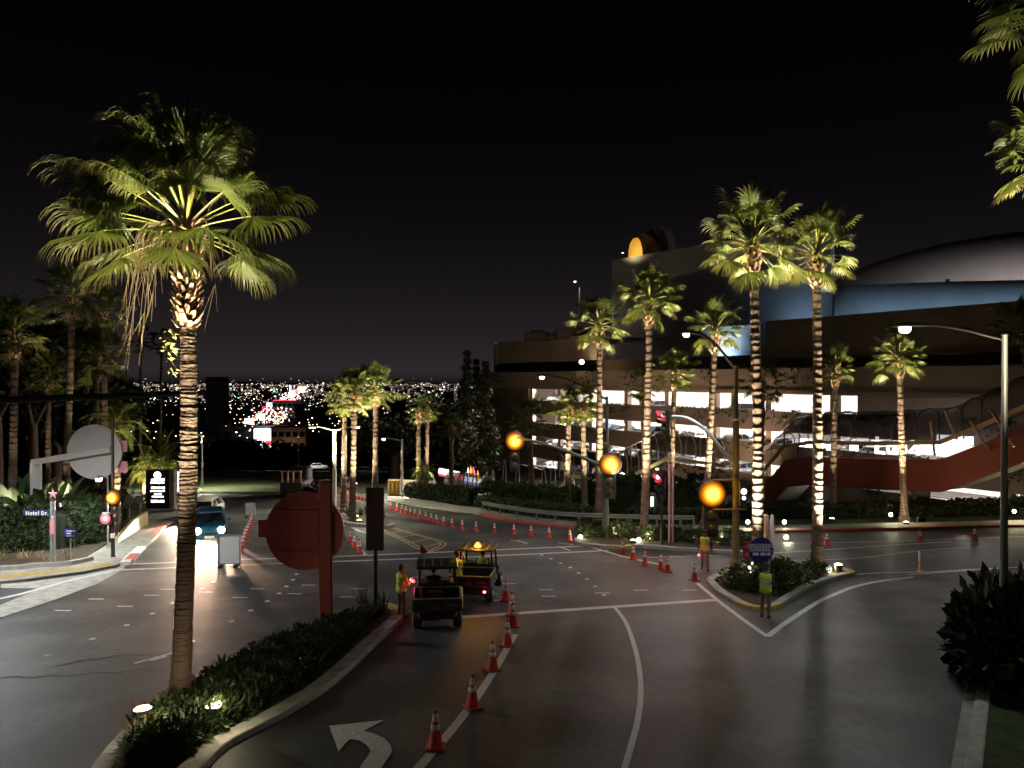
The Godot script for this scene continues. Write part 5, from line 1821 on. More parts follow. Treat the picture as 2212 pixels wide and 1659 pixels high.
# A car with its nose towards +z.
func make_car(called: String, label: String, paint_: String, lit := 0, simple := false, tall := 1.0, group := "") -> Node3D:
	var t := thing(called, label, "car", Vector3.ZERO, 0.0, group)
	var st := S()
	var body := []
	for q in [[-2.2, 0.70, 0.45, 0.85], [-2.1, 0.84, 0.30, 0.98], [-1.4, 0.89, 0.22, 1.0], [0.0, 0.90, 0.20, 0.98], [1.0, 0.89, 0.22, 0.95], [1.7, 0.86, 0.25, 0.88], [2.1, 0.80, 0.28, 0.78], [2.25, 0.66, 0.36, 0.66]]:
		body.append(car_section(q[0], q[1], q[2], q[3] * tall, 0.5))
	loft(st, body, true, true, 1)
	put("body", st, M[paint_], t)
	st = S()
	var cab := []
	for q in [[-1.95, 0.74, 0.0], [-1.55, 0.70, 0.40], [-0.9, 0.67, 0.50], [0.1, 0.66, 0.50], [0.55, 0.69, 0.34], [1.05, 0.74, 0.0]]:
		var y0 := 0.93 * tall
		cab.append([Vector3(-q[1] - 0.08, y0, q[0]), Vector3(-q[1] + 0.06, y0 + q[2] * 0.93, q[0]), Vector3(-q[1] + 0.16, y0 + q[2], q[0]), Vector3(q[1] - 0.16, y0 + q[2], q[0]), Vector3(q[1] - 0.06, y0 + q[2] * 0.93, q[0]), Vector3(q[1] + 0.08, y0, q[0])])
	loft(st, cab, true, true, 1)
	put("windows", st, M.car_glass, t)
	st = S()
	var roof := []
	for q in [[-1.6, 0.60, 0.37], [-1.45, 0.62, 0.45], [-0.9, 0.63, 0.51], [0.1, 0.62, 0.51], [0.4, 0.60, 0.44]]:
		var y0 := 0.93 * tall
		roof.append([Vector3(-q[1] - 0.06, y0 + q[2] - 0.05, q[0]), Vector3(-q[1] + 0.08, y0 + q[2] + 0.02, q[0]), Vector3(q[1] - 0.08, y0 + q[2] + 0.02, q[0]), Vector3(q[1] + 0.06, y0 + q[2] - 0.05, q[0])])
	loft(st, roof, true, true, 1)
	put("roof", st, M[paint_], t)
	for s in [-1.0, 1.0]:
		for z in [[0.42, 0.42, 1.0, 0.0], [-0.35, 0.48, -0.36, 0.0], [-1.55, 0.38, -1.85, 0.0]]:
			st = S()
			tube(st, [Vector3(s * 0.63, 0.93 * tall + z[1], z[0]), Vector3(s * 0.80, 0.93 * tall, z[2])], 0.035, 5)
			put("pillar", st, M[paint_], t)
		for z in [-1.35, 1.38]:
			st = S()
			lathe(st, [[0.20, -0.10], [0.31, -0.10], [0.335, -0.06], [0.335, 0.06], [0.31, 0.10], [0.20, 0.10]], 18, Vector3(s * 0.80, 0.335, z), Basis(Vector3.BACK, PI / 2))
			var w := put("wheel", st, M.rubber, t)
			if not simple:
				st = S()
				lathe(st, [[0.20, 0.0], [0.17, 0.02], [0.05, 0.03], [0.01, 0.03]], 14, Vector3(s * 0.895, 0.335, z), Basis(Vector3.BACK, -s * PI / 2))
				put("rim", st, M.steel_galv, w)
		st = S()
		var lc := Vector3(s * 0.60, 0.66 * tall, 2.14)
		if lit == 1:
			lathe(st, [[0.19, -0.03], [0.20, 0.05], [0.16, 0.13], [0.01, 0.17]], 14, lc, Basis(Vector3.RIGHT, PI / 2))
			put("headlight", st, M.headlight, t)
		else:
			bevel_box(st, lc - Vector3(0, 0, 0.03), Vector3(0.30, 0.14, 0.16), 0.03)
			put("headlight", st, M.chrome, t)
		st = S()
		bevel_box(st, Vector3(s * 0.66, 0.78 * tall, -2.15), Vector3(0.22, 0.16, 0.10), 0.03)
		put("tail_light", st, M.red_hot if lit == 2 else M.sign_red, t)
		st = S()
		bevel_box(st, Vector3(s * 1.0, 0.98 * tall, 0.75), Vector3(0.2, 0.14, 0.12), 0.03)
		put("mirror", st, M[paint_], t)
	if not simple:
		st = S()
		bevel_box(st, Vector3(0, 0.52 * tall, 2.22), Vector3(0.85, 0.16, 0.08), 0.03)
		put("grille", st, M.black_plastic, t)
		st = S()
		box(st, Vector3(0, 0.40, 2.27), Vector3(0.5, 0.13, 0.03))
		put("number_plate", st, M.sign_white, t)
	return t

func cars() -> void:
	var t := make_car("car", "teal blue car facing the camera with both headlights on", "car_blue", 1, false, 1.12)
	t.position = sight_ground(453, 1160) + Vector3(0, 0.01, 0)
	t.rotation.y = 0.36
	for s in [-1.0, 1.0]:
		spot(t, Vector3(s * 0.60, 0.74, 2.48), Vector3(s * 0.5, 0.0, 9.0), Color(1.0, 0.62, 0.42), 130.0, 26.0, 0.12, 1.0)
		omni(t, Vector3(s * 0.60, 0.80, 2.55), Color(1.0, 0.82, 0.6), 0.5, 0.1)
	t = make_car("car", "white car with lights on behind the teal blue car", "car_white", 1, false, 1.0)
	t.position = onx(440, 52.0) + Vector3(0, 0.01, 0)
	t.rotation.y = 0.12
	for s in [-1.0, 1.0]:
		spot(t, Vector3(s * 0.60, 0.70, 2.48), Vector3(s * 0.5, 0.0, 9.0), Color(1.0, 0.84, 0.6), 150.0, 34.0, 0.12, 1.0)
	# red tail lamps of cars that leave round the bend
	t = make_car("car", "dark car with red tail lights leaving behind the red round sign", "car_dark", 2, false, 1.1)
	t.position = onx(694, 70.0) + Vector3(0, 0.01, 0)
	t.rotation.y = PI + 0.5
	omni(t, Vector3(0.5, 0.8, -2.5), Color(1, 0.05, 0.04), 3.0, 0.2)
	t = make_car("car", "dark car with red tail lights far off on the bend by the pale double lamp", "car_dark", 2, false, 1.0)
	t.position = onx(728, 78.0) + Vector3(0, 0.12, 0)
	t.rotation.y = PI + 0.9
	omni(t, Vector3(0.5, 0.8, -2.5), Color(1, 0.05, 0.04), 2.0, 0.2)
	# small truck with a slatted load behind the sign
	t = thing("cone_truck", "small dark truck with a slatted rear seen above the red round sign", "truck", onx(641, 71.0), 0.0)
	var st := S()
	bevel_box(st, Vector3(0, 1.0, 0), Vector3(2.0, 1.0, 4.0), 0.08)
	put("body", st, M.black_plastic, t)
	st = S()
	bevel_box(st, Vector3(0, 2.0, -1.2), Vector3(1.9, 1.2, 1.5), 0.15)
	put("cab", st, M.black_plastic, t)
	for x in [-0.8, -0.3, 0.2, 0.85]:
		st = S()
		box(st, Vector3(x, 1.95, 1.9), Vector3(0.14, 1.0, 0.08))
		put("slat", st, M.beam_tan, t)
	st = S()
	box(st, Vector3(0, 2.48, 1.9), Vector3(2.0, 0.1, 0.1))
	put("rail", st, M.beam_tan, t)
	for x in [-0.9, 0.9]:
		for z in [-1.3, 1.3]:
			st = S()
			lathe(st, [[0.2, -0.12], [0.4, -0.12], [0.4, 0.12], [0.2, 0.12]], 14, Vector3(x, 0.4, z), Basis(Vector3.BACK, PI / 2))
			put("wheel", st, M.rubber, t)
	# cars on the lot beyond the lawn
	t = make_car("car", "white car parked side on at the top of the lawn", "car_white", 0, false, 1.1)
	t.position = onx(688, 185.0) + Vector3(0, 0.3, 0)
	t.rotation.y = PI * 0.5 + 0.25
	t = thing("street_lamp", "added unseen lot lamp over the white car at the top of the lawn", "street lamp", onx(700, 178.0) + Vector3(-6, 0, 0))  # unseen lamp, added to brighten the lawn
	pole(t, "pole", 8.0, 0.1, 0.07, M.steel_galv)
	st = S()
	bevel_box(st, Vector3(0, 8.0, 0), Vector3(0.6, 0.15, 0.3), 0.03)
	put("lamp_head", st, M.steel_galv, t)
	st = S()
	box(st, Vector3(0, 7.9, 0), Vector3(0.2, 0.03, 0.1))
	put("lens", st, M.lamp_small, t)
	spot(t, Vector3(0, 7.8, 0), Vector3(0.2, 0, -0.1), Color(1.0, 0.95, 0.85), 520.0, 78.0, 0.1, 0.6)
	t.set_meta("label", "thin added unseen lot lamp beside the white car at the top of the lawn")
	var lot := make_car("car", "silver car in the dark lot between the median palms, leftmost of four", "car_silver", 0, true)
	lot.position = onx(762, 150.0) + Vector3(0, 0.1, 0)
	lot.rotation.y = 1.2
	var k := 1
	for q in [[792, 140.0, 1.4], [730, 165.0, 0.9], [846, 138.0, 1.6]]:
		var o := lot.duplicate() as Node3D
		o.name = numbered("car")
		add_child(o)
		o.position = onx(q[0], q[1]) + Vector3(0, 0.1, 0)
		o.rotation.y = q[2]
		tag(o, "silver car in the dark lot beyond the bend, %s" % ["", "between the second and third median palms", "behind the pale double lamp", "right of the third median palm"][k], "car", "cars in the dark lot")
		k += 1
	# parked cars on the levels of the deck
	var protos := []
	for m in ["car_white", "car_silver", "car_dark", "car_blue"]:
		var c := make_car("car", "", m, 0, true, 1.0)
		protos.append([c, m.replace("car_", ""), false])
	var words := ["top", "second", "third", "lowest"]
	for lvl in [1, 2, 3, 0]:
		var fl: float = [2.1, -1.1, -4.2, -7.4][lvl]
		var n := 0
		var s := 13.6
		while s < [60.0, 68.0, 52.0, 44.0][lvl]:
			if rng.randf() < (0.25 if lvl == 0 else 0.80):
				var pr: Array = protos[[0, 0, 1, 1, 2, 3, 0][rng.randi() % 7]]
				var o: Node3D = pr[0]
				if pr[2]:
					o = pr[0].duplicate()
					o.name = numbered("car")
					add_child(o)
				pr[2] = true
				o.position = fp(s, -3.4, fl)
				o.rotation.y = atan2(GN.x, GN.z) + (PI if rng.randf() < 0.4 else 0.0)
				tag(o, "%s car parked on the %s lit deck level, %s space from the left" % [pr[1], words[lvl], ORD[mini(n, 19)]], "car", "cars parked on the deck")
			n += 1
			s += 2.75

func make_cart(called: String, label: String, bed_load: bool) -> Node3D:    # utility cart, rear towards +z
	var t := thing(called, label, "utility cart")
	var st := S()
	bevel_box(st, Vector3(0, 0.48, -0.3), Vector3(1.25, 0.22, 2.9), 0.05)
	put("chassis", st, M.cart_body, t)
	st = S()
	bevel_box(st, Vector3(0, 0.78, -1.5), Vector3(1.3, 0.55, 0.7), 0.12)
	put("bonnet", st, M.cart_body, t)
	var bed := Vector3(0, 0.78, 0.75)
	st = S()
	box(st, bed, Vector3(1.46, 0.06, 1.3))
	put("bed_floor", st, M.cart_body, t)
	for q in [[0, 0.68, 1.50, 0.07], [0, -0.66, 1.50, 0.07]]:
		st = S()
		bevel_box(st, bed + Vector3(0, 0.21, q[1]), Vector3(q[2], 0.44, q[3]), 0.02)
		put("bed_wall", st, M.cart_body, t)
		st = S()
		box(st, bed + Vector3(0, 0.445, q[1]), Vector3(q[2] - 0.04, 0.035, 0.06))
		put("bed_edge", st, M.cart_edge, t)
	for s in [-1.0, 1.0]:
		st = S()
		bevel_box(st, bed + Vector3(s * 0.73, 0.21, 0), Vector3(0.06, 0.44, 1.28), 0.02)
		put("bed_wall", st, M.cart_body, t)
		st = S()
		box(st, bed + Vector3(s * 0.73, 0.447, 0), Vector3(0.05, 0.04, 1.24))
		put("bed_edge", st, M.cart_edge, t)
	for s in [-1.0, 1.0]:
		for z in [-1.35, 0.75]:
			st = S()
			lathe(st, [[0.16, -0.12], [0.27, -0.13], [0.31, -0.08], [0.31, 0.08], [0.27, 0.13], [0.16, 0.12]], 20, Vector3(s * 0.62, 0.31, z), Basis(Vector3.BACK, PI / 2))
			var w := put("wheel", st, M.rubber, t)
			st = S()
			lathe(st, [[0.16, 0.0], [0.14, 0.02], [0.04, 0.04], [0.01, 0.04]], 12, Vector3(s * 0.735, 0.31, z), Basis(Vector3.BACK, -s * PI / 2))
			put("rim", st, M.steel_galv, w)
	st = S()
	bevel_box(st, Vector3(0, 0.82, -0.25), Vector3(1.2, 0.16, 0.5), 0.05)
	put("seat", st, M.cloth_dark, t)
	st = S()
	bevel_box(st, Vector3(0, 1.12, 0.0), Vector3(1.2, 0.48, 0.1), 0.04)
	put("seat_back", st, M.cloth_dark, t)
	for q in [[-0.6, 0.05, 0.0], [0.6, 0.05, 0.0], [-0.58, -1.2, 0.28], [0.58, -1.2, 0.28]]:
		st = S()
		tube(st, [Vector3(q[0], 0.75, q[1]), Vector3(q[0] * 0.98, 1.4, q[1] + q[2] * 0.5), Vector3(q[0] * 0.95, 1.93, q[1] + q[2])], 0.035, 8)
		put("canopy_post", st, M.cart_body, t)
	st = S()
	bevel_box(st, Vector3(0, 1.97, -0.42), Vector3(1.35, 0.09, 1.35), 0.03)
	put("canopy", st, M.cart_body, t)
	for x in [-0.42, -0.14, 0.14, 0.42]:
		st = S()
		box(st, Vector3(x, 2.022, -0.42), Vector3(0.05, 0.02, 1.2))
		put("canopy_ridge", st, M.cart_edge, t)
	st = S()
	var ring := []
	for k in 17:
		ring.append(Vector3(-0.3 + cos(TAU * k / 16) * 0.17, 1.18 + sin(TAU * k / 16) * 0.13, -0.75 + sin(TAU * k / 16) * 0.1))
	tube(st, ring, 0.015, 5, false)
	put("steering_wheel", st, M.black_plastic, t)
	st = S()
	var c := Vector3(0.0, 0.93, 1.475)
	for q in [[0.0, 0.085], [2.094, 0.085], [4.189, 0.085]]:
		var an: float = PI / 2 + q[0]
		var p0 := c + Vector3(cos(an), sin(an), 0) * 0.10
		var p1 := c + Vector3(cos(an + 2.094), sin(an + 2.094), 0) * 0.10
		box(st, (p0 + p1) * 0.5, Vector3((p1 - p0).length(), 0.03, 0.012), Basis(Vector3.BACK, atan2(p1.y - p0.y, p1.x - p0.x)))
	put("warning_triangle", st, M.sign_red, t)
	st = S()
	box(st, Vector3(0.42, 1.0, 1.475), Vector3(0.36, 0.04, 0.012))
	put("lettering", st, M.cart_edge, t)
	for s in [-0.55, 0.55]:
		st = S()
		lathe(st, [[0.055, 0.0], [0.045, 0.02], [0.01, 0.03]], 12, Vector3(s, 0.62, 1.46), Basis(Vector3.RIGHT, PI / 2))
		put("tail_light", st, M.red_hot if (not bed_load and s > 0) else M.sign_red, t)
	return t

func carts() -> void:
	var t := make_cart("utility_cart", "nearer dark utility cart with canopy, red flag and a red tube in its bed", true)
	var p := sight_ground(938, 1358)
	t.position = p + Vector3(0.0, 0.005, -0.9)
	t.rotation.y = 0.10
	t.scale = Vector3(1.0, 0.86, 1.0)
	var st := S()
	tube(st, [Vector3(-0.52, 0.8, 0.55), Vector3(-0.52, 1.42, 0.62)], 0.06, 10)
	put("red_tube", st, M.cone_orange, t)
	st = S()
	bevel_box(st, Vector3(-0.08, 1.0, 0.5), Vector3(0.5, 0.40, 0.36), 0.03)
	put("crate", st, M.black_plastic, t)
	for q in [[-0.08, 1.12, 0.26, 0.04], [-0.04, 0.95, 0.18, 0.08]]:
		st = S()
		box(st, Vector3(q[0], q[1], 0.685), Vector3(q[2], q[3], 0.01))
		put("crate_mark", st, M.cart_edge, t)
	st = S()
	tube(st, [Vector3(-0.55, 1.95, -0.9), Vector3(-0.55, 2.62, -0.92)], 0.012, 5)
	put("flag_pole", st, M.steel_dark, t)
	st = S()
	loft(st, [[Vector3(-0.55, 2.6, -0.92), Vector3(-0.55, 2.25, -0.92)], [Vector3(-0.43, 2.46, -0.86), Vector3(-0.43, 2.24, -0.87)], [Vector3(-0.32, 2.32, -0.92), Vector3(-0.33, 2.26, -0.92)]], false, false)
	put("flag", st, M.sign_red, t)
	st = S()
	lathe(st, [[0.07, 0.0], [0.07, 0.1], [0.05, 0.15], [0.01, 0.16]], 12, Vector3(0.52, 2.02, -0.3))
	put("beacon", st, M.yellow_plastic, t)
	st = S()
	for q in [[0.0, -0.02], [0.14, 0.05]]:
		tube(st, [Vector3(0.755, 0.85 + q[0], 1.3), Vector3(0.78, 1.15 + q[0] * 0.5, 0.5), Vector3(0.77, 1.22, 0.15)], 0.03, 6)
	put("yellow_hose", st, M.cream_paint, t)
	t = make_cart("utility_cart", "farther dark utility cart with a lit amber beacon and lit red tail light", false)
	p = sight_ground(1020, 1302)
	t.position = p + Vector3(0.1, 0.005, -0.9)
	t.rotation.y = -0.13
	t.scale = Vector3(1.0, 0.86, 1.0)
	st = S()
	lathe(st, [[0.10, 0.0], [0.13, 0.02], [0.12, 0.16], [0.08, 0.23], [0.01, 0.25]], 18, Vector3(0.06, 2.03, 0.0))
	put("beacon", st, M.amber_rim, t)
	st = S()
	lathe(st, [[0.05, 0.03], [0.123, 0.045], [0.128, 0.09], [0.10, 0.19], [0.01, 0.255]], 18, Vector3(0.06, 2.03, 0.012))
	put("beacon_lens_glow", st, M.amber_core, t)
	omni(t, Vector3(0.06, 2.2, 0.22), Color(1.0, 0.42, 0.04), 0.8, 0.12)
	omni(t, Vector3(0.06, 2.45, 0.0), Color(1.0, 0.42, 0.04), 1.6, 0.12)
	omni(t, Vector3(0.55, 0.62, 1.6), Color(1.0, 0.04, 0.08), 0.06, 0.05)
	st = S()
	bevel_box(st, Vector3(-0.85, 0.98, -0.35), Vector3(0.06, 0.5, 0.9), 0.02)
	put("door_slats", st, M.cream_paint, t)
	st = S()
	bevel_box(st, Vector3(-0.8, 1.28, -0.7), Vector3(0.05, 0.35, 0.22), 0.01)
	put("notice", st, M.beam_tan, t)

# -------- people: one skin meshed from a smooth field round a posed skeleton
func smooth_min(a: float, b: float, k: float) -> float:
	var h := clampf(0.5 + 0.5 * (b - a) / k, 0.0, 1.0)
	return lerpf(b, a, h) - k * h * (1.0 - h)

func skin(bones: Array, cell: float, k: float) -> SurfaceTool:    # bones: [a, b, ra, rb, colour]
	var lo := Vector3(1e9, 1e9, 1e9)
	var hi := -lo
	for q in bones:
		var m: float = maxf(q[2], q[3]) + cell * 2.5
		for e in [q[0], q[1]]:
			lo = lo.min(e - Vector3.ONE * m)
			hi = hi.max(e + Vector3.ONE * m)
	var n := Vector3i(((hi - lo) / cell).ceil()) + Vector3i.ONE
	var f := PackedFloat32Array()
	f.resize(n.x * n.y * n.z)
	f.fill(1.0)
	var near := PackedFloat32Array()
	near.resize(f.size())
	near.fill(9.0)
	var who := PackedByteArray()
	who.resize(f.size())
	for bi in bones.size():
		var q: Array = bones[bi]
		var a: Vector3 = q[0]
		var b: Vector3 = q[1]
		var ra: float = q[2]
		var rb: float = q[3]
		var ab := b - a
		var len2 := maxf(ab.length_squared(), 1e-8)
		var m := maxf(ra, rb) + k + cell * 2.0
		var i0 := Vector3i(((a.min(b) - Vector3.ONE * m - lo) / cell).floor()).clamp(Vector3i.ZERO, n - Vector3i.ONE)
		var i1 := Vector3i(((a.max(b) + Vector3.ONE * m - lo) / cell).ceil()).clamp(Vector3i.ZERO, n - Vector3i.ONE)
		for z in range(i0.z, i1.z + 1):
			for y in range(i0.y, i1.y + 1):
				var id := (z * n.y + y) * n.x + i0.x
				for x in range(i0.x, i1.x + 1):
					var p := lo + Vector3(x, y, z) * cell
					var t := clampf((p - a).dot(ab) / len2, 0.0, 1.0)
					var d := (p - a - ab * t).length() - lerpf(ra, rb, t)
					if d < near[id]:
						near[id] = d
						who[id] = bi
					f[id] = smooth_min(f[id], d, k)
					id += 1
	var st := SurfaceTool.new()
	st.begin(Mesh.PRIMITIVE_TRIANGLES)
	st.set_smooth_group(0)
	var vid := {}
	var step := [1, n.x, n.x * n.y]
	for z in n.z - 1:
		for y in n.y - 1:
			for x in n.x - 1:
				var id := (z * n.y + y) * n.x + x
				var s0 := f[id] < 0.0
				var mixed := false
				for c in range(1, 8):
					if (f[id + (c & 1) + (c >> 1 & 1) * n.x + (c >> 2) * n.x * n.y] < 0.0) != s0:
						mixed = true
						break
				if not mixed:
					continue
				var sum := Vector3.ZERO
				var cnt := 0
				for c in 8:
					var pc := Vector3(c & 1, c >> 1 & 1, c >> 2)
					var va := f[id + int(pc.x) + int(pc.y) * n.x + int(pc.z) * n.x * n.y]
					for ax in 3:
						if c & (1 << ax):
							continue
						var vb := f[id + int(pc.x) + int(pc.y) * n.x + int(pc.z) * n.x * n.y + step[ax]]
						if (va < 0.0) != (vb < 0.0):
							var e := pc
							e[ax] += va / (va - vb)
							sum += e
							cnt += 1
				vid[id] = [lo + (Vector3(x, y, z) + sum / cnt) * cell, bones[who[id]][4]]
	for id in vid:
		var z: int = id / (n.x * n.y)
		var y: int = (id / n.x) % n.y
		var x: int = id % n.x
		for ax in 3:
			var u := (ax + 1) % 3
			var v := (ax + 2) % 3
			var co := [x, y, z]
			if co[u] == 0 or co[v] == 0:
				continue
			var in0 := f[id] < 0.0
			if in0 == (f[id + step[ax]] < 0.0):
				continue
			var q := [id, id - step[u], id - step[u] - step[v], id - step[v]]
			if not (vid.has(q[1]) and vid.has(q[2]) and vid.has(q[3])):
				continue
			if in0:
				q.reverse()
			for t in [0, 1, 2, 0, 2, 3]:
				var w: Array = vid[q[t]]
				st.set_color(w[1])
				st.add_vertex(w[0])
	return st

# joints in metres, figure facing +z; pose holds overrides
func person(label: String, at: Vector3, turn: float, pose: Dictionary, colours: Dictionary, vest := true, hat := "cap") -> Node3D:
	var t := thing("person", label, "person", at, turn)
	var sk: Color = colours.get("skin", Color(0.30, 0.17, 0.11))
	var pants: Color = colours.get("pants", Color(0.16, 0.13, 0.09))
	var shirt: Color = colours.get("shirt", Color(0.05, 0.05, 0.055))
	var shoe := Color(0.02, 0.02, 0.02)
	var shin: Color = sk if colours.get("shorts", false) else pants
	var hip: Vector3 = pose.get("hip", Vector3(0, 0.93, 0))
	var chest: Vector3 = hip + pose.get("chest", Vector3(0, 0.40, 0.02))
	var neck: Vector3 = chest + pose.get("neck", Vector3(0, 0.14, 0.0))
	var head: Vector3 = neck + pose.get("head", Vector3(0, 0.15, 0.03))
	var bones := []
	bones.append([hip + Vector3(-0.07, 0, 0), hip + Vector3(0.07, 0, 0), 0.125, 0.125, pants])
	bones.append([hip + Vector3(0, 0.10, 0), chest, 0.125, 0.145, shirt])
	bones.append([chest + Vector3(-0.10, 0.0, 0), chest + Vector3(0.10, 0.0, 0), 0.115, 0.115, shirt])
	bones.append([chest + Vector3(0, 0.08, -0.01), head, 0.062, 0.055, sk])
	for s in ["l", "r"]:
		var x := -1.0 if s == "r" else 1.0
		var h0 := hip + Vector3(x * 0.095, -0.03, 0)
		var kn: Vector3 = pose.get("knee_" + s, h0 + Vector3(0, -0.42, 0.02))
		var an: Vector3 = pose.get("ankle_" + s, kn + Vector3(0, -0.40, -0.02))
		var toe: Vector3 = pose.get("toe_" + s, an + Vector3(x * 0.03, -0.045, 0.16))
		bones.append([h0, kn, 0.088, 0.060, pants])
		bones.append([kn, kn.lerp(an, 0.35), 0.058, 0.060, shin])
		bones.append([kn.lerp(an, 0.35), an, 0.060, 0.042, shin])
		bones.append([an + Vector3(0, -0.03, -0.02), toe, 0.045, 0.036, shoe])
		var sh := chest + Vector3(x * 0.185, 0.055, 0)
		var el: Vector3 = chest + pose.get("elbow_" + s, Vector3(x * 0.25, -0.22, -0.02))
		var wr: Vector3 = chest + pose.get("wrist_" + s, Vector3(x * 0.26, -0.46, 0.06))
		bones.append([chest + Vector3(x * 0.1, 0.06, 0), sh, 0.075, 0.062, shirt])
		bones.append([sh, el, 0.056, 0.042, shirt])
		bones.append([el, wr, 0.041, 0.028, shirt if colours.get("long", true) else sk])
		var hd := (wr - el).normalized()
		var pal := wr + hd * 0.075
		bones.append([wr, pal, 0.028, 0.030, sk])
		var f := frame_of(hd)
		for k in 4:
			var off: Vector3 = f[0] * (k - 1.5) * 0.018
			var l: float = [0.062, 0.075, 0.07, 0.055][k]
			var kp := pal + off + hd * (0.02 + l * 0.45)
			bones.append([pal + off * 0.8, kp, 0.010, 0.009, sk])
			bones.append([kp, kp + (hd * 0.75 + f[1] * 0.6).normalized() * l * 0.55, 0.009, 0.008, sk])
		bones.append([wr + hd * 0.02 + f[0] * 0.02, pal + f[0] * 0.055 + f[1] * 0.02, 0.012, 0.009, sk])
	var st := skin(bones, 0.016, 0.035)
	# the head on a finer grid, in the same skin
	var yaw := Basis(Vector3.UP, pose.get("look", 0.0)) * Basis(Vector3.RIGHT, pose.get("nod", 0.1))
	var hb := []
	for q in [[[0, 0.06, -0.01], [0, 0.03, -0.02], 0.092, 0.088], [[0, -0.03, 0.03], [0, -0.075, 0.05], 0.062, 0.045], [[0, 0.02, 0.09], [0, -0.015, 0.108], 0.014, 0.018], [[-0.03, 0.035, 0.075], [0.03, 0.035, 0.075], 0.02, 0.02], [[-0.022, -0.055, 0.085], [0.022, -0.055, 0.085], 0.012, 0.012], [[-0.09, 0.02, -0.01], [-0.092, -0.02, 0.0], 0.018, 0.014], [[0.09, 0.02, -0.01], [0.092, -0.02, 0.0], 0.018, 0.014]]:
		hb.append([head + yaw * Vector3(q[0][0], q[0][1], q[0][2]), head + yaw * Vector3(q[1][0], q[1][1], q[1][2]), q[2], q[3], sk])
	hb.append([head + yaw * Vector3(0, 0.08, -0.03), head + yaw * Vector3(0, 0.0, -0.06), 0.088, 0.075, colours.get("hair", Color(0.02, 0.015, 0.012))])
	var st2 := skin(hb, 0.008, 0.012)
	st.generate_normals()
	var m := st.commit()
	st2.generate_normals()
	st.clear()
	var both := SurfaceTool.new()
	both.begin(Mesh.PRIMITIVE_TRIANGLES)
	both.append_from(m, 0, Transform3D())
	both.append_from(st2.commit(), 0, Transform3D())
	put_mesh("body", both.commit(), M.person_skin, t)
	if vest:
		var vb := []
		var y := Color(0.50, 0.62, 0.05)
		vb.append([hip + Vector3(-0.06, 0.02, 0), hip + Vector3(0.06, 0.02, 0), 0.142, 0.142, y])
		vb.append([hip + Vector3(0, 0.10, 0), chest, 0.138, 0.156, y])
		vb.append([chest + Vector3(-0.10, 0.0, 0), chest + Vector3(0.10, 0.0, 0), 0.124, 0.124, y])
		for x in [-1.0, 1.0]:
			vb.append([chest + Vector3(x * 0.1, 0.06, 0), chest + Vector3(x * 0.145, 0.06, 0), 0.085, 0.072, y])
		var sv := skin(vb, 0.018, 0.04)
		put("vest", sv, M.vest_yellow, t)
		for e in [0.16, 0.30]:
			st = S()
			var c := hip.lerp(chest, e / 0.4)
			var ring := []
			for yy in [-0.022, 0.022]:
				var l := []
				for k in 24:
					var a := TAU * k / 24
					l.append(c + Vector3(cos(a) * (0.222 - 0.07 * e), yy, sin(a) * (0.158 + 0.01 * e)))
				ring.append(l)
			loft(st, ring, true, false, 1)
			put("reflective_band", st, M.vest_orange_trim, t)
	if hat == "cap":
		st = S()
		lathe(st, [[0.112, 0.055], [0.110, 0.10], [0.09, 0.145], [0.05, 0.17], [0.01, 0.176]], 18, head, yaw)
		put("cap", st, M.cap_grey if colours.get("pale_cap", false) else M.cloth_dark, t)
		st = S()
		bevel_box(st, head + yaw * Vector3(0, 0.065, 0.14), Vector3(0.16, 0.012, 0.11), 0.005, yaw)
		put("cap_brim", st, M.cap_grey if colours.get("pale_cap", false) else M.cloth_dark, t)
	return t

func wand(label: String, p: Vector3, d: Vector3) -> void:
	var t := thing("light_wand", label, "light wand", p)
	var st := S()
	tube(st, [Vector3.ZERO, d * 0.16], 0.018, 8)
	put("handle", st, M.black_plastic, t)
	st = S()
	tube(st, [d * 0.16, d * 0.2, d * 0.38, d * 0.42], [0.02, 0.034, 0.030, 0.01], 10)
	put("glowing_tip", st, M.red_core, t)
	st = S()
	lathe(st, [[0.036, -0.03], [0.05, 0.0], [0.036, 0.03]], 10, d * 0.24)
	put("glowing_bulb", st, M.red_hot, t)
	omni(t, d * 0.3 + Vector3(0, 0, 0.12), Color(1.0, 0.05, 0.1), 0.10, 0.05)

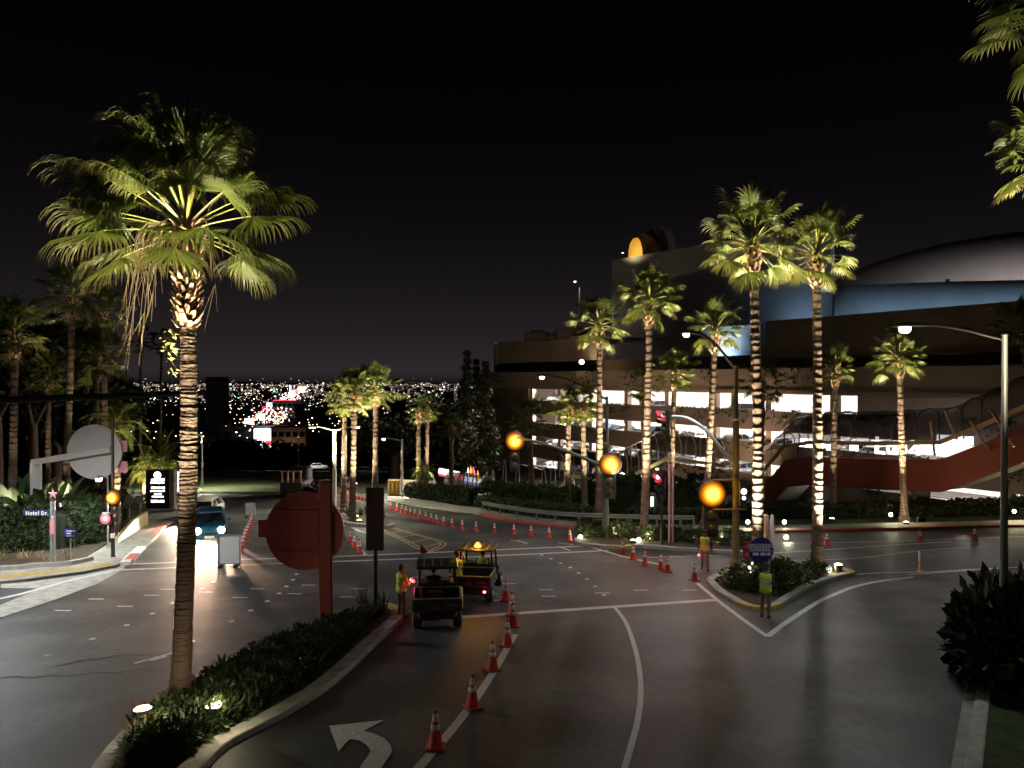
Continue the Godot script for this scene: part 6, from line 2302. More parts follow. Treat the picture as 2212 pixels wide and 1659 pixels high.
func people() -> void:
	# guard at the bed's tip, seen from behind, arms raised before the chest
	var p := sight_ground(866, 1338)
	person("person in yellow vest, pale cap and shorts standing on the bed's tip", p + Vector3(0, 0.02, 0), PI - 0.75, {"elbow_l": Vector3(0.28, -0.20, 0.08), "wrist_l": Vector3(0.15, -0.14, 0.30), "elbow_r": Vector3(-0.28, -0.20, 0.06), "wrist_r": Vector3(-0.12, -0.18, 0.30), "nod": 0.15}, {"pants": Color(0.13, 0.12, 0.10), "shorts": true, "long": false, "pale_cap": true, "shirt": Color(0.42, 0.46, 0.06)})
	var b := Basis(Vector3.UP, PI - 0.75)
	var ch := p + b * Vector3(0, 1.34, 0.02)
	wand("red glowing wand in the right hand of the guard on the bed's tip", ch + b * Vector3(-0.10, -0.17, 0.34), Vector3(0.35, 0.25, 0.9).normalized())
	wand("red glowing wand in the left hand of the guard on the bed's tip", ch + b * Vector3(0.13, -0.13, 0.34), Vector3(0.65, 0.10, 0.75).normalized())
	# guard who walks behind the cones
	p = sight_ground(1523, 1233)
	person("person in bright yellow vest and tan trousers walking behind the row of cones", p, -0.25, {"knee_l": Vector3(0.11, 0.50, 0.16), "ankle_l": Vector3(0.13, 0.09, 0.14), "knee_r": Vector3(-0.10, 0.50, 0.04), "ankle_r": Vector3(-0.12, 0.10, -0.22), "elbow_r": Vector3(-0.30, -0.22, 0.02), "wrist_r": Vector3(-0.24, -0.44, 0.16), "elbow_l": Vector3(0.29, -0.22, -0.08), "wrist_l": Vector3(0.31, -0.47, -0.04)}, {"pants": Color(0.26, 0.20, 0.13)})
	b = Basis(Vector3.UP, -0.25)
	wand("red glowing wand carried low by the walking guard", p + b * Vector3(-0.24, 0.83, 0.22), Vector3(-0.25, -0.25, 0.9).normalized())
	# guard at the island's corner, turned away
	p = sight_ground(1655, 1337)
	person("person in yellow vest with a dark sleeve standing before the island's yellow kerb", p, PI - 0.5, {"knee_l": Vector3(0.12, 0.50, 0.06), "ankle_l": Vector3(0.13, 0.09, 0.06), "elbow_l": Vector3(0.28, -0.20, 0.10), "wrist_l": Vector3(0.16, -0.20, 0.30), "elbow_r": Vector3(-0.29, -0.22, 0.0), "wrist_r": Vector3(-0.27, -0.42, 0.12)}, {"pants": Color(0.20, 0.16, 0.11)})
	# people in the carts
	var seat := {"hip": Vector3(0, 0.12, 0), "knee_l": Vector3(0.13, 0.14, 0.42), "ankle_l": Vector3(0.13, -0.26, 0.50), "knee_r": Vector3(-0.13, 0.14, 0.42), "ankle_r": Vector3(-0.13, -0.26, 0.50), "elbow_l": Vector3(0.25, -0.20, 0.12), "wrist_l": Vector3(0.16, -0.16, 0.40), "elbow_r": Vector3(-0.25, -0.20, 0.12), "wrist_r": Vector3(-0.16, -0.16, 0.40)}
	var c1 := sight_ground(938, 1358) + Vector3(0, 0.005, -0.9)
	var b1 := Basis(Vector3.UP, 0.10)
	person("person in dark clothes seated in the nearer cart, seen from behind", c1 + b1 * Vector3(-0.12, 0.70, -0.22), PI + 0.10, seat, {"pants": Color(0.02, 0.02, 0.02), "shirt": Color(0.012, 0.012, 0.013)}, false, "")
	var c2 := sight_ground(1020, 1302) + Vector3(0.1, 0.005, -0.9)
	var b2 := Basis(Vector3.UP, -0.13)
	person("person in yellow vest seated in the farther cart under the amber beacon", c2 + b2 * Vector3(0.2, 0.70, -0.25), PI - 0.13, seat, {"pants": Color(0.05, 0.05, 0.05), "skin": Color(0.25, 0.12, 0.08)}, true, "")
	p = c1 + b1 * Vector3(0.72, 0.0, -2.9)
	p.y = ground(-p.z)
	person("person in yellow vest standing between the two carts, mostly hidden", p, PI + 0.2, {"elbow_r": Vector3(-0.3, 0.0, 0.05), "wrist_r": Vector3(-0.26, 0.18, 0.16)}, {"pants": Color(0.05, 0.05, 0.05)})

# ---------------------------------------------------------------- hedges, plants, trees, the town below
func in_poly(p: Vector2, poly: PackedVector2Array) -> bool:
	return Geometry2D.is_point_in_polygon(p, poly)

func rosette(seed_: int, n: int, length: float, width: float, base: Color, arch: float) -> ArrayMesh:
	var r := RandomNumberGenerator.new()
	r.seed = seed_
	var st := S()
	for i in n:
		var a := i * 2.39996 + r.randf_range(-0.3, 0.3)
		var f := float(i) / n
		var e := lerpf(1.45, 0.35, f) + r.randf_range(-0.15, 0.15)
		var d := Vector3(cos(a) * cos(e), sin(e), sin(a) * cos(e))
		var s := Vector3(-sin(a), 0, cos(a))
		var l := length * r.randf_range(0.7, 1.15)
		var p := Vector3(cos(a), 0, sin(a)) * 0.03
		var g := r.randf_range(0.6, 1.4)
		var c := Color(base.r * g, base.g * g, base.b * g)
		var prev := []
		for k in 6:
			var q := k / 5.0
			var w := width * (1.0 - pow(q, 2.2)) * (0.6 + 0.8 * q if q < 0.5 else 1.0)
			var row := [p - s * w, p + Vector3(0, -w * 0.35, 0), p + s * w]
			if k > 0:
				st.set_color(c)
				for h in 2:
					quad(st, prev[h], row[h], row[h + 1], prev[h + 1])
			prev = row
			p += d * l / 5.0
			d = (d + Vector3(0, -arch * (0.2 + q), 0)).normalized()
	st.generate_normals()
	return st.commit()

func scatter(called: String, label: String, mesh: Mesh, m: Material, places: Array, cat := "ground cover") -> void:     # places: Transform3D
	var mm := MultiMesh.new()
	mm.transform_format = MultiMesh.TRANSFORM_3D
	mm.mesh = mesh
	mm.instance_count = places.size()
	for i in places.size():
		mm.set_instance_transform(i, places[i])
	var o := MultiMeshInstance3D.new()
	o.multimesh = mm
	o.material_override = m
	o.name = numbered(called)
	add_child(o)
	tag(o, label, cat, "", "stuff")

func fill(outline: Array, n: int, lo: float, hi: float, lift: float, inset := 0.0) -> Array:
	var poly := PackedVector2Array()
	var a := Vector2(1e9, 1e9)
	var b := -a
	for p in outline:
		poly.append(Vector2(p.x, p.z))
		a = a.min(poly[-1])
		b = b.max(poly[-1])
	if inset > 0.0:
		var off := Geometry2D.offset_polygon(poly, -inset)
		if off.size() == 0:
			off = Geometry2D.offset_polygon(poly, inset)
		if off.size() > 0:
			poly = off[0]
	var out := []
	var guard := 0
	while out.size() < n and guard < n * 40:
		guard += 1
		var p := Vector2(rng.randf_range(a.x, b.x), rng.randf_range(a.y, b.y))
		if in_poly(p, poly):
			var s := rng.randf_range(lo, hi)
			out.append(Transform3D(Basis(Vector3.UP, rng.randf() * TAU).scaled(Vector3(s, s * rng.randf_range(0.85, 1.15), s)), Vector3(p.x, ground(-p.y) + lift, p.y)))
	return out

func bush_mesh(seed_: int, n: int, leaf: float, base: Color) -> ArrayMesh:    # unit shrub: lumpy cloud of leaves of radius about 1, sitting on the ground
	var r := RandomNumberGenerator.new()
	r.seed = seed_
	var st := S()
	var lumps := []
	for i in 9:
		lumps.append([Vector3(r.randf_range(-0.6, 0.6), r.randf_range(0.2, 0.75), r.randf_range(-0.6, 0.6)), r.randf_range(0.3, 0.5)])
	for i in n:
		var q: Array = lumps[i % 9]
		var d := Vector3(r.randfn(), r.randfn(), r.randfn()).normalized()
		var c: Vector3 = q[0] + d * q[1] * pow(r.randf(), 0.35)
		if c.y < 0.02:
			continue
		var ax := (d + Vector3(r.randf_range(-0.9, 0.9), r.randf_range(-0.3, 0.9), r.randf_range(-0.9, 0.9))).normalized()
		var sd := ax.cross(Vector3(r.randf_range(-1, 1), r.randf_range(-1, 1), r.randf_range(-1, 1))).normalized()
		var g := r.randf_range(0.55, 1.5)
		st.set_color(Color(base.r * g, base.g * g, base.b * g))
		var l := leaf * r.randf_range(0.7, 1.3)
		var nn := ax.cross(sd) * l * 0.12
		tri(st, c, c + ax * l * 0.55 + sd * l * 0.26 + nn, c + ax * l)
		tri(st, c, c + ax * l, c + ax * l * 0.55 - sd * l * 0.26 + nn)
	st.generate_normals()
	return st.commit()

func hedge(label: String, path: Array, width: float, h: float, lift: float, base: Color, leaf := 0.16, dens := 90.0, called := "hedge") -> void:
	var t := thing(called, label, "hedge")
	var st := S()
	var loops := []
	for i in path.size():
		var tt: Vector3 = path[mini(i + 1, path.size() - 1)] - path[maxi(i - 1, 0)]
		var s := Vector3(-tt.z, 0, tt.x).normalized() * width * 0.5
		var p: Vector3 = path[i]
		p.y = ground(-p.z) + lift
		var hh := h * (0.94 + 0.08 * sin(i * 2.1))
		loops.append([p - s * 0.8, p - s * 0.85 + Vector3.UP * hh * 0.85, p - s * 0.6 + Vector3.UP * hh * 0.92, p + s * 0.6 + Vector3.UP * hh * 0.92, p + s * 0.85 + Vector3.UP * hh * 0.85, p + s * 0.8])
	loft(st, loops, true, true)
	put("dark_core", st, M.hedge_core, t)  # solid near-black core under the leaves
	st = S()
	for i in path.size() - 1:
		var a: Vector3 = path[i]
		var b: Vector3 = path[i + 1]
		var l := (b - a).length()
		var tt := (b - a).normalized()
		var s := Vector3(-tt.z, 0, tt.x).normalized()
		var n := int(l * (width + h * 2.0) * dens)
		for k in n:
			var f := rng.randf()
			var around := rng.randf() * (width + 2.0 * h)
			var x := -0.5
			var y := 0.0
			if around < h:
				y = around
			elif around < h + width:
				y = h
				x = (around - h) / width - 0.5
			else:
				y = around - h - width
				x = 0.5
			var lump := 0.10 * sin(f * l * 2.3 + i * 1.7) + 0.07 * sin(f * l * 5.1 + y * 3.0)
			var p := a.lerp(b, f) + s * (x * width * (1.0 + lump)) + s * rng.randf_range(-0.1, 0.1)
			p.y = ground(-p.z) + lift + y * (1.0 + lump * 0.8) + rng.randf_range(-0.08, 0.06)
			leaf_quad(st, p, leaf * rng.randf_range(0.6, 1.2), base)
	var o := put("leaves", st, M.plant, t)
	o.set_meta("kind", "stuff")

func tree(label: String, base: Vector3, h: float, r: float, n: int, leaf: float, shape := "round") -> void:
	var t := thing("conifer" if shape == "spire" else "tree", label, "tree", base)
	var st := S()
	tube(st, [Vector3(0, -0.4, 0), Vector3(0.05, h * 0.4, 0), Vector3(0.0, h * 0.85, 0.05)], [r * 0.11, r * 0.08, r * 0.02], 8)
	put("trunk", st, M.bark, t)
	if shape == "round":
		for i in 5:
			var a := i * 1.3
			st = S()
			tube(st, [Vector3(0, h * 0.38, 0), Vector3(cos(a) * r * 0.3, h * 0.55, sin(a) * r * 0.3), Vector3(cos(a) * r * 0.6, h * 0.72, sin(a) * r * 0.6)], [r * 0.05, r * 0.035, r * 0.015], 6)
			put("limb", st, M.bark, t)
	st = S()
	var lumps := []
	for i in 16:
		if shape == "spire":
			var f := i / 16.0
			lumps.append([Vector3(rng.randf_range(-0.4, 0.4) * r * (1.0 - f), h * (0.12 + 0.86 * f), rng.randf_range(-0.4, 0.4) * r * (1.0 - f)), r * (1.05 - f) * rng.randf_range(0.55, 0.95), 0.6])
		else:
			var d := Vector3(rng.randfn(), rng.randfn() * 0.7, rng.randfn()).normalized()
			lumps.append([Vector3(0, h * 0.68, 0) + d * Vector3(r, h * 0.28, r) * rng.randf_range(0.35, 0.8), r * rng.randf_range(0.25, 0.45), 1.0])
	for i in n:
		var q: Array = lumps[i % 16]
		var d := Vector3(rng.randfn(), rng.randfn(), rng.randfn()).normalized()
		leaf_quad(st, q[0] + d * q[1] * pow(rng.randf(), 0.4) * Vector3(1, q[2], 1), leaf * rng.randf_range(0.6, 1.3), Color(0.035, 0.04, 0.016))
	var o := put("crown", st, M.plant, t)
	o.set_meta("kind", "stuff")

func broad_plant(label: String, base: Vector3, n: int, h: float) -> void:   # bird of paradise: stalks with one broad leaf each
	var t := thing("broadleaf_plant", label, "plant", base, 0.0, "broadleaf plants behind the hedge")
	for i in n:
		var st := S()
		var a := i * 2.4
		var e := rng.randf_range(0.9, 1.45)
		var d := Vector3(cos(a) * cos(e), sin(e), sin(a) * cos(e))
		var l := h * rng.randf_range(0.75, 1.1)
		var p := d * l * 0.6
		st.set_color(Color(0.09, 0.12, 0.04))
		tube(st, [Vector3.ZERO, d * l * 0.3, p], [0.035, 0.03, 0.02], 5)
		var s := d.cross(Vector3.UP).normalized()
		var prev := []
		st.set_color(Color(0.055, 0.10, 0.03) * rng.randf_range(0.7, 1.3))
		for k in 7:
			var f := k / 6.0
			var w := 0.26 * sin(PI * (0.08 + 0.92 * f)) + 0.01
			var row := [p - s * w + Vector3(0, 0.06, 0), p, p + s * w + Vector3(0, 0.06, 0)]
			if k > 0:
				for hh in 2:
					quad(st, prev[hh], row[hh], row[hh + 1], prev[hh + 1])
			prev = row
			p += d * l * 0.5 / 6.0
			d = (d + Vector3(0, -0.18, 0)).normalized()
		put("leaf", st, M.plant, t)

func vegetation() -> void:
	var bed := px([[260, 1620], [330, 1560], [430, 1482], [560, 1415], [680, 1365], [770, 1335], [818, 1322], [836, 1330], [790, 1388], [700, 1468], [600, 1535], [500, 1588], [420, 1645], [330, 1700], [240, 1700]])
	scatter("ground_cover", "dark green strap leaved plants filling the nearest bed", rosette(1, 26, 0.55, 0.022, Color(0.030, 0.052, 0.012), 0.28), M.plant, fill(bed, 200, 0.7, 1.05, 0.1, 0.25))
	scatter("ground_cover", "broader leaved plants between the strap leaves of the nearest bed", rosette(2, 18, 0.42, 0.045, Color(0.040, 0.060, 0.014), 0.34), M.plant, fill(bed, 300, 0.8, 1.25, 0.1, 0.25))
	scatter("ground_cover", "low dark leafy shrubs that fill the nearest bed", bush_mesh(12, 420, 0.30, Color(0.032, 0.055, 0.012)), M.plant, fill(bed, 170, 0.34, 0.52, 0.08, 0.45))
	var k := 0
	for q in [[286, 15.5, 0], [305, 15.1, 0], [330, 15.0, 0], [300, 15.9, 0], [452, 16.1, 1], [430, 17.2, 1], [470, 16.9, 1], [415, 16.0, 1]]:
		var o := put_mesh("red_plant" if q[2] == 0 else "leafy_plant", rosette(20 + k, 22, 0.50, 0.035, Color(0.20, 0.045, 0.02) if q[2] == 0 else Color(0.10, 0.13, 0.03), 0.25), M.plant, null, onx(q[0], q[1]) + Vector3(0, 0.1, 0))
		tag(o, "%s of four %s by the %s ground light of the tallest palm" % [ORD[k % 4], "reddish spiky plants" if q[2] == 0 else "bright green spiky plants", "left" if q[2] == 0 else "right"], "plant", "spiky plants by the near ground lights")
		k += 1
	# dark spiky plants under the slim pole at the bed's tip
	for q in [[786, 25.6, "left"], [826, 25.2, "right"]]:
		var o := put_mesh("spiky_plant", rosette(40 + q[0], 46, 0.95, 0.02, Color(0.022, 0.036, 0.012), 0.14), M.plant, null, onx(q[0], q[1]) + Vector3(0, 0.1, 0))
		tag(o, q[2] + " dark spiky plant at the foot of the slim signal pole", "plant", "spiky plants at the bed's tip")
	# the dark bush in the near right corner
	for q in [[2160, 17.8, 1.3, "lower front"], [2126, 19.8, 1.35, "left"], [2200, 19.4, 1.6, "right"], [2165, 22.0, 1.5, "rear"]]:
		var o := put_mesh("cycad", rosette(60 + int(q[0]), 90, q[2] * 1.1, 0.032, Color(0.016, 0.026, 0.010), 0.16), M.plant, null, onx(q[0], q[1]) + Vector3(0, 0.1, 0))
		tag(o, q[3] + " clump of the dark spiky bush at the near right kerb", "plant", "dark spiky clumps at the near right kerb")
	for q in [[2152, 18.4, 1.25, "lower"], [2128, 20.4, 1.2, "left"], [2196, 19.6, 1.5, "tall middle"], [2175, 22.0, 1.3, "rear"], [2225, 17.6, 1.4, "outermost"]]:
		var o := put_mesh("shrub", bush_mesh(int(q[0]), 1500, 0.34, Color(0.016, 0.026, 0.010)), M.plant, null, onx(q[0], q[1]) + Vector3(0, 0.08, 0))
		o.scale = Vector3(q[2] * 0.9, q[2] * 1.25, q[2] * 0.9)
		tag(o, q[3] + " dark shrub of the rounded mass at the near right kerb", "shrub", "dark shrubs at the near right kerb")
	# island shrubs
	var b1 := bush_mesh(5, 900, 0.26, Color(0.045, 0.07, 0.016))
	var b2 := bush_mesh(6, 900, 0.22, Color(0.055, 0.075, 0.018))
	var spots := [[1590, 29.6, 0.55, "low front left"], [1622, 29.0, 0.75, "front"], [1660, 28.8, 0.8, "front right of the guard"], [1700, 30.2, 0.8, "middle"], [1640, 31.0, 0.85, "rear left"], [1735, 31.5, 0.7, "right middle"], [1690, 32.2, 0.7, "rear"], [1770, 32.3, 0.5, "right end"], [1596, 30.8, 0.6, "rear left end"]]
	for q in spots:
		var o := put_mesh("shrub", b1 if int(q[0]) % 2 == 0 else b2, M.plant, null, onx(q[0], q[1]) + Vector3(0, 0.08, 0))
		o.basis = Basis(Vector3.UP, q[0]).scaled(Vector3(q[2] * 1.1, q[2] * 0.85, q[2]))
		tag(o, q[3] + " green shrub on the triangular island", "shrub", "shrubs on the triangular island")
	# bed by the mast arm pole
	var i := 0
	for q in [[1272, 43.2, 0.75], [1285, 44.0, 0.85], [1300, 43.6, 0.7], [1332, 43.0, 0.85], [1350, 44.0, 0.8], [1412, 42.2, 0.7], [1450, 42.0, 0.75], [1478, 41.6, 0.7], [1505, 41.0, 0.7], [1555, 40.6, 0.75], [1580, 41.4, 0.7], [1620, 40.0, 0.7]]:
		var o := put_mesh("shrub", b1 if i % 2 == 0 else b2, M.plant, null, onx(q[0], q[1]) + Vector3(0, 0.08, 0))
		o.basis = Basis(Vector3.UP, q[0]).scaled(Vector3(q[2] * 1.25, q[2] * 0.9, q[2]))
		tag(o, "%s shrub from the left in the bed behind the row of cones" % ORD[i], "shrub", "shrubs in the bed behind the cones")
		i += 1
	# bright ground lamps seen as dots between shrubs; some added to brighten grass
	for q in [[1254, 1161, 42.6, "small round lamp at the left end of the mast arm bed", 1], [1380, 1167, 41.5, "bright round lamp left of the pink posts, facing the camera", 1], [1328, 1150, 43.2, "lamp shining into the shrub right of the mast arm pole", 0], [1402, 1160, 42.4, "lamp shining into the shrub beside the bright palm foot", 0], [1699, 1161, 42.0, "small lamp left of the tall pale sign", 1], [1616, 1128, 47.0, "small round lamp above the violet sign's red panel", 1], [1695, 1128, 47.0, "small round lamp right of the tall pale sign", 1], [1558, 1160, 41.2, "yellowish lamp in the shrub behind the walking guard", 0], [1792, 1231, 32.6, "bright round lamp at the foot of the right island palm", 1], [1502, 1163, 41.2, "small lamp left of the walking guard", 1], [1435, 1107, 52.0, "lamp lighting the far hedge behind the red signal", 0], [1513, 1114, 51.0, "lamp lighting the far hedge left of the largest amber lamp", 0], [1925, 1112, 50.0, "green lit lamp in the far hedge before the rust red side", 0], [2192, 1105, 51.0, "green lit lamp in the far hedge at the right edge", 0], [1158, 1088, 61.5, "added lamp lighting the grass at the stout palm by the zigzag stair", 0], [1222, 1096, 58.5, "added lamp lighting the grass left of the two slim palms", 0], [1085, 1078, 63.0, "lamp lighting the grass at the left end of the clipped hedge", 0], [1420, 1015, 66.0, "small lamp under the stair canopy", 1]]:
		var t := thing("ground_light", q[3], "flood light", pt(q[0], q[1], q[2]), 0.0, "small ground lamps among the shrubs")
		var st := S()
		lathe(st, [[0.09, -0.16], [0.13, -0.02], [0.14, 0.0]], 12, Vector3.ZERO, Basis(Vector3.RIGHT, PI / 2))
		put("housing", st, M.black_plastic, t)
		st = S()
		lathe(st, [[0.13, 0.0], [0.10, 0.04], [0.01, 0.06]], 12, Vector3.ZERO, Basis(Vector3.RIGHT, PI / 2))
		put("lens", st, M.lamp_small if q[4] == 1 else M.lamp_warm, t)
		st = S()
		var dep: float = maxf(0.2, t.position.y - ground(-t.position.z))
		lathe(st, [[0.02, -dep], [0.02, -0.05]], 6, Vector3(0, 0, -0.1))
		put("stake", st, M.black_plastic, t)
		omni(t, Vector3(0, 0.15 if q[4] == 0 else 0.05, 0.14), Color(1.0, 0.9, 0.55), 3.0 if q[4] == 0 else 1.0, 0.12)
	# hedges
	hedge("tall dark hedge on the left corner behind the street name post", px([[-120, 1205], [0, 1200], [110, 1192], [190, 1176]]), 2.2, 2.3, 0.15, Color(0.026, 0.042, 0.010), 0.13, 130.0)
	hedge("lawn like low hedge behind the tall one on the left", px([[-120, 1150], [20, 1146], [150, 1140], [236, 1126]]), 3.4, 2.0, 0.15, Color(0.035, 0.055, 0.012), 0.16, 60.0)
	hedge("clipped low hedge behind the guard rail", px([[1040, 1098], [1100, 1108], [1180, 1117], [1260, 1124], [1400, 1129], [1530, 1130]]), 1.3, 0.85, 0.08, Color(0.045, 0.075, 0.012), 0.14, 60.0)
	hedge("taller bushy hedge before the zigzag stair", px([[1060, 1088], [1110, 1096], [1180, 1103], [1250, 1106]]), 2.0, 1.6, 0.08, Color(0.030, 0.055, 0.010), 0.2, 40.0)
	hedge("low hedge round the slim palms on the far verge", px([[890, 1076], [940, 1082], [1000, 1090], [1030, 1094]]), 1.8, 1.2, 0.08, Color(0.030, 0.050, 0.012), 0.2, 40.0)
	hedge("long dark hedge on the far right before the rust red side", px([[1540, 1120], [1690, 1120], [1850, 1118], [2000, 1116], [2212, 1108], [2420, 1100]]), 2.2, 0.9, 0.08, Color(0.020, 0.032, 0.008), 0.2, 36.0)
	hedge("dark bushes under the stair canopy", px([[1290, 1098], [1360, 1104], [1460, 1106], [1560, 1106]]), 3.0, 2.4, 0.08, Color(0.020, 0.028, 0.010), 0.24, 30.0)
	i = 0
	for q in [[792, 54.5, 0.8], [778, 53.6, 0.7], [752, 53.0, 0.9], [826, 52.6, 0.55]]:
		var o := put_mesh("spiky_plant", rosette(80 + i, 30, q[2], 0.05, Color(0.05, 0.075, 0.02), 0.22), M.plant, null, onx(q[0], q[1]) + Vector3(0, 0.14, 0))
		tag(o, "%s spiky plant from the left under the three median palms" % ORD[[2, 1, 0, 3][i]], "plant", "spiky plants under the median palms")
		i += 1
	# dry grass tufts in the left bed
	var dry := rosette(90, 20, 0.6, 0.018, Color(0.30, 0.23, 0.12), 0.12)
	i = 0
	for q in [[4, 35.0], [44, 35.2], [60, 34.9], [86, 35.3], [98, 34.7], [142, 35.4]]:
		var o := put_mesh("dry_grass_tuft", dry, M.plant, null, onx(q[0], q[1]) + Vector3(0, 0.2, 0))
		o.basis = Basis(Vector3.UP, i * 1.1).scaled(Vector3.ONE * rng.randf_range(0.8, 1.2))
		tag(o, "%s dry pale grass tuft from the left before the tall hedge" % ORD[i], "grass tuft", "dry grass tufts in the left bed")
		i += 1
	i = 0
	for q in [[20, 41.0, 3.6], [60, 43.0, 3.4], [104, 42.0, 3.8], [140, 44.0, 3.0]]:
		broad_plant("%s broadleaf plant from the left behind the hedge near the bent sign post" % ORD[i], onx(q[0], q[1]), 12, q[2])
		i += 1
	# trees against the sky
	for q in [[1008, 105.0, 742, 2.2, "tallest dark conifer left of the parking deck"], [1030, 112.0, 762, 1.7, "slim dark conifer beside the parking deck's corner"], [1048, 108.0, 768, 2.4, "bushy dark conifer touching the parking deck's corner"]]:
		var b := onx(q[0], q[1])
		tree(q[4], b, pt(q[0], q[2], q[1]).y - b.y, q[3] * 1.2, 2600, 0.5, "spire")
	var names := ["far left dark tree behind the leftmost palms", "dark tall tree left of the round grey sign", "dark tree behind the star post palms", "dark tree left of the hotel drive", "dark round tree beyond the conifers", "dark tree right of the three median palms", "low dark tree beyond the lawn, left", "low dark tree beyond the lawn, middle", "low dark tree beyond the lawn, right", "dark tree behind the pale double lamp", "dark tree beyond the white car", "dark tree between the slim far palms"]
	i = 0
	for q in [[-10, 70.0, 640, 6.0], [70, 75.0, 700, 5.0], [120, 90.0, 640, 6.5], [210, 85.0, 800, 7.0], [1000, 130.0, 870, 8.0], [850, 120.0, 900, 8.0], [500, 240.0, 985, 16.0], [570, 255.0, 990, 16.0], [640, 250.0, 1000, 14.0], [700, 240.0, 985, 10.0], [790, 230.0, 960, 12.0], [960, 150.0, 930, 9.0]]:
		var b := onx(q[0], q[1])
		tree(names[i], b, pt(q[0], q[2], q[1]).y - b.y, q[3], 2400, 0.6 if q[1] < 140 else 1.2)
		i += 1

func town() -> void:
	# dark roofs and blocks that fill the valley, and the lights between them
	var cube := BoxMesh.new()
	cube.size = Vector3.ONE
	var r := RandomNumberGenerator.new()
	r.seed = 77
	var blocks := []
	for i in 2600:
		var d := 620.0 * pow(14.0, r.randf())
		var u := r.randf_range(150.0, 1110.0)
		if absf((u - CX) / F * d - lerpf(-292.0, -1330.0, (d - 900.0) / 4000.0)) < 40.0:
			continue
		var w := r.randf_range(8.0, 26.0)
		var h := r.randf_range(4.0, 11.0) if r.randf() < 0.93 else r.randf_range(14.0, 34.0)
		blocks.append(Transform3D(Basis(Vector3.UP, 0.25).scaled(Vector3(w, h, w * r.randf_range(0.7, 1.6))), Vector3((u - CX) / F * d, -60.0 + h * 0.5, -d)))
	scatter("far_houses", "countless dark low houses of the valley town", cube, M.valley, blocks, "town")
	var lump := bush_mesh(9, 260, 0.5, Color(0.02, 0.024, 0.012))
	var woods := []
	for i in 1500:
		var d := 570.0 * pow(9.0, pow(r.randf(), 1.3))
		var u := r.randf_range(120.0, 1120.0)
		var s := r.randf_range(4.0, 9.0)
		if absf((u - CX) / F * d - lerpf(-292.0, -1330.0, (d - 900.0) / 4000.0)) < 40.0:
			continue
		woods.append(Transform3D(Basis(Vector3.UP, r.randf() * 6.0).scaled(Vector3(s, s * 0.9, s)), Vector3((u - CX) / F * d, -60.3, -d)))
	scatter("far_trees", "dark tree crowns between the houses of the valley town", lump, M.plant, woods, "trees")
	var kinds := {"white": [Color(1.0, 0.96, 0.95), 7.0], "warm": [Color(1.0, 0.80, 0.55), 7.0], "orange": [Color(1.0, 0.45, 0.18), 4.0], "red": [Color(1.0, 0.06, 0.08), 1.8], "pink": [Color(1.0, 0.62, 0.66), 5.0], "green": [Color(0.25, 1.0, 0.85), 3.0], "warm_dim": [Color(1.0, 0.82, 0.62), 1.3], "pink_dim": [Color(1.0, 0.75, 0.78), 1.0]}
	var lists := {}
	for k in kinds:
		lists[k] = []
	var order := ["white", "warm", "white", "warm", "warm", "warm", "pink", "orange", "warm", "white", "green"]
	for i in 1900:
		var d := 700.0 * pow(14.0, pow(r.randf(), 0.95))
		var u := r.randf_range(230.0, 1110.0)
		var dens := 0.35 + 0.65 * exp(-pow((u - 610.0) / 130.0, 2.0)) + 0.4 * exp(-pow((u - 905.0) / 60.0, 2.0)) * (1.0 if d > 4000 else 0.2)
		if r.randf() > dens:
			continue
		var px_ := d / F * 2.16
		var s := px_ * (r.randf_range(0.16, 0.42) if r.randf() < 0.86 else r.randf_range(0.5, 0.9))
		s = clampf(s, 0.5, 9.0)
		if d > 4200.0 and r.randf() < 0.55:
			continue
		var y := -60.0 + r.randf_range(9.0, 17.0)
		lists[order[r.randi() % order.size()]].append(Transform3D(Basis().scaled(Vector3(s * r.randf_range(0.9, 2.0), s, s)), Vector3((u - CX) / F * d, y, -d)))
	for i in 2600:
		var d := 1500.0 * pow(5.2, pow(r.randf(), 0.75))
		var u := r.randf_range(200.0, 1112.0)
		var s := clampf(d / F * 2.16 * r.randf_range(0.22, 0.45), 0.5, 6.0)
		lists[["warm", "pink"][r.randi() % 2] + "_dim"].append(Transform3D(Basis().scaled(Vector3(s * 1.3, s, s)), Vector3((u - CX) / F * d, -60.0 + r.randf_range(9.0, 16.0), -d)))
	# low dark hills on the horizon with a few house lights
	var hst := S()
	hst.set_smooth_group(1)
	var ridge := []
	for i in 60:
		var x := -9000.0 + i * 200.0
		var hh := -38.0 + 34.0 * sin(x * 0.0011 + 1.0) + 22.0 * sin(x * 0.0031) + r.randf_range(-5.0, 5.0)
		ridge.append([Vector3(x, -60.5, -8200), Vector3(x, maxf(hh, -58.0) * 0.5 - 28.0, -8900), Vector3(x, maxf(hh, -58.0), -9800), Vector3(x, -60.5, -11500)])
	loft(hst, ridge, false, false, 1)
	tag(struct("hills", hst, M.valley), "low dark hills along the horizon beyond the town", "hills", "", "structure")
	for i in 90:
		var d := 8000.0 + r.randf() * 500.0
		var u := r.randf_range(240.0, 1000.0)
		var s := r.randf_range(1.6, 3.2)
		lists[["warm", "white", "warm_dim"][i % 3]].append(Transform3D(Basis().scaled(Vector3(s, s, s)), Vector3((u - CX) / F * d, -42.0 + 52.0 * pow(r.randf(), 2.0), -d)))
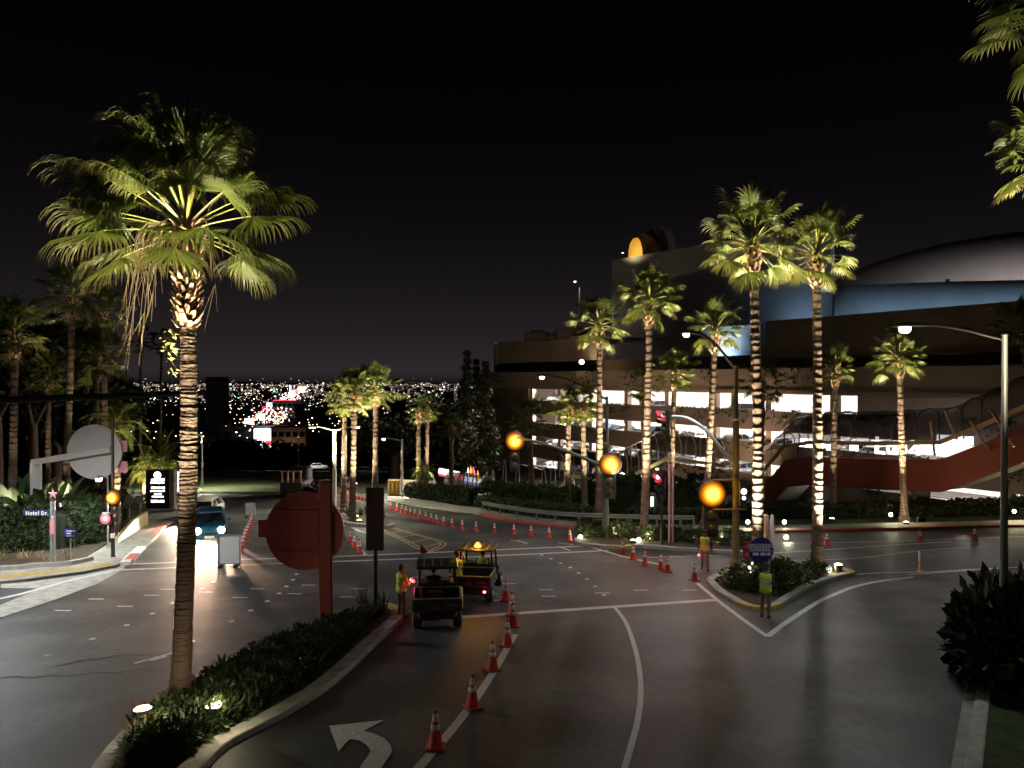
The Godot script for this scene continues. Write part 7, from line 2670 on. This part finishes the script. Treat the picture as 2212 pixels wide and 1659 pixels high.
	# the boulevard that runs straight away through the town
	for i in 520:
		var f := pow(r.randf(), 2.3)
		var a := Vector3(-292.0, -46.0, -900.0)
		var b := Vector3(-1330.0, -44.0, -4900.0)
		var p := a.lerp(b, f) + Vector3(r.randf_range(-24, 24), r.randf_range(-3, 5), 0)
		var s := clampf(-p.z / F * 2.16 * r.randf_range(0.35, 0.9), 0.6, 6.0)
		var k: String = ["red", "white", "orange", "pink", "red", "warm", "orange", "white"][r.randi() % 8]
		lists[k].append(Transform3D(Basis().scaled(Vector3(s * 1.2, s, s)), p))
	for k in kinds:
		var m := glow("town_light_" + k, kinds[k][0], kinds[k][1])
		scatter("town_lights", "countless small %s lights of the town in the valley" % k.replace("_dim", " faint"), cube, m, lists[k], "lights")
	# blocks of the town that can be told apart
	var rows := [
		["office_block", "orange lit low office block with dark windows below the town lights", 585, 660, 925, 972, 420.0, "wall_tan", 5, 2],
		["office_block", "taller orange lit office block with three window rows behind the median palms", 752, 862, 928, 1012, 330.0, "wall_tan", 6, 3],
		["office_block", "wide pale grey block with many window rows left of the boulevard", 588, 652, 868, 905, 1300.0, "wall_pale", 6, 3],
		["office_block", "dark blue grey block with one lit window band near the valley edge", 550, 622, 920, 945, 760.0, "wall_pale", 6, 1],
		["office_block", "small tan block above the low stand by the conifers", 1058, 1108, 962, 985, 300.0, "wall_tan", 3, 1],
		["office_block", "tan block with lit windows right of the slim far palms", 960, 1010, 930, 950, 420.0, "wall_brown", 4, 1],
	]
	for q in rows:
		var d: float = q[6]
		var c := pt((q[2] + q[3]) * 0.5, q[5], d)
		var top := pt(0, q[4], d).y
		var w: float = (q[3] - q[2]) / F * d
		var t := thing(q[0], q[1], "building", Vector3(c.x, c.y - 6.0, c.z))
		var h := top - c.y + 6.0
		var st := S()
		box(st, Vector3(0, h * 0.5, -w * 0.3), Vector3(w, h, w * 0.6))
		put("wall", st, M[q[7]], t)
		st = S()
		box(st, Vector3(0, h + 0.35, -w * 0.3), Vector3(w * 1.03, 0.7, w * 0.63))
		put("roof", st, M.wall_brown, t)
		for y in q[9]:
			for x in q[8]:
				st = S()
				var ww: float = w / q[8]
				var wh: float = (h - 6.0) / q[9]
				box(st, Vector3((x + 0.5) * ww - w * 0.5, 6.0 + (y + 0.42) * wh, 0.02), Vector3(ww * 0.72, wh * 0.45, 0.3))
				put("window", st, M.car_glass if not (q[9] == 1 and q[4] == 920) else M.sign_lit, t)
		var lamp := thing("added_lot_lamp", "added lot lamp before the " + q[1].left(60).rsplit(" ", true, 1)[0], "street lamp", Vector3(c.x + w * 0.1, c.y - 6.0, c.z + w * 0.45))  # added lamp that brightens the block front
		st = S()
		tube(st, [Vector3.ZERO, Vector3(0, 5.5, 0)], 0.12, 6)
		put("pole", st, M.steel_dark, lamp)
		st = S()
		lathe(st, [[0.1, 5.5], [0.22, 5.6], [0.2, 5.8], [0.05, 5.9]], 10)
		put("lens", st, M.lamp_warm, lamp)
		omni(lamp, Vector3(0, 5.7, 0), Color(1.0, 0.55, 0.32) if q[7] != "wall_pale" else Color(0.8, 0.95, 1.0), pow(w * 0.45, 2.0) * (0.42 if q[7] != "wall_pale" else 0.10), 0.4)
	# big lit signs and the red lit roof line
	for q in [["white lit billboard beside the bright market front", 548, 605, 926, 948, 740.0, "sign_lit"], ["bright white market front with red lettering", 556, 606, 948, 966, 730.0, "sign_lit"], ["long red neon roof line in the middle of the town", 590, 640, 864, 874, 1500.0, "sign_lit_red"], ["red neon sign left of the long red roof line", 566, 584, 878, 886, 1400.0, "sign_lit_red"], ["tall thin white tower light on the skyline", 625, 629, 833, 850, 3000.0, "sign_lit"], ["cream lit shop board in the town", 553, 572, 894, 904, 1100.0, "sign_lit"], ["pale green lit shop board in the town", 528, 548, 904, 915, 1000.0, "sign_lit"], ["square white lit board left of the red roof line", 575, 586, 870, 883, 1450.0, "sign_lit"]]:
		var d: float = q[5]
		var a := pt(q[1], q[3], d)
		var b := pt(q[2], q[4], d)
		var t := thing("lit_sign", q[0], "sign", (a + b) * 0.5)
		var sz := Vector3(b.x - a.x, a.y - b.y, 0.6)
		var st := S()
		bevel_box(st, Vector3.ZERO, sz, minf(0.3, sz.y * 0.1))
		put("lit_board", st, M[q[6]], t)
		for x in [-0.35, 0.35]:
			st = S()
			box(st, Vector3(x * sz.x, (-60.0 - t.position.y - sz.y * 0.5) * 0.5 - 0.0, -0.8), Vector3(0.8, maxf(2.0, t.position.y + 60.0 - sz.y * 0.5), 0.8))
			put("support", st, M.steel_dark, t)
		if q[0].begins_with("bright white market"):
			for e in [[-0.02, 0.0, 0.28, 0.5], [0.26, 0.05, 0.14, 0.3], [-0.36, 0.2, 0.16, 0.25]]:
				st = S()
				bevel_box(st, Vector3(e[0] * sz.x, e[1] * sz.y, 0.45), Vector3(e[2] * sz.x, e[3] * sz.y, 0.4), 0.1)
				put("red_lettering", st, M.sign_lit_red, t)

func _ready() -> void:
	rng.seed = 20
	var cam := Camera3D.new()
	cam.name = "camera"
	cam.fov = 53.13
	cam.near = 0.1
	cam.far = 20000.0
	cam.position = Vector3(0, CAMY, 0)
	cam.rotation.x = -atan(11.0 / F)
	add_child(cam)
	cam.current = true
	var e := Environment.new()
	var sky := ProceduralSkyMaterial.new()
	sky.sky_top_color = Color(0.006, 0.006, 0.014)
	sky.sky_horizon_color = Color(0.185, 0.165, 0.175)
	sky.sky_curve = 0.066
	sky.ground_horizon_color = Color(0.06, 0.055, 0.06)
	sky.ground_bottom_color = Color(0.02, 0.02, 0.02)
	e.background_mode = Environment.BG_SKY
	e.sky = Sky.new()
	e.sky.sky_material = sky
	e.tonemap_mode = Environment.TONE_MAPPER_LINEAR
	e.tonemap_exposure = 1.0
	e.sdfgi_enabled = true
	e.ssao_enabled = true
	e.ssil_enabled = true
	var we := WorldEnvironment.new()
	we.name = "environment"
	we.environment = e
	add_child(we)
	materials()
	setting()
	palms()
	lamps()
	signals()
	signs()
	cones()
	buildings()
	cars()
	carts()
	people()
	vegetation()
	town()
